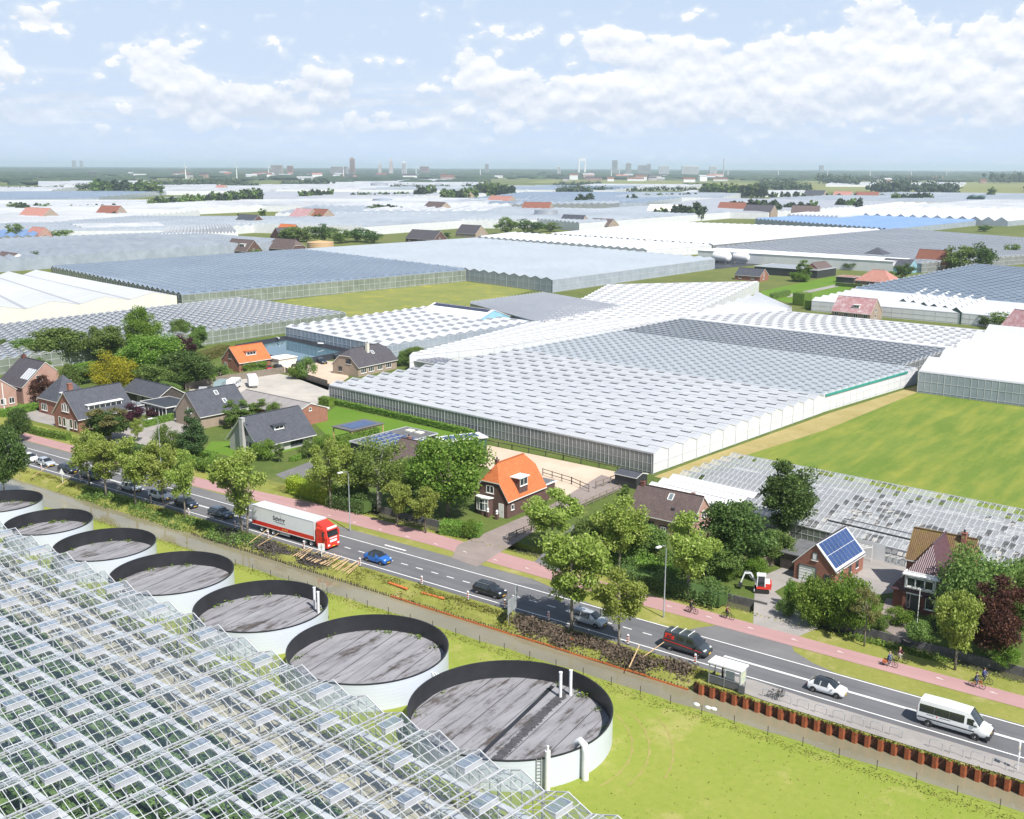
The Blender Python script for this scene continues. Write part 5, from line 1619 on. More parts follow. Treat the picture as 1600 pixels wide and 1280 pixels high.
def wheel(t, x, y, r, w, side):
    b = MB()
    b.lathe([(r * .62, -w / 2), (r * .95, -w / 2), (r, -w / 3), (r, w / 3), (r * .95, w / 2), (r * .62, w / 2)], 20)
    M = Matrix.Translation((x, y, r)) @ Matrix.Rotation(math.pi / 2, 4, 'X')
    b.v = [tuple(M @ Vector(p)) for p in b.v]
    wo = b.build('wheel', M_tyre, t, auto=40)
    b = MB(); s = side
    b.lathe([(0.0, .0), (r * .2, .02), (r * .25, -.01), (r * .6, -.02), (r * .64, .03)], 20)
    M = Matrix.Translation((x, y + s * w * .42, r)) @ Matrix.Rotation(-s * math.pi / 2, 4, 'X')
    b.v = [tuple(M @ Vector(p)) for p in b.v]
    b.build('rim', M_rim, wo, auto=40)


def car(label, loc, rz, L, W, H, pm, tail=.04, xr=.2, xf=.58, xc=.73, belt=.62, hood=.60, tailz=None, roofm=None, group=None, rise=.0, name='car', cat='car', wr=.32, sideglass=True, roofw=.74, rails=False, front=.40):
    """x runs from rear (0) to front (L); heights are fractions of H"""
    t = thing(name, loc, label, cat, rz, group)
    zb = .17
    tz = tailz if tailz is not None else belt + .04
    hw = W / 2
    # station: x, bottom, mid z, belt z, edge z, centre z, half width, edge width factor
    S = [(0.0, zb + .12, .42, tz - .12, tz - .09, tz - .08, .90, .86), (.012, zb + .04, .42, tz - .03, tz, tz + .01, .95, .86), (tail, zb, .42, belt + .03, tz + .03, tz + .05, .98, .84),
         (xr, zb - .02, .40, belt + .02, .955, .985, 1.0, roofw), ((xr + xf) / 2, zb - .02, .40, belt, .975, 1.0, 1.0, roofw + .01), (xf, zb - .02, .40, belt - .015, .95, .98, 1.0, roofw),
         (xc, zb - .02, .40, hood + .0, hood + .025, hood + .05, .99, .86), ((xc + .96) / 2, zb - .01, .40, hood - .035, hood - .005, hood + .03, .97, .80), (.955, zb, .39, hood - .12, hood - .09, hood - .06, .92, .72), (.99, zb + .02, .36, front, front + .03, front + .05, .84, .66), (1.0, zb + .08, .32, front - .06, front - .03, front - .02, .78, .6)]
    ring = []
    for x, b0, zm, zbelt, ze, zc, w, ew in S:
        y = hw * w
        half = [(0, b0), (y * .86, b0), (y * .99, b0 + .09), (y, zm), (y * .955, zbelt), (hw * ew, ze), (hw * ew * .5, ze + (zc - ze) * .75), (0, zc)]
        full = half + [(-p, q) for p, q in half[-2:0:-1]]
        ring.append([(x * L, p, q * H) for p, q in full])
    n = len(ring[0])
    body, gl = MB(), {k: MB() for k in ('windscreen', 'rear_window', 'side_window', 'side_window2')}
    for i in range(len(ring) - 1):
        for j in range(n):
            k = (j + 1) % n
            f = [ring[i][j], ring[i + 1][j], ring[i + 1][k], ring[i][k]]
            jj = j if j < 7 else n - 1 - j
            tgt = None
            if jj in (5, 6) and i == 5: tgt = 'windscreen'
            elif jj in (5, 6) and i == 2: tgt = 'rear_window'
            elif jj == 4 and i in (3, 4) and sideglass: tgt = 'side_window' if j < 7 else 'side_window2'
            f = f[::-1]
            if tgt: gl[tgt].face(f)
            else: body.face(f, 1 if (roofm and jj in (5, 6) and i in (3, 4)) else 0)
    body.face(ring[0]); body.face(ring[-1][::-1])
    bm = bmesh.new(); me = body.mesh('body', [pm, roofm or pm], True); bm.from_mesh(me); bmesh.ops.remove_doubles(bm, verts=bm.verts, dist=.001); bm.to_mesh(me); bm.free()
    me.set_sharp_from_angle(angle=R(38))
    link('body', me, t)
    for k, g in gl.items():
        if g.f: g.build(k.replace('2', ''), M_carglass, t)
    if sideglass:
        b = MB()
        for s in (-1, 1):
            for fx in (.47, .0, 1.0):
                x = (xr + (xf - xr) * fx) * L
                b.bar((x - .02 * L, s * hw * .965, belt * H), (x, s * hw * (roofw + .012), .965 * H), .07, .04)
        b.build('pillars', pm, t)
    for fx in (.175, .815):
        for s in (-1, 1):
            b = MB(); M = Matrix.Translation((fx * L, s * (hw * .985), wr)) @ Matrix.Rotation(math.pi / 2, 4, 'X')
            b.lathe([(0, 0), (wr * 1.17, 0)], 20); b.v = [tuple(M @ Vector((p[0], p[1], p[2] + (-.012 * s)))) for p in b.v]
            b.f = [f if s < 0 else f[::-1] for f in b.f]
            b.build('wheel_arch', M_black, t)
            wheel(t, fx * L, s * (hw - .09), wr, .2, s)
    for s in (-1, 1):
        b = MB(); b.box(.925 * L, .968 * L, s * hw * .62 - .17, s * hw * .62 + .17, (front + .03) * H, (front + .13) * H); b.build('headlight', M_lamp, t)
        b = MB(); b.box(-.02, .05 * L, s * hw * .78 - .12, s * hw * .78 + .12, (tz - .22) * H, (tz - .07) * H); b.build('tail_light', M_tail, t)
        b = MB(); b.box((xc - .075) * L, (xc - .035) * L, s * hw * 1.09 - .07, s * hw * 1.09 + .07, (belt + .0) * H, (belt + .09) * H); b.build('mirror', pm, t)
    b = MB(); b.box(L * .985, L + .015, -.26, .26, .22 * H, .30 * H); b.build('number_plate', M_plate, t)
    b = MB(); b.box(L * .96, L + .005, -hw * .5, hw * .5, (zb + .05) * H, (front - .03) * H); b.build('grille', M_dark, t)
    if rails:
        for s in (-1, 1):
            b = MB(); b.bar((xr * L, s * hw * roofw * .92, H * 1.01), (xf * L, s * hw * roofw * .92, H * 1.0), .05); b.build('roof_rail', M_rim, t)
    return t


ZR_ = .024
LANE_N, LANE_F = 106.35, 109.6          # lane centres
QUEUE = 'cars driving on the near lane'
TRAFFIC = 'vehicles driving along the road'


def at_lane(px, dy=0.0): return (px[0], LANE_N + dy, ZR_)


car('bright blue car with a dark roof in front of the red lorry', ((-103.42,105.25)[0], LANE_N, ZR_), 0, 4.1, 1.78, 1.5, P_blue, xr=.2, xf=.56, xc=.72, roofm=P_black, rise=.1, belt=.64, hood=.66, front=.46)
car('black estate car with roof rails between two red and white posts', ((-83.6,105.51)[0], LANE_N, ZR_), 0, 4.6, 1.85, 1.6, P_black, tail=.02, xr=.1, xf=.56, xc=.7, rails=True, hood=.63, front=.44)
car('silver people carrier under the large street tree', ((-68.18,105.9)[0], LANE_N, ZR_), 0, 4.6, 1.83, 1.66, P_silver, tail=.02, xr=.08, xf=.62, xc=.8, belt=.6, hood=.60, rails=True)
car('small white hatchback with a black glass roof near the white minibus', ((-37.66,105.32)[0], LANE_N + .05, ZR_), 0, 4.0, 1.74, 1.5, P_white, tail=.035, xr=.17, xf=.58, xc=.76, roofm=P_black)
car('dark slate estate car just behind the lorry', ((-138.04,105.84)[0], LANE_N, ZR_), 0, 4.7, 1.83, 1.48, P_grey, tail=.03, xr=.13, xf=.56, xc=.71)
car('dark car with yellow plate half hidden by a street tree', ((-146.73,105.67)[0], LANE_N, ZR_), 0, 4.5, 1.8, 1.5, P_navy, xr=.2, xf=.56, xc=.72)
car('white car behind the thin trunk of a street tree', ((-153.76,105.73)[0], LANE_N, ZR_), 0, 4.4, 1.8, 1.55, P_white, tail=.03, xr=.15, xf=.58, xc=.74, rails=True)
car('white car hidden under the crowns of the street tree group', ((-161.92,105.2)[0], LANE_N, ZR_), 0, 4.4, 1.8, 1.5, P_silver, xr=.18, xf=.57, xc=.73)
car('dark blue car, last one before the street tree group', ((-174.2,104.36)[0], LANE_N, ZR_), 0, 4.5, 1.8, 1.5, P_grey, tail=.03, xr=.15, xf=.57, xc=.73)
car('black car behind the white triangle sign', ((-181.08,104.94)[0], LANE_N, ZR_), 0, 4.5, 1.8, 1.5, P_navy, tail=.03, xr=.17, xf=.57, xc=.73)
car('silver grey car, second from the left end of the queue', ((-188.38,105.47)[0], LANE_N, ZR_), 0, 4.3, 1.78, 1.48, P_silver, xr=.2, xf=.57, xc=.73)
car('white car at the left end of the queue beside the dark tree', ((-193.82,105.93)[0], LANE_N, ZR_), 0, 4.3, 1.78, 1.48, P_white, xr=.2, xf=.57, xc=.73)
for px, lab, m in (((-229.87,197.86), 'red car parked beside the orange roofed house', P_red), ((-228.23,200.36), 'navy car parked next to the red one', P_navy), ((-228.35,207.84), 'black car parked behind the green bushes', P_black), ((-226.2,214.72), 'dark car parked on the sand by the reservoir bank', P_navy), ((-227.17,222.07), 'dark car parked close behind the hipped house', P_black)):
    car(lab, (*px, .03), R(-20), 4.4, 1.8, 1.5, m)

# dark panel van with roof bars
vt = car('dark panel van with red letters, a red stripe and white roof bars', ((-55.17,105.76)[0], LANE_N + .05, ZR_), 0, 5.6, 1.98, 2.35, P_van, tail=.012, xr=.03, xf=.66, xc=.83, belt=.58, hood=.55, tailz=.62, sideglass=False, roofw=.84, wr=.34, front=.36, name='van', cat='van')
b = MB()
for x in (1.0, 2.1, 3.2): b.bar((x, -.85, 2.42), (x, .85, 2.42), .06); b.bar((x, -.8, 2.25), (x, -.8, 2.42), .05); b.bar((x, .8, 2.25), (x, .8, 2.42), .05)
b.build('roof_bar', M_white, vt)
M_redprint = mat('red_print', (.60, .03, .02), .4, var=.05, scale=2)
for s in (-1, 1):
    yy = lambda z: s * (.99 * (.955 + (.84 - .955) * max(0, (z - 1.36) / .87)) + .012)
    b = MB(); b.face([(.25, yy(1.45), 1.45), (1.45, yy(1.45), 1.45), (1.45, yy(2.05), 2.05), (.25, yy(2.05), 2.05)]); b.build('red_panel', M_redprint, vt)
    b = MB(); b.face([(1.75, yy(1.5), 1.5), (2.7, yy(1.5), 1.5), (2.7, yy(2.0), 2.0), (1.75, yy(2.0), 2.0)]); b.build('side_window', M_carglass, vt)
    b = MB(); b.face([(3.0, yy(1.42), 1.42), (4.0, yy(1.42), 1.42), (3.72, yy(2.0), 2.0), (3.0, yy(2.0), 2.0)]); b.build('side_window', M_carglass, vt)
    b = MB()
    b.face([(.1, s * 1.0, 1.12), (2.6, s * 1.0, 1.0), (5.0, s * .99, .82), (5.0, s * .99, .92), (2.6, s * 1.0, 1.12), (.1, s * 1.0, 1.24)]); b.build('red_stripe', M_redprint, vt)


def text(s, size, m, parent, M, name='lettering', extrude=.004, bold=0.0):
    cu = bpy.data.curves.new(name, 'FONT'); cu.body = s; cu.size = size; cu.extrude = extrude; cu.offset = bold
    cu.align_x = 'CENTER'; cu.align_y = 'CENTER'
    o = bpy.data.objects.new(name, cu); col.objects.link(o)
    bpy.context.view_layer.update()
    me = bpy.data.meshes.new_from_object(o.evaluated_get(bpy.context.evaluated_depsgraph_get()))
    me.materials.clear(); me.materials.append(m)
    bpy.data.objects.remove(o); me.transform(M)
    return link(name, me, parent)


Mside = lambda x, y, z: Matrix.Translation((x, y, z)) @ Matrix.Rotation(math.pi / 2, 4, 'X')
text('A2', .55, M_black, vt, Mside(.85, -.985, 1.74), bold=.02)

# white minibus
wb_ = car('white minibus with a long black window band on the road', ((-26.18,105.62)[0] + .1, LANE_N - .05, ZR_), 0, 7.0, 2.02, 2.75, P_white, tail=.01, xr=.035, xf=.72, xc=.86, belt=.60, hood=.50, tailz=.7, sideglass=False, roofw=.82, wr=.36, front=.34, name='minibus', cat='minibus')
for s in (-1, 1):
    yb = lambda z: s * (1.01 * ((.955 + (.82 - .955) * (z - 1.65) / 1.02) if z > 1.65 else 1 - .045 * (z - 1.1) / .55) + .022)
    for k in range(3):
        b = MB(); x0, x1 = .25 + k * 1.45, .25 + k * 1.45 + 1.43
        b.face([(x0, yb(1.5), 1.46), (x1, yb(1.5), 1.46), (x1, yb(2.26), 2.26), (x0, yb(2.26), 2.26)]); b.build('side_window', M_carglass, wb_)
    b = MB(); b.face([(4.85, yb(1.5), 1.48), (5.85, yb(1.4), 1.42), (5.45, yb(2.1), 2.1), (4.85, yb(2.1), 2.1)]); b.build('cab_window', M_carglass, wb_)
    b = MB(); b.face([(.15, s * 1.012, .82), (5.6, s * 1.012, .82), (5.6, s * 1.012, .96), (.15, s * 1.012, .96)]); b.build('side_trim', M_dark, wb_)
    b = MB(); b.face([(1.9, s * 1.0, 1.22), (2.06, s * 1.0, 1.22), (2.06, s * 1.0, 1.36), (1.9, s * 1.0, 1.36)]); b.build('emblem', M_redprint, wb_)
    b = MB()
    for x0, x1, z in ((1.0, 1.75, 1.27), (2.2, 3.3, 1.27), (1.5, 2.6, 1.12)): b.face([(x0, s * 1.004, z), (x1, s * 1.004, z), (x1, s * 1.004, z + .06), (x0, s * 1.004, z + .06)])
    b.build('small_print', M_framed, wb_)
b = MB(); b.box(6.7, 7.06, -.98, .98, .35, .75); b.build('bumper', M_dark, wb_)

# articulated lorry
t = thing('lorry', (-126.6, 106.35, ZR_), 'white and red articulated lorry with a red cab on the road', 'lorry')
b = MB(); b.box(0, 13.6, -1.28, 1.28, 1.45, 4.0); tr = b.build('trailer_box', P_white, t)
b = MB(); b.box(-.04, 13.64, -1.31, 1.31, 3.96, 4.04); b.box(-.05, .1, -1.3, 1.3, 1.2, 4.0); b.box(13.52, 13.66, -1.3, 1.3, 1.2, 4.0); b.build('trailer_edge', M_alu, tr)
b = MB(); b.box(-.01, 13.62, -1.30, 1.30, 1.08, 1.72); b.build('red_band', P_trred, t)
b = MB(); b.box(-.02, 13.63, -1.312, 1.312, .98, 1.08); b.build('white_rail', M_white, t)
b = MB(); b.box(.3, 13.2, -.5, .5, .75, 1.08); b.box(5.2, 8.2, -1.15, -.5, .5, .98); b.box(5.2, 8.2, .5, 1.15, .5, .98); b.build('chassis', M_dark, t)
b = MB(); b.box(6.2, 8.3, -1.22, -1.14, .55, .92); b.bar((5.4, -1.22, .55), (8.3, -1.22, .55), .06); b.bar((5.4, -1.22, .9), (8.3, -1.22, .9), .06); b.build('pallet_rack', M_galv, t)
for x in (2.1, 3.4, 4.7): 
    for s in (-1, 1): wheel(t, x, s * 1.05, .5, .36, s)
for x in (11.6, 12.95, 15.6):
    for s in (-1, 1): wheel(t, x, s * 1.05, .5, .36, s)
S = [(13.95, .9, 3.1, 1.25), (14.2, .55, 3.75, 1.25), (15.3, .5, 3.75, 1.25), (16.05, .5, 3.3, 1.25), (16.22, .45, 2.45, 1.24), (16.35, .45, 1.3, 1.2), (16.32, .40, .9, 1.18)]
b = MB()
ringL = [[(x, s * w, z) for s, z in ((-1, z0), (-1, z1 - .25), (-.85, z1), (.85, z1), (1, z1 - .25), (1, z0))] for x, z0, z1, w in [(13.95, .9, 3.2, 1.24), (14.15, .6, 3.35, 1.25), (15.5, .5, 3.35, 1.25), (16.02, .45, 3.1, 1.25), (16.3, .42, 2.0, 1.24), (16.34, .42, 1.0, 1.2)]]
for r0, r1 in zip(ringL, ringL[1:]):
    for j in range(6): b.face([r0[j], r0[(j + 1) % 6], r1[(j + 1) % 6], r1[j]])
b.face(ringL[0][::-1]); b.face(ringL[-1]); cab = b.build('cab', P_trred, t)
b = MB(); rr = [[(13.95, -1.1, 3.3), (13.95, 1.1, 3.3), (13.95, 1.05, 3.95), (13.95, -1.05, 3.95)], [(15.2, -1.1, 3.3), (15.2, 1.1, 3.3), (15.2, 1.0, 3.5), (15.2, -1.0, 3.5)]]
b.face([(14.0, -1.1, 3.2), (14.0, -1.02, 3.98), (15.7, -.95, 3.38), (15.7, -1.1, 3.2)][::-1]); b.face([(14.0, 1.1, 3.2), (14.0, 1.02, 3.98), (15.7, .95, 3.38), (15.7, 1.1, 3.2)]); b.face([(14.0, -1.02, 3.98), (14.0, 1.02, 3.98), (15.7, .95, 3.38), (15.7, -.95, 3.38)][::-1]); b.face([(14.0, -1.1, 3.2), (14.0, 1.1, 3.2), (14.0, 1.02, 3.98), (14.0, -1.02, 3.98)][::-1])
b.build('roof_deflector', P_trred, cab)
b = MB(); b.face([(16.31, -1.06, 2.02), (16.31, 1.06, 2.02), (16.08, 1.02, 2.95), (16.08, -1.02, 2.95)]); b.build('windscreen', M_carglass, cab)
b = MB(); b.box(15.9, 16.3, -1.05, 1.05, 2.98, 3.16); b.build('sun_visor', P_trred, cab)
b = MB(); b.box(15.95, 16.12, -.95, .95, 3.16, 3.42); b.build('name_board', M_white, cab)
b = MB(); b.face([(16.36, -.7, 1.2), (16.36, .7, 1.2), (16.34, .7, 1.55), (16.34, -.7, 1.55)]); b.face([(16.345, -.75, 1.75), (16.345, .75, 1.75), (16.335, .75, 1.9), (16.335, -.75, 1.9)]); b.build('white_print', M_white, cab)
for s in (-1, 1):
    b = MB(); b.face([(15.2, s * 1.256, 2.0), (16.0, s * 1.256, 2.0), (15.85, s * 1.256, 2.75), (15.2, s * 1.256, 2.75)]); b.build('side_window', M_carglass, cab)
    b = MB(); b.box(16.2, 16.38, s * .95 - .2, s * .95 + .2, .68, .95); b.build('headlight', M_lamp, cab)
    b = MB(); b.box(15.95, 16.1, s * 1.42 - .1, s * 1.42 + .1, 1.9, 2.7); b.build('mirror', P_trred, cab)
b = MB(); b.box(14.0, 16.3, -1.2, -.7, .35, .7); b.box(14.0, 16.3, .7, 1.2, .35, .7); b.build('side_skirt', P_trred, cab)
b = MB(); b.box(16.36, 16.4, -.26, .26, .5, .62); b.build('number_plate', M_plate, cab)
b = MB(); b.box(12.0, 14.0, -.5, .5, .7, 1.0); b.box(13.6, 13.9, -.9, .9, 2.6, 3.7); b.build('tractor_frame', M_dark, t)
for s, sg in ((-1, 1), (1, -1)):
    Mt = Matrix.Translation((6.1, s * 1.287, 2.85)) @ (Matrix.Rotation(math.pi, 4, 'Z') if s > 0 else Matrix.Identity(4)) @ Matrix.Rotation(math.pi / 2, 4, 'X')
    text('Schrier', .92, M_black, tr, Mt, bold=.03)
    b = MB()
    for x0, x1, z in ((4.9, 7.4, 2.32), (5.4, 7.4, 2.2)): b.face([(x0, s * 1.286, z), (x1, s * 1.286, z), (x1, s * 1.286, z + .06), (x0, s * 1.286, z + .06)])
    for k in range(5): a = R(35 + k * 26); b.face([(5.7 + .95 * math.cos(a), s * 1.287, 3.05 + .62 * math.sin(a)), (5.82 + .95 * math.cos(a), s * 1.287, 3.05 + .62 * math.sin(a)), (5.82 + .95 * math.cos(a), s * 1.287, 3.15 + .62 * math.sin(a)), (5.7 + .95 * math.cos(a), s * 1.287, 3.15 + .62 * math.sin(a))])
    b.build('small_print', M_framed, tr)
    b = MB()
    for k in range(3): b.face([(6.8 + k * .45, s * 1.304, 1.3), (7.05 + k * .45, s * 1.304, 1.3), (7.05 + k * .45, s * 1.304, 1.5), (6.8 + k * .45, s * 1.304, 1.5)])
    b.build('yellow_marks', M_plate, tr)


# caravans in the yard
def caravan(label, loc, rz, L, W, H, m, win=M_glassl, covered=False):
    t = thing('caravan', (*loc, .03), label, 'caravan', rz)
    prof = [(0, .55), (0, 1.7), (.25, H - .12), (.7, H), (L - .9, H), (L - .35, H - .15), (L, 1.6), (L, .75), (L - .3, .5)]
    b = MB(); y0, y1 = -W / 2, W / 2
    n = len(prof)
    for k in range(n):
        (xa, za), (xb, zb_) = prof[k], prof[(k + 1) % n]
        b.face([(xa, y0, za), (xb, y0, zb_), (xb, y1, zb_), (xa, y1, za)][::-1] if False else [(xa, y0, za), (xa, y1, za), (xb, y1, zb_), (xb, y0, zb_)])
    b.face([(x, y0, z) for x, z in prof][::-1]); b.face([(x, y1, z) for x, z in prof])
    b.build('body', m, t, auto=30)
    for s in (-1, 1): wheel(t, L * .45, s * (W / 2 - .1), .31, .2, s)
    b = MB(); b.bar((L - .2, -.4, .5), (L + 1.1, 0, .5), .09); b.bar((L - .2, .4, .5), (L + 1.1, 0, .5), .09); b.build('drawbar', M_galv, t)
    if not covered:
        for s in (-1, 1):
            for x in (.6, 2.2, 3.6):
                if x + .9 < L - .4:
                    b = MB(); b.box(x, x + .9, s * (W / 2 + .01) - .01, s * (W / 2 + .01) + .01, 1.45, 2.0); b.build('window', win, t)
        b = MB(); b.face([(L + .005, -.7, 1.55), (L + .005, .7, 1.55), (L - .25, .7, 2.15), (L - .25, -.7, 2.15)]); b.build('front_window', win, t)
    return t


M_cov, M_cov2 = mat('caravan_cover_teal', (.20, .27, .28), .8, var=.1, scale=1), mat('caravan_cover_grey', (.34, .33, .35), .7, var=.1, scale=1)
caravan('caravan under a grey green cover in the storage yard', (-217.31,173.83), R(-58), 5.6, 2.2, 2.6, M_cov, covered=True)
caravan('white caravan next to the covered one in the yard', (-216.81,177.31), R(-58), 5.4, 2.2, 2.55, M_whitepl)
caravan('boxy white motor caravan with dark windows, last in the yard row', (-216.57,181.71), R(-35), 6.2, 2.2, 2.8, M_white, M_glass)
caravan('small round trailer under a silver grey cover in the yard', (-216.51,166.44), R(-40), 3.4, 1.9, 1.9, M_cov2, covered=True)

# mini digger on the drive
t = thing('excavator', (-53.0, 128.9, .04), 'white and red mini digger parked on the drive beside a fence', 'excavator', R(205))
for s in (-1, 1):
    b = MB(); pr = [(-.95, .12), (-.8, 0), (.8, 0), (.95, .12), (.95, .38), (.8, .5), (-.8, .5), (-.95, .38)]
    b.face([(x, s * .75 - .2, z) for x, z in pr]); b.face([(x, s * .75 + .2, z) for x, z in pr][::-1])
    for k in range(8): p, q = pr[k], pr[(k + 1) % 8]; b.face([(p[0], s * .75 - .2, p[1]), (p[0], s * .75 + .2, p[1]), (q[0], s * .75 + .2, q[1]), (q[0], s * .75 - .2, q[1])])
    b.build('track', M_tyre, t)
b = MB(); b.box(-.6, .6, -.6, .6, .35, .6); b.build('undercarriage', M_dark, t)
b = MB(); b.box(-1.15, .75, -.9, .9, .62, .95); b.box(-1.2, -.35, -.9, .9, .95, 1.4); b.build('upper_body', P_trred, t)
b = MB(); b.box(-1.0, -.3, -.85, .85, 1.4, 1.5); b.build('engine_cover', P_white, t)
b = MB()
for x in (-.35, .7):
    for y in (-.1, .88): b.bar((x, y, .95), (x * .9, y, 2.45), .11)
b.box(-.45, .75, -.18, .95, 2.42, 2.55); cabo = b.build('cab', P_white, t)
b = MB(); b.box(-.32, .68, -.08, .86, 1.0, 2.4); b.build('cab_glass', M_glass, cabo)
b = MB(); b.bar((.75, -.45, 1.0), (1.5, -.45, 2.3), .24, .2); b.bar((1.5, -.45, 2.3), (2.3, -.45, 2.25), .22, .2); b.build('boom', P_white, t)
b = MB(); b.bar((2.25, -.45, 2.4), (2.75, -.45, .9), .2, .18); b.build('stick', P_white, t)
b = MB(); b.bar((1.0, -.45, 1.2), (1.75, -.45, 2.0), .09); b.bar((1.7, -.45, 2.5), (2.25, -.45, 2.5), .09); b.build('cylinder', M_galv, t)
b = MB(); b.prism([(2.55, -.8), (3.05, -.8), (3.05, -.1), (2.55, -.1)], .3, .85); b.build('bucket', M_dark, t)
b = MB(); b.box(.95, 1.05, -.85, .85, .1, .5); b.build('dozer_blade', P_white, t)


# ------------------------------------------------------------------ bicycles and riders
def bicycle(label, loc, rz, m, group=None):
    t = thing('bicycle', loc, label, 'bicycle', rz, group)
    for x in (0, 1.08):
        b = MB()
        ring = [(x + .34 * math.cos(2 * math.pi * k / 18), 0, .35 + .34 * math.sin(2 * math.pi * k / 18)) for k in range(19)]
        b.tube(ring, .028, 5, cap=False)
        for k in range(8): a = math.pi * k / 8; b.bar((x - .33 * math.cos(a), 0, .35 - .33 * math.sin(a)), (x + .33 * math.cos(a), 0, .35 + .33 * math.sin(a)), .008)
        b.build('wheel', M_tyre, t)
    b = MB()
    for p, q in (((0, .35), (.42, .33)), ((.42, .33), (.28, .86)), ((.42, .33), (.92, .78)), ((.30, .72), (.9, .86)), ((.92, .95), (1.08, .35)), ((0, .35), (.3, .74))): b.bar((p[0], 0, p[1]), (q[0], 0, q[1]), .04)
    b.build('frame', m, t)
    b = MB(); b.box(.16, .40, -.08, .08, .88, .94); b.build('saddle', M_black, t)
    b = MB(); b.tube([(.72, -.28, 1.02), (.88, -.24, 1.06), (.93, 0, 1.04), (.88, .24, 1.06), (.72, .28, 1.02)], .016, 5); b.build('handlebar', M_dark, t)
    b = MB(); b.box(-.2, .2, -.07, .07, .72, .75); b.build('luggage_rack', M_dark, t)
    return t


def cloth(name, c): return mat(name, c, .85, var=.12, scale=6)


C_black, C_navy, C_blue, C_maroon, C_grey, C_jeans, C_beige = (cloth(*q) for q in (('black_cloth', (.02, .02, .022)), ('navy_cloth', (.03, .035, .08)), ('blue_cloth', (.06, .08, .28)), ('maroon_cloth', (.14, .03, .05)), ('pale_grey_cloth', (.5, .5, .5)), ('denim', (.06, .09, .17)), ('beige_cloth', (.5, .45, .38))))
M_skin = mat('skin', (.55, .34, .25), .6, var=.08, scale=8)
M_hair = mat('hair', (.06, .035, .02), .7, var=.3, scale=10)
M_hairl = mat('fair_hair', (.42, .30, .15), .7, var=.3, scale=10)


def person(label, loc, rz, J, top, legs, hair=M_hair, shoe=M_black):
    """J: joints; one skinned surface, hair as its child"""
    bones = [('pelvis', 'waist', .15, .135, 1), ('waist', 'chest', .135, .155, 0), ('chest', 'neck', .155, .065, 0), ('neck', 'head', .06, .095, 2), ('head', 'crown', .095, .075, 2)]
    for s in 'LR':
        bones += [('chest', 'sh' + s, .155, .075, 0), ('sh' + s, 'el' + s, .065, .05, 0), ('el' + s, 'wr' + s, .045, .035, 0), ('wr' + s, 'ha' + s, .035, .04, 2),
                  ('pelvis', 'hip' + s, .15, .105, 1), ('hip' + s, 'kn' + s, .095, .065, 1), ('kn' + s, 'an' + s, .06, .042, 1), ('an' + s, 'to' + s, .045, .035, 3)]
    names = list(J); idx = {n: i for i, n in enumerate(names)}
    me = bpy.data.meshes.new('person')
    me.from_pydata([J[n] for n in names], [(idx[a], idx[b]) for a, b, *_ in bones], [])
    o = bpy.data.objects.new('person', me); col.objects.link(o)
    rad = {}
    for a, b_, ra, rb, _ in bones: rad.setdefault(a, ra); rad[b_] = rb
    o.modifiers.new('skin', 'SKIN'); ss = o.modifiers.new('sub', 'SUBSURF'); ss.levels = ss.render_levels = 1
    for i, n in enumerate(names):
        v = me.skin_vertices[0].data[i]; v.radius = (rad[n], rad[n]); v.use_root = n == 'pelvis'
    bpy.context.view_layer.update()
    m2 = bpy.data.meshes.new_from_object(o.evaluated_get(bpy.context.evaluated_depsgraph_get()))
    bpy.data.objects.remove(o)
    m2.materials.clear()
    for m in (top, legs, M_skin, shoe): m2.materials.append(m)
    seg = [(Vector(J[a]), Vector(J[b_]), mi) for a, b_, _, _, mi in bones]
    for p in m2.polygons:
        c = p.center; best = (9, 0)
        for a, b_, mi in seg:
            ab = b_ - a; tt = max(0, min(1, (c - a).dot(ab) / max(1e-6, ab.length_squared))); d = (c - a - ab * tt).length
            if d < best[0]: best = (d, mi)
        p.material_index = best[1]; p.use_smooth = True
    ob = link('person', m2, None, loc, rz); tag(ob, label, 'person')
    h = Vector(J['crown']); b = MB(); b.ball(tuple(h + Vector((-.02, 0, .02))), .115, .1, .10, 10, 6); b.ball(tuple(h + Vector((-.07, 0, -.07))), .07, .09, .1, 8, 5); b.build('hair', hair, ob, smooth=True)
    hd = Vector(J['head']); b = MB(); b.ball(tuple(hd + Vector((.105, 0, .02))), .025, .015, .03, 6, 4); b.build('nose', M_skin, ob, smooth=True)
    b = MB()
    for s in (-1, 1): b.ball(tuple(hd + Vector((.09, s * .035, .05))), .012, .014, .01, 6, 4)
    b.build('eyes', M_black, ob)
    return ob


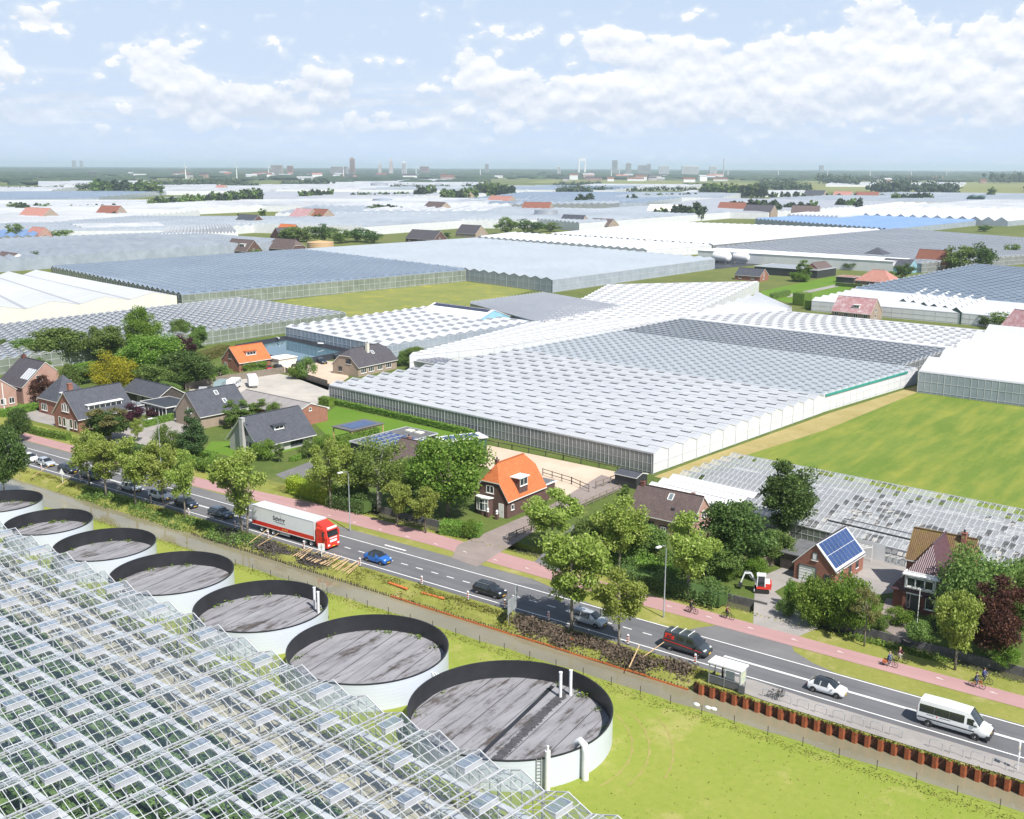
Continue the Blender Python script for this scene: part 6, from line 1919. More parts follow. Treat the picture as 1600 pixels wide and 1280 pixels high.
RIDE = dict(pelvis=(.27, 0, 1.0), waist=(.31, 0, 1.16), chest=(.38, 0, 1.38), neck=(.43, 0, 1.52), head=(.47, 0, 1.63), crown=(.46, 0, 1.73),
            shL=(.40, .17, 1.43), elL=(.58, .23, 1.24), wrL=(.75, .25, 1.09), haL=(.83, .25, 1.07), shR=(.40, -.17, 1.43), elR=(.58, -.23, 1.24), wrR=(.75, -.25, 1.09), haR=(.83, -.25, 1.07),
            hipL=(.28, .09, .98), knL=(.66, .11, .82), anL=(.44, .12, .46), toL=(.58, .12, .40), hipR=(.28, -.09, .98), knR=(.62, -.11, .62), anR=(.40, -.12, .24), toR=(.54, -.12, .18))
riders = [((-57.65,116.76), 'black bicycle ridden by the person in a dark coat near the lamp post', 'person in a dark coat cycling near the tall lamp post', C_black, C_black, M_hair, C_black),
          ((-53.22,117.84), 'dark bicycle of the rider passing the paved drive', 'person in a black top cycling past the paved drive', C_maroon, C_black, M_hair, M_dark),
          ((-32.75,116.66), 'dark bicycle with orange bags on the cycle path', 'fair haired person in blue on the bicycle with orange bags', C_blue, C_jeans, M_hairl, M_dark),
          ((-32.17,118.51), 'bicycle beside the one with orange bags, farther from the road', 'person in a maroon jacket cycling beside the rider with orange bags', C_maroon, C_beige, M_hairl, M_dark),
          ((-23.54,117.15), 'red wheeled bicycle nearest the right end of the cycle path', 'person in a navy jacket on the red wheeled bicycle', C_navy, C_jeans, M_hair, P_trred),
          ((-23.13,118.76), 'dark bicycle beyond the red wheeled one', 'person in blue cycling on the far side of the red wheeled bicycle', C_blue, C_navy, M_hair, M_dark)]
for i, (p, lb, lp, top, legs, hr, fm) in enumerate(riders):
    bk = bicycle(lb, (*p, .028), R(-1), fm)
    person(lp, (*p, .028), R(-1), RIDE, top, legs, hr)
    if i == 2:
        b = MB()
        for s in (-1, 1): b.box(-.25, .2, s * .2 - .08, s * .2 + .08, .38, .74)
        b.build('pannier', M_orange, bk)
for p, lb, a in (((-40.18,101.64), 'black bicycle leaning at the first bike stands by the bus shelter', 40), ((-39.4,101.51), 'black bicycle lying askew beside the other parked one', 75)):
    bicycle(lb, (*p, .03), R(a), M_black)

# bus shelter with a waiting person
t = thing('bus_shelter', (-46.9, 100.75, .03), 'glass bus shelter with a white roof at the canal edge', 'bus shelter')
b = MB()
for x, y in ((0, 0), (3.6, 0), (3.6, 1.5), (0, 1.5)): b.bar((x, y, 0), (x, y, 2.4), .1)
b.bar((0, 0, 1.0), (3.6, 0, 1.0), .06); b.bar((1.8, 0, 0), (1.8, 0, 2.4), .07); b.build('posts', M_galv, t)
b = MB(); b.box(-.15, 3.8, -.15, 1.75, 2.4, 2.55); b.build('roof', M_white, t)
for p, q in (((.05, 0), (1.75, 0)), ((1.85, 0), (3.55, 0)), ((0, .05), (0, 1.45))):
    b = MB(); b.face([(*p, .95), (*q, .95), (*q, 2.35), (*p, 2.35)]); b.build('glass_pane', M_pane, t)
    b = MB(); b.face([(*p, .1), (*q, .1), (*q, .9), (*p, .9)]); b.build('lower_panel', M_felt, t)
M_post = mat('poster_print', (.62, .58, .30), .6, color2=(.25, .38, .42), scale=2.2, detail=2)
b = MB(); b.box(3.55, 3.66, .1, 1.4, .75, 2.2); po = b.build('poster_case', M_alu, t); b = MB(); b.face([(3.665, .18, .82), (3.665, 1.32, .82), (3.665, 1.32, 2.12), (3.665, .18, 2.12)]); b.build('poster', M_post, po)
b = MB(); b.box(3.6, 4.3, -.25, -.15, .05, .9); b.build('side_board', M_felt, t)
b = MB(); b.box(.4, 2.6, .15, .55, .42, .48); b.build('bench', M_felt, t)
b = MB(); b.box(2.0, 3.0, -.06, -.02, 1.2, 2.1); b.build('timetable', M_glassl, t)
STAND = dict(pelvis=(0, 0, .95), waist=(0, 0, 1.1), chest=(0, 0, 1.34), neck=(0, 0, 1.5), head=(.02, 0, 1.62), crown=(.01, 0, 1.72), shL=(0, .19, 1.42), elL=(-.02, .26, 1.14), wrL=(.05, .26, .9), haL=(.07, .25, .8), shR=(0, -.19, 1.42), elR=(-.02, -.26, 1.14), wrR=(.05, -.26, .9), haR=(.07, -.25, .8),
             hipL=(0, .1, .92), knL=(.02, .11, .5), anL=(0, .11, .08), toL=(.13, .12, .04), hipR=(0, -.1, .92), knR=(.02, -.11, .5), anR=(0, -.11, .08), toR=(.13, -.12, .04))
person('person in dark clothes waiting inside the bus shelter', (-45.7, 101.6, .03), R(40), STAND, C_black, C_black)

# ------------------------------------------------------------------ street furniture
M_redp = mat('red_reflector', (.60, .05, .03), .5, var=.05, scale=4)


def lamp(label, loc, rz=-90, H=9.6, group='street lamps'):
    t = thing('street_lamp', (*loc, 0), label, 'street lamp', R(rz), group)
    b = MB(); b.tube([(0, 0, 0), (0, 0, 1.2), (0, 0, 1.25), (0, 0, H - .5), (.12, 0, H - .12), (.45, 0, H), (1.3, 0, H + .08)], [.11, .11, .085, .065, .06, .05, .045], 10); b.build('pole', M_galv, t, auto=40)
    b = MB(); b.box(1.1, 1.95, -.16, .16, H, H + .16); b.build('lamp_head', M_whitepl, t)
    b = MB(); b.box(1.2, 1.85, -.12, .12, H - .04, H + .0); b.build('lens', M_lamp, t)
    return t


lamp('tall street lamp beside the front of the red lorry', (-114.07,113.61), -100)
lamp('tall street lamp between cycle path and road near the cyclists', (-59.36,113.49), -100)
lamp('tall street lamp behind the left group of street trees', (-167.67,118.35), -100)
t = thing('flagpole', (*(-32.9,129.19), 0), 'white flagpole in the front garden of the purple roofed house', 'flagpole')
b = MB(); b.tube([(0, 0, 0), (0, 0, 5.0)], [.06, .045], 8); b.build('pole', M_white, t); b = MB(); b.box(-.14, .14, -.14, .14, 0, .5); b.build('foot', M_white, t); b = MB(); b.ball((0, 0, 5.05), .08, .08, .08); b.build('knob', M_white, t)
t = thing('sign_post', (*(-231.71,123.77), 0), 'white pole with a small white box at the left picture edge', 'pole')
b = MB(); b.tube([(0, 0, 0), (0, 0, 7.5)], .09, 8); b.build('pole', M_white, t); b = MB(); b.box(.1, .75, -.15, .15, 2.9, 4.0); b.build('box', M_whitepl, t)
t = thing('bus_stop_sign', (*(-15.76,102.15), .03), 'white bus stop post with a small yellow edged flag', 'sign')
b = MB(); b.bar((0, 0, 0), (0, 0, 2.9), .09); b.build('post', M_white, t); b = MB(); b.box(-.04, .04, -.45, .05, 2.35, 2.95); b.build('flag', M_white, t); b = MB(); b.box(-.045, .045, -.45, .05, 2.3, 2.36); b.build('yellow_edge', M_plate, t); b = MB(); b.box(-.05, .05, -.2, .2, 1.1, 1.7); b.build('timetable', M_whitepl, t)

# red and white guide posts along the works
gp = None
POSTS = [((-183.75,104.0), 'guide post by the second car of the queue'), ((-171.28,104.03), 'guide post by the last car before the tree group'), ((-150.45,103.74), 'guide post before the white car under the trees'), ((-140.13,103.44), 'guide post by the dark car with a yellow plate'), ((-129.18,103.76), 'guide post behind the lorry'),
         ((-121.45,103.63), 'guide post beside the rear wheels of the lorry'), ((-113.79,103.76), 'guide post beside the tractor wheels of the lorry'), ((-102.25,103.58), 'guide post next to the blue car'), ((-90.73,103.54), 'guide post between the blue and the black car'), ((-82.46,103.12), 'guide post beside the black estate car'),
         ((-76.97,103.83), 'guide post beside the grey information board'), ((-70.37,104.02), 'guide post in the shade of the large street tree'), ((-58.99,103.99), 'guide post standing over the brown soil heap'), ((-50.21,104.02), 'guide post in front of the dark panel van')]
for p, lab in POSTS:
    if gp is None:
        gp = thing('guide_post', (*p, 0), 'red and white ' + lab, 'guide post', 0, 'guide posts along the verge')
        b = MB(); b.box(-.2, .2, -.14, .14, 0, .09); b.build('foot', M_black, gp)
        b = MB(); b.box(-.14, .14, -.035, .035, .1, 1.15); b.lathe([(0, 1.3), (.1, 1.27), (.14, 1.15)], 10); b.build('panel', M_white, gp)
        for z in (.25, .55, .85):
            b = MB()
            for s in (-1, 1): q = [(-.14, s * .04, z), (.14, s * .04, z + .12), (.14, s * .04, z + .27), (-.14, s * .04, z + .15)]; b.face(q if s < 0 else q[::-1])
            b.build('red_stripe', M_redp, gp)
    else: again(gp, (*p, 0), 0, 'red and white ' + lab)

t = thing('road_sign', (*(-108.58,102.34), 0), 'white square sign on a thin post before the lorry cab', 'sign', R(25))
b = MB(); b.bar((0, 0, 0), (0, 0, 2.4), .07); b.build('post', M_white, t); b = MB(); b.box(-.5, .5, -.05, -.02, 1.35, 2.4); pn = b.build('panel', M_whitepl, t); b = MB(); b.box(-.06, .06, -.07, -.04, 1.45, 2.3); b.box(-.3, .3, -.07, -.04, 1.85, 1.9); b.build('back_bracket', M_galv, pn)
t = thing('road_sign', (*(-173.08,101.66), 0), 'white triangular road sign by the queue of cars', 'sign', R(20))
b = MB(); b.bar((0, 0, 0), (0, 0, 2.6), .07); b.build('post', M_white, t); b = MB(); b.prism([(-.6, 0), (.6, 0), (0, 1.0)], 0, .03); b.v = [(x, -.04 - z, 1.7 + y) for x, y, z in b.v]; b.build('panel', M_whitepl, t)
t = thing('information_board', (*(-74.23,101.62), 0), 'grey back of a large two part roadside board', 'sign', R(103))
M_back = mat('sign_back', (.30, .33, .36), .5, color2=(.52, .54, .55), scale=1.1, metal=.3)
b = MB()
for x in (-1.0, 1.0): b.bar((x, .06, 0), (x, .06, 3.4), .09)
b.build('posts', M_galv, t)
for k in range(3):
    b = MB(); b.box(-1.35, 1.35, -.02, .02, 1.1 + k * .62, 1.7 + k * .62); b.build('board', M_back, t)
b = MB(); b.box(.75, 1.5, -.1, -.05, 2.2, 4.0); b.build('upright_panel', M_back, t)
b = MB()
for k in range(4): b.bar((-1.3, .05, 1.2 + k * .55), (1.3, .05, 1.2 + k * .55), .06)
b.build('rails', M_white, t)

# bike stands along the sheet piles
st = None
for k in range(15):
    x = -40.9 + k * 1.92
    if k == 8: continue
    lab = 'grey steel hoop bike stand next to the bus shelter, first of the row'
    if st is None:
        st = thing('bike_stand', (x, 101.35, .03), lab, 'bike stand', R(4), 'bike stands along the canal edge')
        b = MB(); b.tube([(0, 0, 0), (0, 0, .75), (.08, 0, .87), (.2, 0, .92), (1.0, 0, .92), (1.12, 0, .87), (1.2, 0, .75), (1.2, 0, 0)], .035, 6); b.build('hoop', M_galv, st)
    else: again(st, (x, 101.35, .03), R(4), 'grey steel hoop bike stand, %s of the row counted from the bus shelter' % ('first second third fourth fifth sixth seventh eighth ninth tenth eleventh twelfth thirteenth fourteenth fifteenth'.split()[k]))
# rusty sheet piles: one part per pile
M_rust_lit = mat('sunlit_rusty_steel', (.20, .05, .02), .85, color2=(.32, .09, .03), scale=1.5, bump=.5, bscale=6)
M_rust_shade = mat('shaded_rusty_steel', (.055, .022, .016), .85, color2=(.10, .035, .02), scale=1.5, bump=.5, bscale=6)
t = thing('sheet_pile_wall', (-48.3, 99.95, 0), 'rusty sheet pile wall holding the bus stop bank above the canal', 'retaining wall')
pm1 = None
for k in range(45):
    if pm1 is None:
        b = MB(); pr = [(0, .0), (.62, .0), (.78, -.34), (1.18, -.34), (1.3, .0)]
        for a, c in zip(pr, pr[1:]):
            b.face([(a[0], a[1], -1.7), (c[0], c[1], -1.7), (c[0], c[1], .12), (a[0], a[1], .12)], 1 if a[1] == c[1] == -.34 or c[1] == 0 and a[1] < 0 else 0)  # sun and shade put into the colour: recesses and turned-away flanks darker
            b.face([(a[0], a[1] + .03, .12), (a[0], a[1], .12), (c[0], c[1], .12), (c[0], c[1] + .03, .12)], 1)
        pm1 = b.mesh('pile', [M_rust_shade, M_rust_lit])
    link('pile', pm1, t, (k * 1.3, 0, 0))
b = MB(); rg = random.Random(3)
for k in range(900):
    x, y = rg.uniform(0, 58), rg.gauss(.05, .14); h = rg.uniform(.08, .3)
    d = Vector((rg.uniform(-1, 1), rg.uniform(-1, 1), 0)).normalized() * rg.uniform(.06, .16)
    p = Vector((x, y, .02)); b.face([p - d, p + d, p + d * .6 + Vector((rg.uniform(-.1, .1), rg.uniform(-.25, .1), h)), p - d * .6 + Vector((0, -.05, h * .9))])
tag(b.build('grass_fringe', M_grass, t), kind='stuff')

# timber stakes with orange boards along the bank
t = thing('bank_revetment', (-135, 99.9, -1.1), 'row of short bank stakes with orange boards along the canal edge', 'bank edging')
b = MB(); rg = random.Random(5)
for k in range(215):
    x = k * .4 + rg.uniform(-.06, .06); b.bar((x, rg.uniform(-.05, .05), -.4), (x + rg.uniform(-.04, .04), rg.uniform(-.08, .05), rg.uniform(.28, .5)), .12)
tag(b.build('stakes', M_darkwood, t), kind='stuff')
for k in range(17):
    x = 42 + k * 2.6; b = MB(); b.box(0, 2.55, -.12, -.07, .05, .26); o = b.build('board', M_orange, t, loc=(x, 0, rg.uniform(-.05, .06))); o.rotation_euler = (0, R(rg.uniform(-1.5, 1.5)), 0)
OR = 'loose orange boards on the bank'
for u, L, a, lab in (((-95.03,98.62), 3.6, -4, 'orange plank lying at the end of the pole heap'), ((-89.09,101.39), 3.8, 2, 'orange plank lying alone on the grass bank'), ((-66.91,98.96), 5.0, -3, 'thick orange beam on the dark brushwood')):
    b = MB(); b.box(0, L, -.2, .2, 0, .14); tag(b.build('plank', M_orange, None, loc=(u[0], 101.65, -.12), rz=R(a)), lab, 'plank', OR)
for i in range(22):
    u = 525 + i * 3.2
    b = MB(); ln = rg.uniform(2.4, 3.6); b.tube([(0, 0, 0), (ln, 0, .45)], [.06, .045], 6)
    x0, y0 = -113.0 + i * .55 + rg.uniform(-.2, .2), 100.6 + rg.uniform(-.2, .3)
    tag(b.build('pole', M_pine, None, loc=(x0, y0, .05 + .02 * i % .1), rz=R(92 + rg.uniform(-13, 13))), 'thin peeled wooden pole in the heap on the canal bank, %s from the lorry end' % ORD[i], 'pole', 'wooden poles heaped on the bank')
for p, a, ln, lab in (((-122.35,100.81), 60, 3.6, 'wooden pole leaning over grey brushwood beside the lorry'), ((-120.27,100.62), 35, 4.0, 'wooden pole crossing the brushwood, nearer the road sign'), ((-55.81,98.83), 95, 3.4, 'upright reddish pole in the brown soil heap'), ((-55.88,101.42), 50, 3.6, 'reddish pole leaning out of the soil heap'), ((-181.19,100.62), 40, 4.5, 'wooden pole on the left bank below the queue'), ((-171.45,99.44), 62, 5.0, 'long pale pole sliding towards the water on the left bank')):
    b = MB(); b.tube([(0, 0, 0), (ln * .8, 0, ln * .5)], [.07, .05], 6); tag(b.build('pole', M_pine, None, loc=(*p, 0), rz=R(a)), lab, 'pole')
for p, lab in (((-45.64,95.3), 'larger white litter bag at the canal edge'), ((-44.36,95.39), 'small white litter scrap by the wire fence'), ((-43.76,95.5), 'tiny white litter scrap farthest along the fence')):
    b = MB(); b.ball((0, 0, .15), .4, .25, .2, 8, 5); tag(b.build('litter_bag', M_whitepl, None, loc=(*p, 0), smooth=True), lab, 'litter')

# wire fence at the lawn edge
t = thing('wire_fence', (-120, 94.6, 0), 'thin wire fence on small posts along the lawn edge of the canal', 'fence')
wf = MB()
for k in range(40):
    x = k * 3.6; y = yS(x - 120) - 1.9 - 94.6
    b = MB(); b.bar((x, y, 0), (x, y, 1.0), .06); b.build('post', M_darkwood, t)
    y2 = yS(x + 3.6 - 120) - 1.9 - 94.6
    for z in (.45, .9): wf.bar((x, y, z), (x + 3.6, y2, z), .018)
wf.build('wires', M_galv, t)


def rail_fence(label, pts, h=1.15, rails=3, gap=2.2, m=M_wood):
    o = pts[0]; t = thing('rail_fence', (*o, 0), label, 'fence')
    for a, c in zip(pts, pts[1:]):
        n = max(1, round(dist(a, c) / gap))
        for k in range(n + 1):
            p = lerp(a, c, k / n); b = MB(); b.bar((p[0] - o[0], p[1] - o[1], 0), (p[0] - o[0], p[1] - o[1], h + .1), .13); b.build('post', m, t)
        for r_ in range(rails):
            z = h * (r_ + 1) / rails - .05
            b = MB(); b.bar((a[0] - o[0], a[1] - o[1], z), (c[0] - o[0], c[1] - o[1], z), .05, .13); b.build('rail', m, t)
    return t


rail_fence('grey wooden rail fence along the drive to the arena', [(-91.84,124.82), (-91.69,130.45), (-91.68,144.14), (-91.55,156.9)])
rail_fence('dark wooden rail fence closing the arena towards the orange roof', [(-107.93,157.07), (-100.58,155.45), (-95.62,153.35)], 1.3, 2)
rail_fence('dark rail fence beside the small blue shed', [(-95.66,155.72), (-95.06,162.13)], 1.3, 2)
rail_fence('thin dark post and rail fence below the greenhouse wall', [(-133.84,168.89), (-123.28,168.49), (-110.84,168.22), (-98.08,167.19)], 1.0, 1, 4.0, M_dark)
for nm, pts, lab, h in (('timber_fence', [(-223.25,166.23), (-224.23,179.07), (-221.2,197.28)], 'weathered plank fence behind the caravans', 1.8), ('timber_fence', [(-221.06,197.39), (-198.56,191.3)], 'dark plank fence at the end of the caravan yard', 1.6), ('timber_fence', [(-56.59,135.37), (-55.54,139.6)], 'grey picket gate beside the mini digger', 1.7)):
    o = pts[0]; t = thing(nm, (*o, 0), lab, 'fence')
    for a, c in zip(pts, pts[1:]):
        n = int(dist(a, c) / .28); me = None
        for k in range(n):
            p = lerp(a, c, k / n)
            if me is None: b = MB(); b.box(0, .25, -.02, .02, 0, h); me = b.mesh('plank', M_wood)
            q = link('plank', me, t, (p[0] - o[0], p[1] - o[1], rg.uniform(-.06, .06)), math.atan2(c[1] - a[1], c[0] - a[0]))
# low dark walls along the ditch
M_wallst = mat('dark_bank_wall', (.085, .08, .082), .9, color2=(.15, .145, .145), scale=1.2)
for x0, x1, lab in ((-137, -98.5, 'dark timber bank wall along the ditch before the large trees'), (-42.3, 30, 'dark concrete bank wall along the ditch before the purple roofed house'), (-80.5, -50.5, 'dark bank wall along the ditch behind the hedge')):
    t = thing('bank_wall', (x0, 125, 0), lab, 'retaining wall')
    n = int((x1 - x0) / 1.5); me = None
    for k in range(n):
        if me is None: b = MB(); b.box(0, 1.46, -.1, .08, -1.2, .28); me = b.mesh('panel', M_wallst)
        link('panel', me, t, (k * 1.5, 0, rg.uniform(-.02, .02)))
# reservoir with black banks
q = [(-254.68,218.04), (-195.26,206.83), (-194.1,234.22), (-265.0,243.93)]
q = [(-262.64,214.86), (-227.31,205.5), (-227.73,229.86), (-263.93,236.58)]
cx, cy = sum(p[0] for p in q) / 4, sum(p[1] for p in q) / 4
t = thing('reservoir', (cx, cy, 0), 'rain water reservoir with black lined banks behind the orange roofed house', 'reservoir')
b = MB(); k_ = lambda p, f, z: ((p[0] - cx) * f, (p[1] - cy) * f, z)
for i in range(4):
    a, c = q[i], q[(i + 1) % 4]
    b.face([k_(a, 1.08, 0), k_(c, 1.08, 0), k_(c, 1.0, 1.5), k_(a, 1.0, 1.5)]); b.face([k_(a, 1.0, 1.5), k_(c, 1.0, 1.5), k_(c, .80, .3), k_(a, .80, .3)])
b.build('bank', M_liner, t); b = MB(); b.face([k_(p, .86, .62) for p in q]); b.build('water', M_pond, t)
for i, (s0, s1) in enumerate(((.35, .5), (.6, .75))):
    p = lerp(q[3], q[2], s0) if i else lerp(q[0], q[3], .8)
    b = MB(); a0 = k_(p, .97, 1.6); a1 = k_(p, .80, 1.9); b.tube([a0, a1], .22, 8); b.build('inlet_pipe', M_pipe, t)
# gas cylinders and silos in mid distance
for p, lab in (((-281.92,595.3), 'white lying gas cylinder, the left one of the pair'), ((-272.36,603.07), 'white lying gas cylinder, the right one of the pair')):
    t = thing('gas_cylinder', (*p, 0), lab, 'tank')
    b = MB(); rr = 3.0; prof = [(0, -6.2), (1.6, -5.9), (2.6, -5.2), (rr, -4.4), (rr, 4.4), (2.6, 5.2), (1.6, 5.9), (0, 6.2)]
    b.lathe(prof, 20); M = Matrix.Translation((0, 0, 3.6)) @ Matrix.Rotation(R(-6), 4, 'Z') @ Matrix.Rotation(math.pi / 2, 4, 'Y'); b.v = [tuple(M @ Vector(p_)) for p_ in b.v]; b.build('shell', M_white, t, auto=40)
    b = MB(); b.box(-4, -3.2, -2.2, 2.2, 0, 1.6); b.box(3.2, 4, -2.2, 2.2, 0, 1.6); b.build('saddle_supports', M_conc, t)
for p, r_, hh, m, lab in (((-633.7,923.06), 12, 13, M_galv, 'tall grey silo behind the dark trees'), ((-537.79,515.87), 9, 5.5, mat('tan_tank', (.52, .33, .15), .7, var=.05), 'low orange brown round tank by the dark trees'), ((-1888.8,2018.75), 22, 15, M_galv, 'blue grey round tank far among the glass'), ((-1065.12,1144.18), 14, 11, M_wblue, 'short grey round tank between far white roofs')):
    t = thing('storage_tank', (*p, 0), lab, 'tank'); b = MB(); b.lathe([(r_, 0), (r_, hh), (0, hh + r_ * .12)], 28); b.build('shell', m, t, auto=40); b = MB()
    for k in range(4): b.lathe([(r_ + .02, hh * (k + 1) / 4 - .2), (r_ + .12, hh * (k + 1) / 4 - .1), (r_ + .02, hh * (k + 1) / 4)], 28)
    b.build('hoops', M_steel, t)

# ------------------------------------------------------------------ vegetation
def leaf_mat(name, c, c2, c3=None, trans=.42):
    m = mat(name, c, .6, spec=.25)
    g = nd(m, 'ShaderNodeNewGeometry'); oi = nd(m, 'ShaderNodeObjectInfo')
    f = mmath(m, 'ADD', mmath(m, 'MULTIPLY', g.outputs['Random Per Island'], .6), mmath(m, 'MULTIPLY', mrange(m, mnoise(m, .45, 4), .3, .7), .4))
    cc = mmix(m, f, c, c2)
    if c3: cc = mmix(m, mmath(m, 'GREATER_THAN', g.outputs['Random Per Island'], .86), cc, c3)
    hsv = nd(m, 'ShaderNodeHueSaturation'); lk(m, cc, hsv.inputs['Color'])
    lk(m, mrange(m, oi.outputs['Random'], 0, 1, .86, 1.14), hsv.inputs['Value']); lk(m, mrange(m, oi.outputs['Random'], 0, 1, .488, .512), hsv.inputs['Hue'])
    out = hsv.outputs[0]
    lk(m, out, base(m).inputs['Base Color'])
    tr = nd(m, 'ShaderNodeBsdfTranslucent'); lk(m, out, tr.inputs[0])
    mx = nd(m, 'ShaderNodeMixShader'); mx.inputs[0].default_value = trans
    lk(m, base(m).outputs[0], mx.inputs[1]); lk(m, tr.outputs[0], mx.inputs[2])
    lk(m, mx.outputs[0], m.node_tree.nodes['Material Output'].inputs['Surface'])
    return m


L_street = leaf_mat('street_tree_leaves', (.20, .285, .04), (.36, .43, .10), (.46, .51, .17))
L_green = leaf_mat('green_leaves', (.095, .185, .022), (.21, .34, .05), (.32, .43, .10))
L_dark = leaf_mat('dark_green_leaves', (0.0488, 0.0943, 0.026), (0.122, 0.204, 0.0488), (0.195, 0.293, 0.0813))
L_mid = leaf_mat('mid_green_leaves', (0.0975, 0.163, 0.0406), (0.211, 0.309, 0.0731), (0.293, 0.406, 0.114))
L_birch = leaf_mat('birch_leaves', (0.122, 0.179, 0.0325), (0.244, 0.318, 0.0731), (0.325, 0.406, 0.114))
L_yellow = leaf_mat('yellow_green_leaves', (0.26, 0.286, 0.0195), (0.494, 0.481, 0.0325), (0.598, 0.546, 0.065))
L_bright = leaf_mat('bright_hedge_leaves', (0.221, 0.312, 0.026), (0.39, 0.468, 0.0455), (0.52, 0.572, 0.078))
L_purple = leaf_mat('purple_leaves', (0.0455, 0.0156, 0.026), (0.0975, 0.0325, 0.052), (0.143, 0.052, 0.065))
L_copper = leaf_mat('copper_beech_leaves', (0.0585, 0.026, 0.0208), (0.13, 0.0585, 0.0416), (0.195, 0.091, 0.052))
L_olive = leaf_mat('olive_brown_leaves', (0.13, 0.13, 0.039), (0.234, 0.221, 0.078), (0.286, 0.26, 0.117))
L_conifer = leaf_mat('conifer_needles', (0.0358, 0.0731, 0.026), (0.0813, 0.139, 0.0406), None, .15)
L_hedge = leaf_mat('hedge_leaves', (0.0894, 0.171, 0.0244), (0.179, 0.293, 0.0488), (0.26, 0.39, 0.0813), .2)
L_dhedge = leaf_mat('dark_hedge_leaves', (0.0569, 0.0975, 0.0293), (0.122, 0.188, 0.0488), None, .2)
L_far = leaf_mat('distant_tree_leaves', (.034, .056, .030), (.072, .105, .048), None, .2)
M_bark = mat('bark', (.13, .11, .085), .95, color2=(.24, .21, .17), scale=3, object_space=True)
M_birchbark = mat('birch_bark', (.55, .54, .5), .85, color2=(.22, .2, .18), scale=4, object_space=True)


def leafquad(b, p, sz, rnd, flat=0.0):
    d1 = Vector((rnd.gauss(0, 1), rnd.gauss(0, 1), rnd.gauss(0, 1) * (1 - flat)))
    if d1.length < .05: d1 = Vector((1, 0, 0))
    d1.normalize()
    d2 = d1.cross(Vector((rnd.gauss(0, 1), rnd.gauss(0, 1), rnd.gauss(0, 1)))).normalized()
    s1, s2 = sz * rnd.uniform(.7, 1.3), sz * rnd.uniform(.45, .8)
    b.face([p - d1 * s1, p + d2 * s2, p + d1 * s1, p - d2 * s2])


PROTO = {}


def proto(kind, seed, H, R_, base_h, leaves, lsz, lm, nblob, shape='round', bark=None, trunk_r=.16, gap=.0, trunks=1):
    """returns (crown mesh, trunk mesh, H, R)"""
    rnd = random.Random(seed)
    ch = H - base_h
    blobs = []
    for k in range(nblob):
        for _ in range(50):
            u = Vector((rnd.uniform(-1, 1), rnd.uniform(-1, 1), rnd.uniform(-1, 1)))
            if u.length > 1: continue
            if shape == 'vase' and math.hypot(u.x, u.y) > .45 + .55 * min(1, (u.z + 1) * .8): continue
            if shape == 'cone' and math.hypot(u.x, u.y) > .95 * (1 - (u.z + 1) / 2) + .08: continue
            if shape == 'column' and math.hypot(u.x, u.y) > .95: continue
            if u.length < .35 and shape != 'cone' and rnd.random() < .7: continue
            break
        c = Vector((u.x * R_ * .80, u.y * R_ * .80, base_h + ch * (.5 + .44 * u.z)))
        br = R_ * rnd.uniform(.24, .40) * (1 - gap * .3)
        if shape == 'cone': br = R_ * rnd.uniform(.16, .26)
        blobs.append((c, br))
    b = MB()
    per = leaves // nblob
    for c, br in blobs:
        for _ in range(per):
            d = Vector((rnd.gauss(0, 1), rnd.gauss(0, 1), rnd.gauss(0, 1))).normalized()
            rr = br * (rnd.random() ** .45) * rnd.uniform(.8, 1.15)
            p = c + Vector((d.x, d.y, d.z * .78)) * rr
            if p.z < base_h * .7: continue
            leafquad(b, p, lsz, rnd)
    crown = b.mesh('crown', lm)
    t = MB(); top = base_h + ch * .55
    for q in range(trunks):
        ox = (q - (trunks - 1) / 2) * .9
        lean = Vector((rnd.gauss(0, .12) * H * .2 + ox * .8, rnd.gauss(0, .12) * H * .2, 0))
        pts = [Vector((ox * .4, 0, -.1)), Vector((ox * .45, 0, base_h * .5)) + lean * .25, Vector((ox * .5, 0, base_h)) + lean * .5, Vector((ox * .6, 0, top)) + lean]
        t.tube(pts, [trunk_r * 1.25, trunk_r, trunk_r * .85, trunk_r * .3], 8)
        own = blobs[q::trunks]
        for c, br in own[:14]:
            f = rnd.uniform(.25, .9); st = pts[2].lerp(pts[3], f * .8)
            mid = st.lerp(c, .5) + Vector((0, 0, -.25 * (c - st).length * .3))
            t.tube([st, mid, c], [trunk_r * .42, trunk_r * .28, trunk_r * .08], 5, cap=False)
    tm = t.mesh('trunk', bark or M_bark, True)
    PROTO.setdefault(kind, []).append((crown, tm, H, R_))


proto('street', 1, 10, 4.2, 3.0, 8740, 0.177, L_street, 34, 'vase', gap=.6); proto('street', 2, 10, 4.2, 3.0, 7980, 0.177, L_street, 30, 'vase', gap=.7); proto('street', 3, 10, 4.2, 2.8, 8740, 0.177, L_street, 36, 'round', gap=.5)
proto('thin', 4, 9, 3.0, 3.2, 2850, 0.136, L_olive, 18, 'round', gap=.8, trunk_r=.12)
proto('twin', 5, 10, 4.0, 2.6, 6460, 0.17, L_street, 26, 'vase', gap=.8, trunks=2, trunk_r=.13)
proto('green', 6, 11, 5.2, 2.2, 15580, 0.184, L_green, 60, 'round', trunk_r=.25); proto('green', 7, 11, 5.2, 2.0, 14820, 0.184, L_green, 52, 'round', trunk_r=.25)
proto('mid', 8, 10, 4.4, 1.6, 11400, 0.19, L_mid, 46); proto('mid', 9, 10, 4.4, 1.4, 11400, 0.19, L_mid, 40)
proto('dark', 10, 12, 4.2, 1.5, 13680, 0.19, L_dark, 56, 'round', trunk_r=.25); proto('dark', 11, 10, 4.6, .9, 12540, 0.19, L_dark, 50)
proto('birch', 12, 11, 4.4, 2.6, 9880, 0.15, L_birch, 44, 'round', M_birchbark, .15, .3, 3)
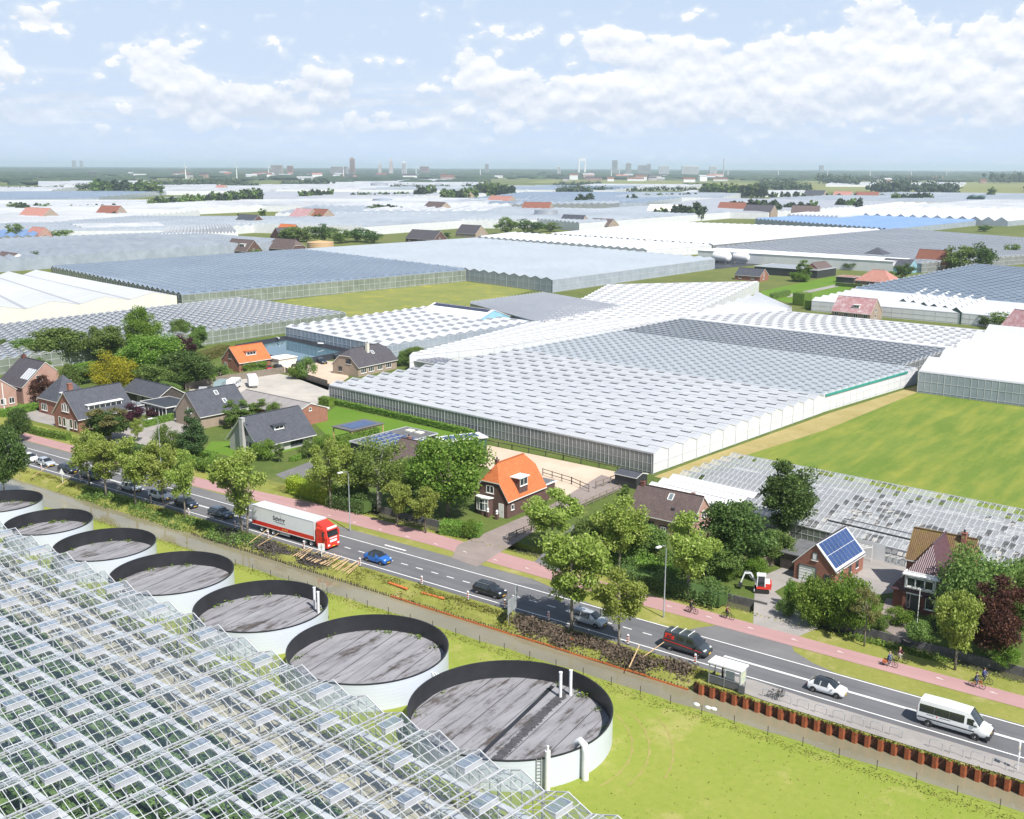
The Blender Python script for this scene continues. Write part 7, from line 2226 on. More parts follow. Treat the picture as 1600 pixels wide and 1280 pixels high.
proto('yellow', 13, 8, 4.2, 1.0, 9880, 0.136, L_yellow, 44)
proto('purple', 14, 7, 3.2, .8, 7220, 0.136, L_purple, 34); proto('copper', 15, 12, 4.0, .9, 11780, 0.184, L_copper, 52, 'round')
proto('conifer', 16, 9, 4.0, .4, 12540, 0.163, L_conifer, 70, 'cone'); proto('cypress', 17, 9, 2.2, .3, 7980, 0.136, L_mid, 40, 'column')
proto('shrub', 18, 3, 2.6, .2, 4940, 0.109, L_green, 26); proto('shrub', 19, 3, 2.6, .2, 4940, 0.109, L_mid, 24)
proto('umbrella', 20, 10, 5.8, 1.0, 16340, 0.184, L_mid, 60, 'round')
proto('bright', 21, 4, 3.4, .2, 7980, 0.122, L_green, 36)
proto('far', 22, 10, 5, .8, 520, .85, L_far, 26); proto('far', 23, 10, 5, .6, 520, .85, L_far, 22); proto('far', 24, 10, 4, .6, 520, .8, L_mid, 22)
proto('mfar', 25, 11, 5, 1.0, 1900, .38, L_mid, 36); proto('mfar', 26, 11, 5, .9, 1900, .38, L_dark, 36)
CAT = {'shrub': 'shrub', 'bright': 'shrub', 'conifer': 'conifer', 'cypress': 'conifer', 'birch': 'birch tree'}
NAME = {'shrub': 'shrub', 'bright': 'shrub', 'conifer': 'conifer', 'cypress': 'conifer', 'birch': 'birch_tree', 'street': 'street_tree', 'thin': 'street_tree', 'twin': 'street_tree'}
rt = random.Random(77)


def tree(kind, xyhr, label, group=None, var=None, yscale=None):
    x, y, H, r = xyhr
    pr = PROTO[kind]; crown, tm, pH, pR = pr[(var if var is not None else rt.randrange(len(pr))) % len(pr)]
    t = thing(NAME.get(kind, 'tree'), (x, y, 0), label, CAT.get(kind, 'tree'), rt.uniform(0, 6.28), group)
    k_ = 1.0 if kind in ('street', 'twin') else .85 if kind == 'far' else 1.14
    t.scale = (r / pR * k_, r / pR * k_ * (yscale or 1), H / pH * 1.05)
    link('trunk', tm, t); link('crown', crown, t)
    return t


ST = 'light green street trees along the road'
for a in (
    ('street', (-66.51,103.34,12.06,5.14), 'largest light green street tree, over the silver people carrier', ST, 0),
    ('street', (-59.39,102.6,9.72,3.76), 'slender street tree with bare lower branches right of the largest one', ST, 1),
    ('street', (-167.53,103.38,9.72,3.93), 'leftmost street tree of the group over the queue of cars', ST, 2),
    ('street', (-159.87,101.58,9.66,4.25), 'second street tree of the left group, over the hidden cars', ST, 0),
    ('street', (-151.58,101.57,11.16,4.51), 'light street tree in the middle of the left group', ST, 1),
    ('street', (-147.87,104.37,10.73,4.25), 'street tree behind the white car of the queue', ST, 2),
    ('street', (-138.93,101.9,11.27,3.37), 'street tree over the dark car with a yellow plate', ST, 1),
    ('twin', (-125.14,102.31,13.59,5.46), 'street tree with two trunks behind the lorry', ST, 0),
    ('street', (-124.55,119.79,11.41,4.53), 'tall light street tree by the yellow green hedge', ST, 2),
    ('street', (-109.67,119.6,7.09,2.91), 'small round street tree on the verge left of the big green tree', ST, 0),
    ('street', (-104.16,119.94,7.28,3.25), 'small street tree in front of the big green tree', ST, 1),
    ('street', (-71.57,122.91,11.03,4.44), 'street tree before the brown tiled house', ST, 2),
    ('street', (-59.55,120.27,11.37,4.92), 'street tree with a pale trunk beside the tall lamp', ST, 1),
    ('thin', (-36.37,120.25,7.47,1.81), 'young thin olive street tree by the ditch wall', ST, 0),
    ('street', (-26.08,120.24,8.83,3.31), 'round light street tree in front of the copper beech', ST, 0),
    ('street', (-84.61,125.69,8.86,5.1), 'wide light tree at the end of the rail fence beside the drive', None, 1),
    ('green', (-106.8,128.54,13.42,6.41), 'big bright green garden tree left of the orange roofed house', None, 0),
    ('birch', (-118.01,124.29,11.51,5.26), 'birch with three white trunks in the front garden', None, 0),
    ('dark', (-57.44,148.9,12.74,4.13), 'tall dark oval tree before the old greenhouse', None, 0),
    ('dark', (-59.21,134.34,9.76,5.03), 'broad dark green tree left of the mini digger', None, 1),
    ('mid', (-55.74,140.08,4.61,2.74), 'mid green bushy tree behind the mini digger', None, 0),
    ('umbrella', (-26.7,133.13,9.99,5.16), 'very wide dark green tree beside the purple roof', None, 0),
    ('copper', (-23.27,125.78,9.78,3.24), 'dark red copper beech at the right edge', None, 0),
    ('mid', (-22.05,133.16,8.94,2.68), 'green tree cut off by the right picture edge', None, 1),
    ('bright', (-43.3,123.07,5.64,3.17), 'bright green bush at the garage yard, left half of the pair', None, 0),
    ('bright', (-39.84,124.0,6.33,3.45), 'bright green bush at the garage yard, right half of the pair', None, 0),
    ('shrub', (-47.72,125.99,3.48,1.07), 'small potted tree by the yard entrance', None, 0),
    ('shrub', (-37.57,127.36,1.69,1.19), 'round grey green shrub on the garden path', None, 1), ('shrub', (-36.45,125.6,2.0,1.09), 'second round shrub near the ditch wall', None, 1),
    ('shrub', (-35.02,129.27,1.95,1.74), 'low yellow green bed below the purple house', None, 0), ('shrub', (-31.42,126.15,2.05,1.92), 'loose grassy shrub at the foot of the flagpole', None, 1),
    ('mid', (-71.26,128.43,6.22,3.65), 'bushy tree before the door of the brown tiled house', None, 1), ('mid', (-77.06,125.69,6.45,3.45), 'dark garden tree behind the light street trees', None, 0),
    ('mid', (-59.76,129.38,5.09,3.07), 'green garden tree between lamp and digger', None, 1), ('bright', (-58.7,130.18,2.32,1.93), 'bright yellow green shrub left of the digger', None, 0),
    ('cypress', (-89.31,154.83,2.28,0.77), 'tiny dark cypress beside the brown tiled roof', None, 0),
    ('dark', (-173.87,91.47,11.99,3.71), 'dense dark tree at the left edge by the canal', None, 1),
    ('conifer', (-170.09,127.47,9.18,3.61), 'dark round conifer before the slate roofed house', None, 0),
    ('yellow', (-230.41,150.99,10.58,5.62), 'yellow leaved round tree among the green ones', None, 0),
    ('mid', (-283.0,168.33,9.9,7.83), 'broad green tree on the left before the checked glass', None, 0), ('mid', (-274.39,177.58,10.71,5.69), 'green tree between the broad left one and the tallest tree', None, 1),
    ('green', (-271.18,188.12,14.46,4.87), 'tallest green tree of the left gardens', None, 1), ('green', (-242.67,170.43,11.95,7.28), 'wide green tree in front of the tallest one', None, 0),
    ('mid', (-282.05,209.15,8.07,3.41), 'small round tree at the reservoir end, left one', None, 0), ('mid', (-272.49,208.79,7.34,2.76), 'small round tree at the reservoir end, right one', None, 1),
    ('purple', (-263.42,196.87,6.84,3.4), 'dark purple tree beside the clipped green cone', None, 0), ('cypress', (-263.6,199.53,6.89,1.9), 'clipped green cone beside the purple tree', None, 0),
    ('dark', (-224.58,167.24,9.16,6.79), 'dark bushy tree behind the black garden shed', None, 1), ('mid', (-226.26,158.98,7.23,4.75), 'green tree right of the yellow one', None, 1),
    ('copper', (-232.41,134.08,7.41,3.42), 'red leaved small tree by the pink brick house', None, 0), ('mid', (-293.04,164.52,6.49,4.59), 'dull green tree at the far left garden', None, 0), ('mid', (-303.58,163.12,6.02,2.61), 'green tree at the left edge behind the pink house', None, 1),
    ('mid', (-233.68,141.07,8.97,2.29), 'light shrub between red tree and yellow tree', None, 0), ('thin', (-192.62,124.26,7.22,4.97), 'olive green drooping tree by the slate house', None, 0), ('dark', (-193.76,124.73,5.78,4.33), 'olive dark tree hanging over the forecourt', None, 1),
    ('purple', (-202.38,135.2,4.55,3.62), 'purple leaved shrub by the glass lean to', None, 0), ('purple', (-204.25,143.08,2.05,1.86), 'small purple shrub before the conservatory', None, 0), ('street', (-188.07,127.72,4.69,1.7), 'slim light green tree over the dark hedge', None, 2),
    ('cypress', (-181.72,146.47,6.73,1.79), 'tall olive cypress in the row between the two slate roofs, first', None, 0), ('cypress', (-182.1,150.64,5.98,2.09), 'tall olive cypress in the row between the two slate roofs, second', None, 0), ('cypress', (-183.7,156.36,5.09,2.28), 'tall olive cypress in the row between the two slate roofs, third', None, 0),
    ('mid', (-177.93,155.33,4.58,2.1), 'round tree at the end of the cypress row', None, 0), ('shrub', (-176.88,126.59,4.8,2.78), 'loose shrub left of the dark conifer', None, 1),
    ('shrub', (-210.31,195.28,5.16,2.89), 'grey green bush in the parking yard', None, 1), ('shrub', (-212.72,193.42,3.44,2.21), 'small round bush beside the caravan yard fence', None, 0), ('shrub', (-229.87,194.21,2.49,3.52), 'ivy shrub against the orange roofed house', None, 0),
    ('mid', (-200.26,226.91,5.31,3.26), 'round green tree beside the dark hipped house', None, 0), ('shrub', (-203.12,224.71,4.03,2.35), 'bush left of the round tree by the hipped house', None, 1),
    ('mid', (-194.53,160.41,2.72,1.93), 'small tree in the corner of the caravan yard', None, 1), ('cypress', (-153.18,134.4,4.02,0.98), 'clipped green column at the door of the grey house', None, 0), ('shrub', (-151.42,139.83,3.19,2.11), 'low bush under the dormer of the grey house', None, 1),
    ('shrub', (-157.03,133.81,3.55,2.46), 'palm like shrub before the grey gable', None, 0),
    ('cypress', (-202.06,522.14,11.72,3.83), 'tall dark conifer beside the glass shed', None, 0), ('shrub', (-203.58,520.93,5.07,5.43), 'round bush at the foot of the tall conifer', None, 0),
    ('mfar', (-154.71,625.35,13.91,8.43), 'tall tree right of the steep red brown roof', None, 0), ('mfar', (-145.49,632.78,15.66,8.09), 'second tall tree right of the steep roof', None, 1), ('mfar', (-151.34,737.39,9.15,5.63), 'lone tree near the right edge in the middle distance', None, 0),
    ('mfar', (-167.49,570.23,7.53,5.28), 'dark bush before the steep red brown roof', None, 1), ('mfar', (-205.05,599.33,4.94,4.28), 'dark bush left of the red bungalow', None, 1), ('mfar', (-171.16,558.97,4.2,3.59), 'bright bush at the right end of the red bungalow', None, 0),
    ('mfar', (-85.09,405.95,6.1,3.83), 'green bush beside the dark gabled farmhouse', None, 0), ('mfar', (-90.66,411.56,4.61,2.99), 'bush at the end of the dark green packing shed', None, 1), ('mfar', (-240.87,1051.87,5.69,6.37), 'dark tree between two white roofs on the right', None, 1),
    ('mfar', (-576.13,334.82,7.83,6.11), 'round dark tree before the pale glass on the far left', None, 1), ('mfar', (-768.42,431.3,12.97,6.58), 'round tree left of the pink roofed cottage', None, 0), ('mfar', (-756.19,460.07,7.56,11.5), 'wide green tree before the long green grey shed', None, 0),
    ('mfar', (-596.51,575.1,13.2,8.13), 'dark tall tree in the dark tree group', None, 1), ('mfar', (-605.6,567.5,10.83,9.56), 'tree left in the dark tree group', None, 0), ('mfar', (-577.47,572.81,10.21,9.42), 'pale bush tree in the dark tree group', None, 0), ('mfar', (-576.46,591.87,10.39,10.55), 'right hand tree of the dark group', None, 1), ('mfar', (-558.42,588.71,8.37,7.08), 'last tree of the dark group before the white stepped wall', None, 1), ('mfar', (-614.66,559.91,10.82,8.6), 'tree beside the orange roof in the dark group', None, 0),
    ('mfar', (-547.73,654.49,5.89,7.48), 'dark bush left of the dark roofed house', None, 1), ('mfar', (-549.03,739.94,13.79,9.17), 'tall tree left of the grey silo', None, 0), ('mfar', (-545.18,767.08,11.37,13.76), 'dark broad tree before the grey silo', None, 1), ('mfar', (-540.31,796.12,7.74,8.43), 'yellow green bush right of the grey silo', None, 0),
    ('mfar', (-518.83,443.59,5.41,3.91), 'small tree between the two dark brown roofs', None, 0)):
    tree(*a)


# clipped hedges: solid body with leafy skin
def hedge(label, pts, w, h, m=None, seed=1, z0=0.0, dens=26, wild=.06):
    m = m or L_hedge; rnd = random.Random(seed)
    o = pts[0]; b = MB()
    for a, c in zip(pts, pts[1:]):
        a, c = Vector((a[0] - o[0], a[1] - o[1], z0)), Vector((c[0] - o[0], c[1] - o[1], z0))
        d = (c - a).normalized(); s = Vector((-d.y, d.x, 0))
        b.bar(a + Vector((0, 0, h * .47)), c + Vector((0, 0, h * .47)), w * (.86 - wild), h * (.94 - wild * .9))
        L = (c - a).length
        n = int(dens * L * (w + 2 * h) * (1 + wild * 2))
        for _ in range(n):
            q = rnd.uniform(0, w + 2 * h); l = rnd.uniform(-.1, L + .1)
            if q < h: p = a + d * l + s * (w * .46 * 1) + Vector((0, 0, q))
            elif q < 2 * h: p = a + d * l - s * (w * .46) + Vector((0, 0, q - h))
            else: p = a + d * l + s * (q - 2 * h - w / 2) + Vector((0, 0, h * .96))
            bump_ = 1 + wild * 2 * (math.sin(l * 1.3 + q) + math.sin(l * .6 + seed))
            p += Vector((rnd.gauss(0, wild), rnd.gauss(0, wild), rnd.gauss(0, wild) + wild * (bump_ - 1) * 3 * (q > 2 * h)))
            leafquad(b, p, .14, rnd)
    ob = b.build('hedge', m, None, loc=(*o, 0)); tag(ob, label, 'hedge')
    return ob


hedge('long clipped hedge at the foot of the large greenhouse wall', [(-185.96,177.53), (-168.7,175.9), (-151.92,174.37), (-136.21,172.53)], 1.1, 1.4)
hedge('round hedge block at the corner of the large greenhouse', [(-184.24,175.24), (-180.8,175.21)], 2.2, 1.9, seed=2)
hedge('bright yellow green hedge block at the drive', [(-137.05,122.55), (-126.05,121.7)], 3.0, 2.9, L_bright, 3, wild=.14)
hedge('dark tall hedge block right of the yellow green one', [(-125.54,121.21), (-118.03,121.74)], 3.2, 2.4, L_dhedge, 4, wild=.25)
hedge('dark green hedge by the bay window of the orange roofed house', [(-102.39,121.65), (-96.41,123.92)], 2.6, 1.9, L_hedge, 5)
hedge('tall hedge screening the annexe with solar panels', [(-152.05,148.56), (-151.04,159.2)], 1.6, 2.4, L_hedge, 6)
hedge('long low hedge before the slate roofed house', [(-219.9,118.89), (-208.79,118.76), (-200.2,119.84)], 1.6, 1.3, L_hedge, 7)
hedge('hedge before the pink brick houses', [(-231.17,122.57), (-232.15,131.7)], 2.0, 1.7, L_hedge, 8)
hedge('dark clipped hedge between forecourt and cycle path', [(-183.09,121.88), (-172.34,122.21), (-161.27,122.1), (-150.59,122.21)], 1.8, 1.8, L_dhedge, 9)
hedge('green hedge around the small front lawn', [(-162.5,123.94), (-152.55,123.85)], 1.4, 1.3, L_hedge, 10)
hedge('low hedge before the black conservatory', [(-197.49,135.94), (-198.75,144.11)], 1.1, 1.5, L_hedge, 11)
hedge('low garden hedge below the grey house, left part', [(-178.37,128.59), (-164.54,128.11)], 1.6, 1.2, L_hedge, 12)
hedge('hedge beside the drive of the grey house', [(-151.44,135.72), (-152.28,140.97)], 1.2, .9, L_hedge, 13)
hedge('hedge on the lawn before the grey house, under its eaves', [(-153.99,143.95), (-156.25,150.55)], 1.2, 1.0, L_hedge, 14)
hedge('dense dark shrub belt along the ditch behind the cyclists', [(-70.67,122.09), (-62.51,121.6), (-54.88,121.14)], 4.0, 2.0, L_dhedge, 15, wild=.3)
hedge('green shrub belt before the brown tiled house', [(-79.9,125.86), (-69.64,125.58), (-63.98,126.22)], 3.4, 2.0, L_hedge, 16, wild=.3)
hedge('clipped hedge along the caravan yard fence', [(-224.8,175.4), (-228.33,199.05)], 1.0, 1.1, L_hedge, 17)
hedge('hedge among the far left garden trees', [(-265.44,160.94), (-267.01,169.29)], 2.0, 2.4, L_hedge, 18)
hedge('hedge below the yellow tree', [(-234.02,157.99), (-232.68,165.15)], 1.5, 1.8, L_hedge, 19)
hedge('tall clipped hedge cube beside the farm', [(-169.09,430.05), (-163.69,428.9)], 7, 5.6, L_hedge, 20, dens=5)
hedge('lower clipped hedge block before the worn pink roof', [(-160.56,420.87), (-149.58,416.89)], 5, 3.8, L_hedge, 21, dens=5)
hedge('dark hedge between farmhouse and green packing shed', [(-135.92,427.61), (-126.27,427.88)], 3, 4.2, L_dhedge, 22, dens=5)
hedge('hedge along the front of the red bungalow', [(-181.9,511.54), (-160.47,510.73)], 2, 1.8, L_dhedge, 23, dens=5)
hedge('pruned row of small trees by the farm track', [(-184.51,440.53), (-184.24,458.92)], 2.2, 2.6, L_mid, 24, dens=6)
hedge('sedum roofed low hedge behind the orange roofed house', [(-253.59,194.94), (-259.58,208.36)], 3.5, 2.6, L_olive, 25)

GARDEN = [('bright', (-97.73,122.93,2.35,1.66), 'leafy bush between hedge and orange roofed house'), ('shrub', (-113.08,126.31,2.72,2.3), 'low bush between the birch and the small street tree'), ('mid', (-122.57,123.44,4.97,2.55), 'dark garden tree behind the yellow green hedge'), ('mid', (-120.18,134.33,6.3,3.32), 'dark green tree behind birch and brown roof'),
          ('shrub', (-80.02,121.85,2.88,2.01), 'rough bush under the light tree by the drive'), ('mid', (-79.32,124.97,4.56,2.4), 'garden bush tree behind the largest street tree'), ('shrub', (-66.77,128.66,2.65,2.07), 'bush under the wall of the brown tiled house'), ('bright', (-55.54,132.55,3.06,1.76), 'bright bush just behind the mini digger fence'),
          ('shrub', (-57.92,123.66,2.24,1.69), 'bush in the dark shrub belt'), ('mid', (-63.68,129.44,4.22,2.23), 'round garden tree right of the brown tiled gable'), ('shrub', (-158.87,122.83,2.32,2.61), 'low bush on the front lawn of the grey house'), ('shrub', (-163.1,119.62,2.81,2.61), 'bush at the left end of the dark clipped hedge'),
          ('bright', (-148.69,151.11,2.11,1.92), 'flat topped leafy shrub under the pergola'), ('shrub', (-154.29,146.86,2.37,2.18), 'bush at the corner of the grey house'), ('mid', (-268.0,153.23,5.16,3.4), 'garden tree behind the pink gable'), ('mid', (-250.85,155.43,5.02,2.97), 'garden tree left of the yellow tree'), ('green', (-252.53,170.85,6.99,4.32), 'fresh green tree behind the yellow one'),
          ('mid', (-217.2,156.41,4.54,3.08), 'bush tree beside the black shed roof'), ('shrub', (-229.81,182.55,3.11,2.9), 'bush before the orange gable'), ('shrub', (-226.11,174.4,3.36,2.81), 'bush on the corner of the plank fence'), ('shrub', (-183.44,186.91,2.55,2.04), 'small bush on the sandy yard'), ('shrub', (-21.82,124.82,2.35,1.45), 'bright bush below the copper beech'), ('shrub', (-30.98,129.93,1.92,1.17), 'bush under the bay window of the purple house'),
          ('dark', (-207.29,113.12,6.68,2.35), 'dark bush beside the white pole'), ('mid', (-221.43,139.88,4.22,2.22), 'bush right of the slate roofed double house'), ('mid', (-23.23,141.78,7.71,2.43), 'tree behind the very wide dark tree'), ('shrub', (-47.48,123.12,2.06,1.21), 'leafy plant on the corner of the drive and ditch')]
for kd, a_, lb in GARDEN: tree(kd, a_, lb)


# bank growth, brushwood heaps and reeds (uncountable)
def scrub(name, label, n, fx, m, sz, hgt_, seed):
    rnd = random.Random(seed); b = MB()
    for _ in range(n):
        x, y, z, k = fx(rnd)
        leafquad(b, Vector((x, y, z + rnd.uniform(0, hgt_) * k)), sz * rnd.uniform(.6, 1.3), rnd)
    return tag(b.build(name, m), label, kind='stuff')


def clumps(x0, x1, y0, y1, cnt, spread, seed, k0=.5):
    rc_ = random.Random(seed); cs = [(rc_.uniform(x0, x1), rc_.uniform(y0, y1), rc_.uniform(k0, 1)) for _ in range(cnt)]
    def fx(r):
        c = r.choice(cs); x, y = c[0] + r.gauss(0, spread * 1.7), c[1] + r.gauss(0, spread * .6)
        z = 0 if 101.8 < y else max(-1.0, (y - 102) * .6)
        return x, min(y, 103.2), z, c[2]
    return fx


M_weedg = leaf_mat('bank_weeds', (.15, .18, .03), (.26, .28, .06), (.33, .30, .10), .2)
M_brush = mat('brushwood', (.055, .045, .04), .95, color2=(.13, .115, .11), scale=2.5)
scrub('bank_weeds', 'tufts of weeds on the road side bank', 15000, clumps(-190, -49, 100.6, 102.9, 150, .5, 2), M_weedg, .13, .35, 3)
scrub('bank_scrub', 'dark leafy scrub on the bank below the left street trees', 9000, clumps(-165, -122, 100.4, 102.0, 40, .8, 5), L_mid, .16, .9, 6)
scrub('brushwood', 'grey heaps of cut brushwood along the bank', 9000, clumps(-131, -108, 100.9, 102.4, 26, .6, 8), M_brush, .17, .6, 9)
scrub('brushwood', 'brown heaps of cut brushwood and soil before the bus shelter', 13000, clumps(-73, -51, 100.7, 102.3, 34, .6, 11), M_dirtb if 'M_dirtb' in globals() else M_dirt, .18, .75, 12)
scrub('reeds', 'green reeds growing in the garden ditch', 2600, lambda r: (r.uniform(-38, -28) + r.gauss(0, 1), r.uniform(121.4, 123.2), -.6, r.uniform(.6, 1)), L_green, .14, 1.0, 14)
scrub('ditch_weeds', 'weeds along the edge of the garden ditch', 7000, lambda r: (r.uniform(-140, 20), 121.4 + r.gauss(0, .35), -.15, r.uniform(.3, 1)), M_weedg, .12, .3, 15)
scrub('lawn_tufts', 'tufts of longer grass on the tank lawn', 9000, lambda r: (r.uniform(-160, 10), r.uniform(70, 93.4) if r.random() < .3 else 93.3 + r.gauss(0, .5), 0, r.uniform(.2, .8)), M_weedg, .10, .16, 16)

# ------------------------------------------------------------------ far glasshouse land, woods, towns
def far_house(label, px, eave=6.0, n=12, axis='v', rise=None, roof=None, wall=None, name='greenhouse'):
    return glasshouse(label, px, eave, n, axis, rise, {M_rwhite: M_fwhite, M_rpale: M_fpale}.get(roof, roof) or M_fpale, wall or M_wwhite, None, 0, 0, 0, name)


E5 = 6
far_house('pale glass greenhouse with a long posted wall on the far left', [(-729.57,330.8), (-555.47,250.51), (-548.67,502.08), (-680.25,512.45)], 6, 40, 'u', 1.5, M_rpale, M_wblue)
far_house('long green grey shed far left with a row of small trees', [(-777.03,491.97), (-756.22,552.67), (-806.14,581.58), (-837.05,518.53)], 7, 3, 'u', 1, M_rwhite, M_wblue, 'storage_shed')
far_house('blue grey flat roofed hall behind the round tree on the far left', [(-738.68,390.07), (-724.67,420.24), (-783.67,462.13), (-814.6,435.67)], 6, 5, 'v', 1.5, M_rsky, M_wgrey)
far_house('white zigzag roofed greenhouse beside the long green grey shed', [(-664.07,480.94), (-646.0,536.34), (-734.68,602.24), (-750.98,549.29)], 6, 22, 'v', 2, M_rwhite, M_wwhite)
far_house('broad pale roof above the green grey shed', [(-856.15,389.17), (-705.36,540.5), (-762.08,783.35), (-1112.77,507.52)], 6, 20, 'u', 1.5, M_rpale, M_wwhite)
far_house('white greenhouse with a toothed edge on the far left', [(-931.88,444.56), (-874.87,521.74), (-987.34,768.22), (-1288.02,616.56)], 6, 24, 'u', 2.2, M_rwhite, M_wwhite)
far_house('pale greenhouse with a white stepped wall in the middle distance', [(-738.67,612.36), (-623.6,646.58), (-640.21,873.35), (-851.46,916.61)], 7, 26, 'v', 1.6, M_rpale, M_wwhite)
far_house('wide pale roof left of the grey silo', [(-713.08,739.62), (-594.82,811.45), (-582.84,1113.37), (-820.63,1079.34)], 7, 26, 'v', 1.6, M_rpale, M_wwhite)
far_house('pale glass roof right of the silo with white stepped wall', [(-653.25,880.31), (-523.12,813.8), (-531.07,1136.82), (-696.31,1225.38)], 7, 20, 'v', 1.6, M_rpale, M_wwhite)
far_house('white roofed long hall before the tree row far left', [(-1251.3,598.83), (-1047.54,786.74), (-1081.88,1220.23), (-1509.26,723.42)], 7, 16, 'u', 2, M_rwhite, M_wwhite)
far_house('blue grey roof band on the far left', [(-1509.26,723.42), (-1504.8,985.06), (-1787.53,1315.63), (-1985.99,953.66)], 7, 12, 'u', 2, M_rblue, M_wblue)
far_house('grey blue roof band in the far centre', [(-1386.74,1008.53), (-1179.62,1213.57), (-1236.36,1606.66), (-1616.86,1421.2)], 7, 16, 'u', 2, M_rgrey, M_wwhite)
far_house('bright white roof band in the far centre', [(-1136.98,873.45), (-895.38,1009.67), (-952.11,1347.28), (-1252.93,1289.09)], 7, 16, 'u', 2, M_rwhite, M_wwhite)
far_house('pale roof with a round tank in the far centre', [(-865.95,768.42), (-728.84,871.28), (-838.0,1063.15), (-1038.93,998.15)], 7, 20, 'v', 2, M_rpale, M_wwhite)
far_house('white roof with pointed gables in the far centre', [(-836.25,859.77), (-733.45,953.1), (-843.35,1150.34), (-939.59,1059.59)], 7, 10, 'v', 3, M_rwhite, M_wwhite)
far_house('blue roof band right of centre', [(-974.08,1164.69), (-765.45,1364.9), (-967.56,2037.03), (-1245.76,1741.09)], 7, 18, 'u', 2, M_rblue, M_wblue)
far_house('grey roof with a posted edge right of centre', [(-843.35,1150.34), (-777.29,1280.43), (-872.12,1618.99), (-1060.87,1482.77)], 7, 14, 'v', 2, M_rpale, M_wgrey)
far_house('wide light grey roof right of centre', [(-656.2,1095.51), (-491.09,1150.02), (-482.31,1636.59), (-792.84,1646.29)], 7, 26, 'u', 1.5, M_rgrey, M_wwhite)
far_house('white roof before the pointed gables', [(-449.0,1101.87), (-391.42,1094.47), (-393.32,1362.79), (-467.34,1349.79)], 7, 12, 'v', 2, M_rwhite, M_wwhite)
far_house('pale long roof far right', [(-715.68,1672.85), (-381.26,1733.55), (-304.1,2437.0), (-709.07,2312.01)], 7, 18, 'u', 2, M_rpale, M_wwhite)
far_house('white roof band at the far right edge', [(-431.5,1412.0), (-249.4,1468.21), (-202.53,1905.06), (-419.86,1822.7)], 7, 16, 'u', 2.5, M_rwhite, M_wwhite)
far_house('white strip roof before the right hand meadow', [(-1006.32,1919.45), (-842.16,2092.57), (-917.06,2351.24), (-1098.1,2153.01)], 7, 6, 'u', 2, M_rwhite, M_wwhite)
far_house('thin white roof line in the right hand meadow', [(-1238.07,3328.87), (-899.61,3562.62), (-1051.87,4251.12), (-1389.64,3797.24)], 7, 6, 'u', 2, M_rwhite, M_wwhite)
far_house('white roof line under the woods on the left', [(-2406.88,1419.62), (-2303.92,1678.13), (-2897.48,2231.45), (-3157.22,1863.68)], 8, 8, 'u', 2, M_rwhite, M_wwhite)
far_house('white roof line left of centre under the woods', [(-1835.23,1263.93), (-1657.29,1456.81), (-2147.05,2019.3), (-2388.42,1720.68)], 8, 8, 'u', 2, M_rwhite, M_wwhite)
far_house('long white roof line under the town', [(-1744.49,1533.61), (-1518.2,1881.1), (-2143.0,2784.91), (-2513.87,2286.56)], 8, 8, 'u', 2, M_rwhite, M_wwhite)
far_house('white roof line at the foot of the town towers', [(-2410.23,2425.82), (-2242.54,2651.14), (-2747.15,3404.19), (-2969.08,3057.35)], 8, 6, 'u', 2, M_rwhite, M_wwhite)
far_house('thin white roofs beside the round blue tank', [(-1621.9,1669.27), (-1346.18,1881.39), (-1613.53,2369.02), (-1910.85,2156.14)], 8, 8, 'u', 2, M_rpale, M_wwhite)
far_house('blue grey roof line left of the meadow', [(-1402.21,1912.4), (-1214.5,2025.57), (-1443.94,2571.98), (-1691.58,2422.8)], 8, 8, 'u', 2, M_rblue, M_wwhite)
far_house('white hall by the meadow trees', [(-1569.03,2422.28), (-1296.95,2472.66), (-1437.46,2897.19), (-1707.04,2737.87)], 8, 6, 'u', 2, M_rwhite, M_wwhite)
far_house('grey roof band under the dark pines', [(-933.51,1557.48), (-785.14,1653.96), (-893.38,1965.35), (-1059.63,1863.23)], 8, 8, 'u', 2, M_rpale, M_wwhite)
far_house('green silo like shed on the right', [(-451.56,1837.49), (-422.55,1824.51), (-445.12,1929.34), (-475.35,1945.63)], 12, 2, 'v', 2, M_green, M_green, 'storage_shed')
far_house('white roofs on the far left under the tree row', [(-2035.11,1047.28), (-1928.84,1162.47), (-2220.06,1399.79), (-2373.0,1222.04)], 8, 6, 'u', 2, M_rwhite, M_wwhite)
M_mead = grass_mat('far_meadow', (.17, .19, .06), (.24, .24, .09), (.3, .26, .12), .4, .002, .02, bump=.05)
sheet('meadow', [(-2319.51,3241.34), (-1393.01,2848.37), (-1367.19,3190.35), (-1672.55,3842.74), (-3163.93,4702.64)], .4, M_mead, 'pale green meadow before the far town')
sheet('meadow', [(-1012.19,2554.37), (-427.8,2807.33), (-1070.5,6967.01), (-2096.03,5364.31)], .4, M_mead, 'wide pale green meadow on the far right')

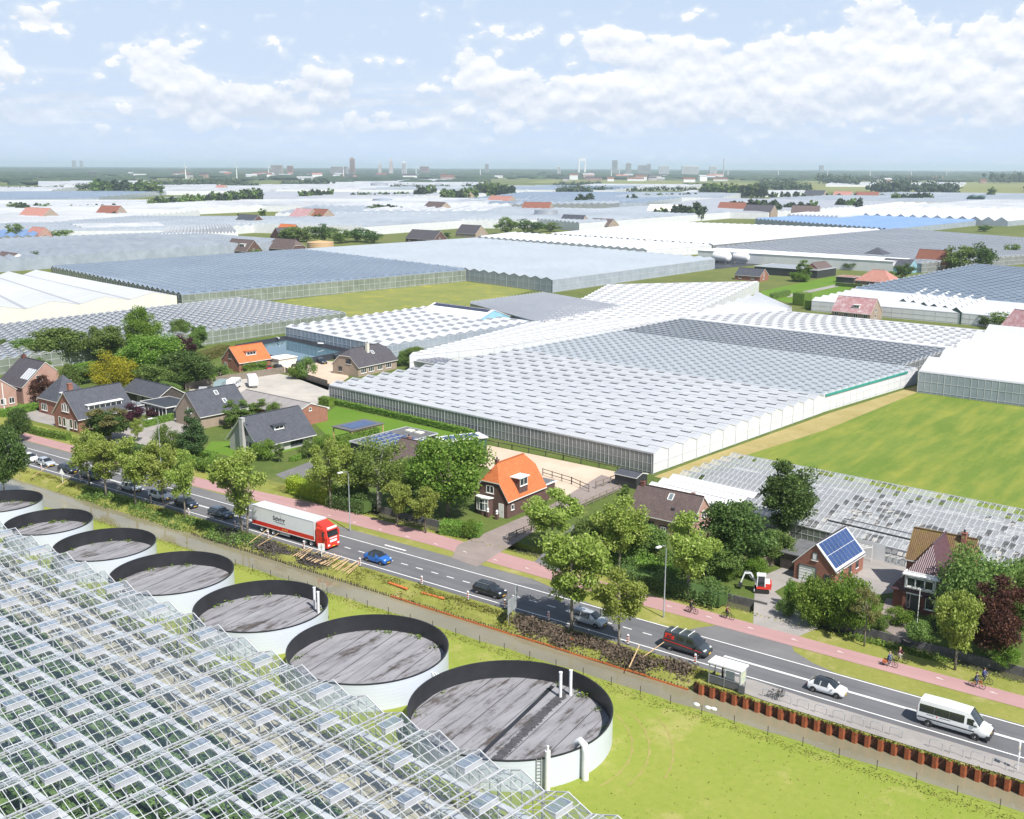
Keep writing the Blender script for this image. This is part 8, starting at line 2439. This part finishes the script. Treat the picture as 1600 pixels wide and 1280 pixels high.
for u, v, w_, rf, lb in ((150,345,26,T_redbrown,'red brown roof above the long green grey shed'), (205,300,40,T_red,'pale red roof left of the tree clump on the far left'), (320,318,34,T_dark,'dark roof among the trees over the broad white hall'), (335,300,40,T_red,'red roof behind the grey blue band'), (452,350,26,T_worn,'pink roof in the glass left of centre'), (480,351,22,T_redbrown,'dark red roof left of the low tree row'), (660,335,40,T_brown,'brown roof beside the pointed white gables'), (700,312,50,T_slate,'slate roof at the end of the bright white band'),
                       (760,322,50,T_red,'red roofs right of the bright white band'), (815,336,34,T_redbrown,'red roof shed left of the grey silo'), (1010,341,40,M_cream,'cream hall roof right of the pale stepped wall'), (1120,336,60,T_redbrown,'long red roofed sheds behind the broad white greenhouse'), (1160,341,34,T_dark,'dark roofed house left of the sky blue roof'), (1235,343,30,T_brown,'brown roofed house above the sky blue roof'), (1255,310,40,T_slate,'slate roofed farm at the pale long roof'), (1300,312,34,T_red,'red roofed farm at the pale long roof'), (1335,313,40,T_redbrown,'brown red farm among bushes at the pale long roof'), (30,349,40,T_red,'pink roof far left above the blue hall')):
    x_, y_ = (u - 800) / 1690, (640 - v) / 1690
    x_, y_ = x_ * math.cos(R(.25)) - y_ * math.sin(R(.25)), x_ * math.sin(R(.25)) + y_ * math.cos(R(.25))
    t_ = 55 / (math.sin(PITCH) - y_ * math.cos(PITCH)); X, Y = x_ * t_, (math.cos(PITCH) + y_ * math.sin(PITCH)) * t_
    farm(lb, (X * math.cos(YAW) - Y * math.sin(YAW), X * math.sin(YAW) + Y * math.cos(YAW)), random.Random(u).uniform(-20, 20), w_, 18, 7.5, 15, rf, B_tan, wins=3)

# single far trees: belts between the glasshouses
rf_ = random.Random(31)
FT = 'small dark trees standing between the far glasshouses'
BELTS = [((20,336),(40,336),3,11), ((55,334),(82,334),2,7), ((100,333),(200,331),5,5), ((148,305),(250,306),15,17), ((232,329),(345,322),12,13), ((345,324),(405,318),8,16), ((245,295),(380,293),16,13), ((120,298),(145,297),4,8), ((440,293),(510,293),9,12),
         ((0,300),(100,299),10,7), ((470,315),(520,312),6,11), ((545,313),(640,311),9,6), ((655,312),(680,308),5,14), ((690,315),(745,312),8,13), ((745,305),(800,308),10,14), ((575,336),(630,336),6,8), ((610,298),(700,297),8,9), ((720,297),(800,300),9,9),
         ((865,293),(940,291),10,7), ((870,304),(960,302),13,9), ((960,301),(1090,299),12,7), ((895,322),(925,321),3,12), ((975,318),(1000,318),2,9), ((1022,343),(1045,344),2,11), ((1050,344),(1092,345),6,19), ((1098,308),(1195,310),22,15), ((1010,314),(1090,312),6,6),
         ((1140,335),(1160,334),3,14), ((1172,338),(1215,339),6,17), ((1225,334),(1270,335),5,12), ((1305,330),(1345,331),4,13), ((1215,303),(1265,300),10,12), ((1280,287),(1340,292),9,14), ((1365,302),(1420,303),11,16), ((1430,304),(1490,305),8,14), ((1395,318),(1455,317),10,9), ((1545,312),(1552,312),1,12), ((1200,311),(1260,311),5,6), ((1290,312),(1380,313),8,5),
         ((1550,287),(1600,287),6,14), ((840,276),(850,276),2,7), ((855,280),(878,280),4,6), ((1340,284),(1470,284),16,8), ((1185,297),(1240,293),10,12), ((345,296),(400,296),8,9), ((1070,293),(1110,294),5,7), ((405,345),(415,344),1,9), ((180,346),(186,346),1,6), ((372,349),(378,349),1,6), ((490,352),(512,351),3,7), ((700,330),(720,330),2,4), ((1600,300),(1640,300),3,10)]


FARPTS = []


def belt_tree(px, hpx):
    x, y = px
    d = math.hypot(x, y)
    return d * hpx / 1690


def landmark(u, v):
    marks = [(20, 336, 'left of the pink roofed cottage'), (70, 334, 'above the blue shed'), (150, 332, 'before the toothed white roof'), (200, 306, 'beside the blue grey roof band'), (290, 326, 'before the broad pale roof'), (375, 321, 'above the dark stepped house'), (495, 313, 'over the bright white roof band'), (590, 312, 'right of the round blue tank'),
             (605, 336, 'beside the pointed white gables'), (668, 310, 'left of the blue roof band'), (718, 314, 'at the end of the bright white band'), (772, 306, 'near the middle of the glass plain'), (910, 303, 'behind the blue roof band'), (910, 321, 'on the posted grey roof'), (988, 318, 'before the light grey roof'), (1033, 343, 'left of the broad white greenhouse'), (1070, 344, 'behind the broad white greenhouse'),
             (1146, 309, 'in the dark pine clump'), (1050, 313, 'left of the pine clump'), (1150, 334, 'left of the sky blue roof'), (1193, 338, 'above the sky blue roof'), (1247, 334, 'before the pointed grey gables'), (1325, 330, 'behind the pointed grey gables'), (1240, 301, 'at the meadow edge'), (1392, 302, 'in the right hand meadow'), (1460, 304, 'in the big meadow clump'),
             (1425, 318, 'beside the green silo shed'), (1548, 312, 'right of the green silo shed'), (1230, 311, 'on the long pale roof'), (1335, 312, 'over the long pale roof'), (410, 345, 'above the pale glass wall'), (183, 346, 'above the green grey shed'), (375, 349, 'over the dark stepped house'), (500, 352, 'above the tall dark tree group'), (710, 330, 'left of the wide pale roof'), (1620, 300, 'at the right edge meadow')]
    return min(marks, key=lambda m: abs(m[0] - u) + 3 * abs(m[1] - v))[2]


for (a, c, n, hp) in BELTS:
    where = landmark((a[0] + c[0]) / 2, (a[1] + c[1]) / 2)
    n = n + n // 2; hp *= .95
    for i in range(n):
        f = (i + rf_.uniform(.1, .9)) / n
        u, v = a[0] + (c[0] - a[0]) * f, a[1] + (c[1] - a[1]) * f + rf_.uniform(-.5, .5)
        # place on the plain by similar triangles from the survey point at 55 m
        x_, y_ = (u - 800) / 1690, (640 - v) / 1690
        x_, y_ = x_ * math.cos(R(.25)) - y_ * math.sin(R(.25)), x_ * math.sin(R(.25)) + y_ * math.cos(R(.25))
        dz = -math.sin(PITCH) + y_ * math.cos(PITCH); t_ = -55 / dz
        X, Y = x_ * t_, (math.cos(PITCH) + y_ * math.sin(PITCH)) * t_
        p = (X * math.cos(YAW) - Y * math.sin(YAW), X * math.sin(YAW) + Y * math.cos(YAW))
        H = math.hypot(*p) * hp * rf_.uniform(.75, 1.2) / 1690 + (6 if v >= 303 else 2)
        if v < 303 or Y > 2200: FARPTS.append((p, H))
        else: tree('far', (*p, H, H * rf_.uniform(.45, .62)), ('%s dark tree from left, far belt %s' % (ORD[i], where)), FT)

ftb = MB()
for p, H in FARPTS:                                   # the farthest belts read as one mass
    for k in range(9):
        c = Vector((p[0] + rf_.gauss(0, H * .3), p[1] + rf_.gauss(0, H * .3), H * rf_.uniform(.3, .75)))
        ftb.ball(c, H * .19, H * .19, H * .18, 6, 4)
    for k in range(60): leafquad(ftb, Vector((p[0] + rf_.gauss(0, H * .35), p[1] + rf_.gauss(0, H * .35), H * rf_.uniform(.1, 1.0))), H * .09, rf_)
tag(ftb.build('far_tree_belts', L_far), 'dark belts of trees far out on the plain', kind='stuff')

# woods towards the horizon
wb2 = MB(); rw = random.Random(8)
for k in range(5200):
    d = 3300 * (7.5 ** (rw.random() ** .8)); az = R(rw.uniform(-36, 36))
    cl = math.sin(az * 23 + d * .0011) + math.sin(az * 57 - d * .0023) + rw.gauss(0, .5)
    if d < 5200 and (cl < .5 or az > R(3)): continue
    X, Y = d * math.sin(az), d * math.cos(az)
    p = Vector((X * math.cos(YAW) - Y * math.sin(YAW), X * math.sin(YAW) + Y * math.cos(YAW), 0))
    s = (10 + rw.random() * 8) * (1 if d < 9000 else 1.5); w = s * rw.uniform(1.6, 4.5) * (d / 7000 + .5)
    i = len(wb2.v)
    nn_ = 7
    for lv, (rr, zz) in enumerate(((1, 0), (1.0, .55), (.6, .95))):
        for j in range(nn_):
            a = 2 * math.pi * j / nn_; q = rr * w * rw.uniform(.75, 1.15)
            wb2.v.append((p.x + q * math.cos(a), p.y + q * math.sin(a), s * zz * rw.uniform(.85, 1.15)))
    for lv in range(2):
        for j in range(nn_): wb2.f.append((i + lv * nn_ + j, i + lv * nn_ + (j + 1) % nn_, i + (lv + 1) * nn_ + (j + 1) % nn_, i + (lv + 1) * nn_ + j)); wb2.m.append(0)
    wb2.f.append(tuple(i + 2 * nn_ + j for j in range(nn_))); wb2.m.append(0)
tag(wb2.build('far_woods', L_far), 'dark woods along the horizon', kind='stuff')

# town on the skyline
M_tower = mat('tower_wall', (.30, .28, .27), .8, color2=(.42, .40, .38), scale=.02)
M_towerw = mat('pale_tower_wall', (.55, .55, .55), .8, color2=(.66, .66, .66), scale=.02)
M_towerb = mat('brick_tower_wall', (.27, .17, .14), .8, color2=(.36, .25, .21), scale=.02)


def skyline(u, d, w, h, m, label, kind='slab', cat='tower block'):
    """u: bearing in survey pixels, d: metres"""
    x_ = (u - 800) / 1690 * d; y_ = d
    p = (x_ * math.cos(YAW) - y_ * math.sin(YAW), x_ * math.sin(YAW) + y_ * math.cos(YAW), 0)
    t = thing('tower_block' if kind in ('slab', 'step') else kind, p, label, cat, YAW)
    b = MB(); dp = min(w, 40)
    if kind == 'frame':
        b.box(-w / 2, -w / 2 + w * .2, -dp / 2, dp / 2, 0, h); b.box(w / 2 - w * .2, w / 2, -dp / 2, dp / 2, 0, h); b.box(-w / 2 + w * .2, w / 2 - w * .2, -dp / 2, dp / 2, h * .82, h)
    elif kind == 'church_tower':
        b.box(-w / 2, w / 2, -w / 2, w / 2, 0, h * .6); b.box(-w * .38, w * .38, -w * .38, w * .38, h * .6, h * .75)
        i = len(b.v); b.v += [(-w * .35, -w * .35, h * .75), (w * .35, -w * .35, h * .75), (w * .35, w * .35, h * .75), (-w * .35, w * .35, h * .75), (0, 0, h)]
        for k in range(4): b.f.append((i + k, i + (k + 1) % 4, i + 4)); b.m.append(0)
    elif kind == 'chimney_stack': b.tube([(0, 0, 0), (0, 0, h)], [w / 2, w / 3], 10)
    else:
        b.box(-w / 2, w / 2, -dp / 2, dp / 2, 0, h)
        if kind == 'step': b.box(-w * .3, w * .2, -dp / 3, dp / 3, h, h * 1.08)
    b.build('wall', m, t)
    if kind in ('slab', 'step') and h > 30:
        b = MB()
        for k in range(3, int(h / 3.2)): b.box(-w / 2 + 1, w / 2 - 1, -dp / 2 - .2, -dp / 2 - .05, k * 3.2, k * 3.2 + 1.5)
        tag(b.build('windows', M_glass, t), kind='stuff')


for a in ((555, 6200, 26, 98, M_towerb, 'tall brick tower block, highest on the left of the skyline', 'step'), (597, 6400, 18, 88, M_tower, 'slim stone church tower left of the spired one', 'church_tower', 'church tower'), (614, 6400, 22, 112, M_tower, 'church tower with a tall spire on the skyline', 'church_tower', 'church tower'), (634, 6400, 26, 78, M_towerw, 'pale squat tower right of the church towers', 'step'),
          (905, 9000, 62, 128, M_towerw, 'white gate shaped tower block on the skyline', 'frame'), (955, 8600, 40, 112, M_tower, 'grey tower block right of the gate shaped one', 'slab'), (976, 8600, 40, 88, M_tower, 'stepped block in the middle of the far high rises', 'step'), (998, 8600, 75, 76, M_tower, 'wide slab among the far high rises', 'slab'), (1007, 8400, 26, 86, M_tower, 'narrow block at the right end of the high rise cluster', 'slab'),
          (1030, 8000, 70, 68, M_towerw, 'long pale slab right of the high rise cluster', 'slab'), (1070, 8000, 120, 70, M_towerw, 'widest pale slab on the skyline', 'slab'), (1105, 8000, 46, 68, M_towerw, 'small pale block beside the tall stack', 'slab'), (1121, 8400, 9, 128, M_tower, 'very tall thin stack on the skyline', 'chimney_stack', 'chimney'),
          (440, 6000, 60, 62, M_tower, 'low brown block left of the tall brick tower', 'slab'), (460, 6000, 30, 58, M_towerb, 'dark block beside the low brown one', 'slab'), (535, 6000, 90, 55, M_tower, 'wide low block under the tall brick tower', 'slab'), (131, 14000, 40, 118, M_tower, 'faint pair of blocks far left, left one', 'slab'), (142, 14000, 34, 114, M_tower, 'faint pair of blocks far left, right one', 'slab'),
          (870, 7000, 20, 60, M_towerw, 'white post like tower by the meadow', 'slab'), (665, 7500, 60, 58, M_towerb, 'long low brick block right of the church towers', 'slab'), (760, 9000, 30, 82, M_tower, 'slim faint tower near the middle', 'slab'), (1270, 12000, 40, 92, M_tower, 'faint block on the right skyline', 'slab'), (1585, 11000, 60, 88, M_tower, 'faint block at the right end of the skyline', 'slab')):
    skyline(*a)
TH = 'houses of the far town'
for k, u in enumerate(sorted(rw.choice([rw.uniform(270, 700), rw.uniform(270, 700), rw.uniform(860, 1110), rw.uniform(20, 1590)]) for _ in range(70))):
    d = rw.uniform(4300, 6400)
    x_ = (u - 800) / 1690 * d
    p = (x_ * math.cos(YAW) - d * math.sin(YAW), x_ * math.sin(YAW) + d * math.cos(YAW), 0)
    t = thing('town_house', p, 'small far town building under the skyline, %s from the left' % ORD[k], 'building', YAW + rw.uniform(-.5, .5), TH)
    w, h, dd = rw.uniform(20, 70), rw.uniform(8, 22), 16
    b = MB(); b.box(0, w, 0, dd, 0, h); b.build('wall', rw.choice([M_towerw, M_towerb, M_towerw, M_wwhite, M_tower]), t)
    b = MB(); b.prism([(-1, 0), (dd + 1, 0), (dd / 2, 6)], -1, w + 1); b.v = [(z, x, h + y) for x, y, z in b.v]; b.build('roof', rw.choice([T_red, T_dark, M_rwhite, T_redbrown]), t)
WT = None
for u, d, h in ((300,4200,70), (378,4600,72), (427,5200,72), (541,5200,70), (652,5600,72), (750,6200,74), (950,6000,74), (962,6200,70), (1128,7000,72), (1205,7000,70), (1345,6800,72), (1408,6800,70), (1462,7000,68), (1280,7000,70)):
    x_ = (u - 800) / 1690 * d
    p = (x_ * math.cos(YAW) - d * math.sin(YAW), x_ * math.sin(YAW) + d * math.cos(YAW), 0)
    if WT is None:
        WT = thing('wind_turbine', p, 'far white turbine mast with rotor, leftmost on the horizon', 'wind turbine', YAW, 'white turbine masts on the horizon')
        b = MB(); b.tube([(0, 0, 0), (0, 0, 52)], [2.2, 1.4], 8); b.build('mast', M_white, WT)
        b = MB(); b.box(-1.5, 1.5, -4, 4, 51, 54); b.build('nacelle', M_white, WT)
        for k in range(3):
            a = R(90 + 120 * k); b = MB(); b.bar((0, -4.5, 52.5), (22 * math.cos(a), -4.5, 52.5 + 22 * math.sin(a)), 1.4, .4); b.build('blade', M_white, WT)
    else: again(WT, p, YAW, 'far white turbine mast, %s from the left of the row on the horizon' % ORD[[300, 378, 427, 541, 652, 750, 950, 962, 1128, 1205, 1280, 1345, 1408, 1462].index(u)])

# summer haze over the plain
hz = MB(); hz.box(-46000, 46000, -3500, 46000, -3, 138)
M_haze = bpy.data.materials.new('haze'); M_haze.use_nodes = True
ht = M_haze.node_tree; ht.nodes.remove(ht.nodes['Principled BSDF'])
pv = ht.nodes.new('ShaderNodeVolumePrincipled')
pv.inputs['Color'].default_value = (.75, .88, 1.0, 1); pv.inputs['Density'].default_value = 6.5e-5; pv.inputs['Anisotropy'].default_value = .2
ht.links.new(pv.outputs[0], ht.nodes['Material Output'].inputs['Volume'])
tag(hz.build('haze', M_haze), 'thin pale haze over the plain', kind='stuff')
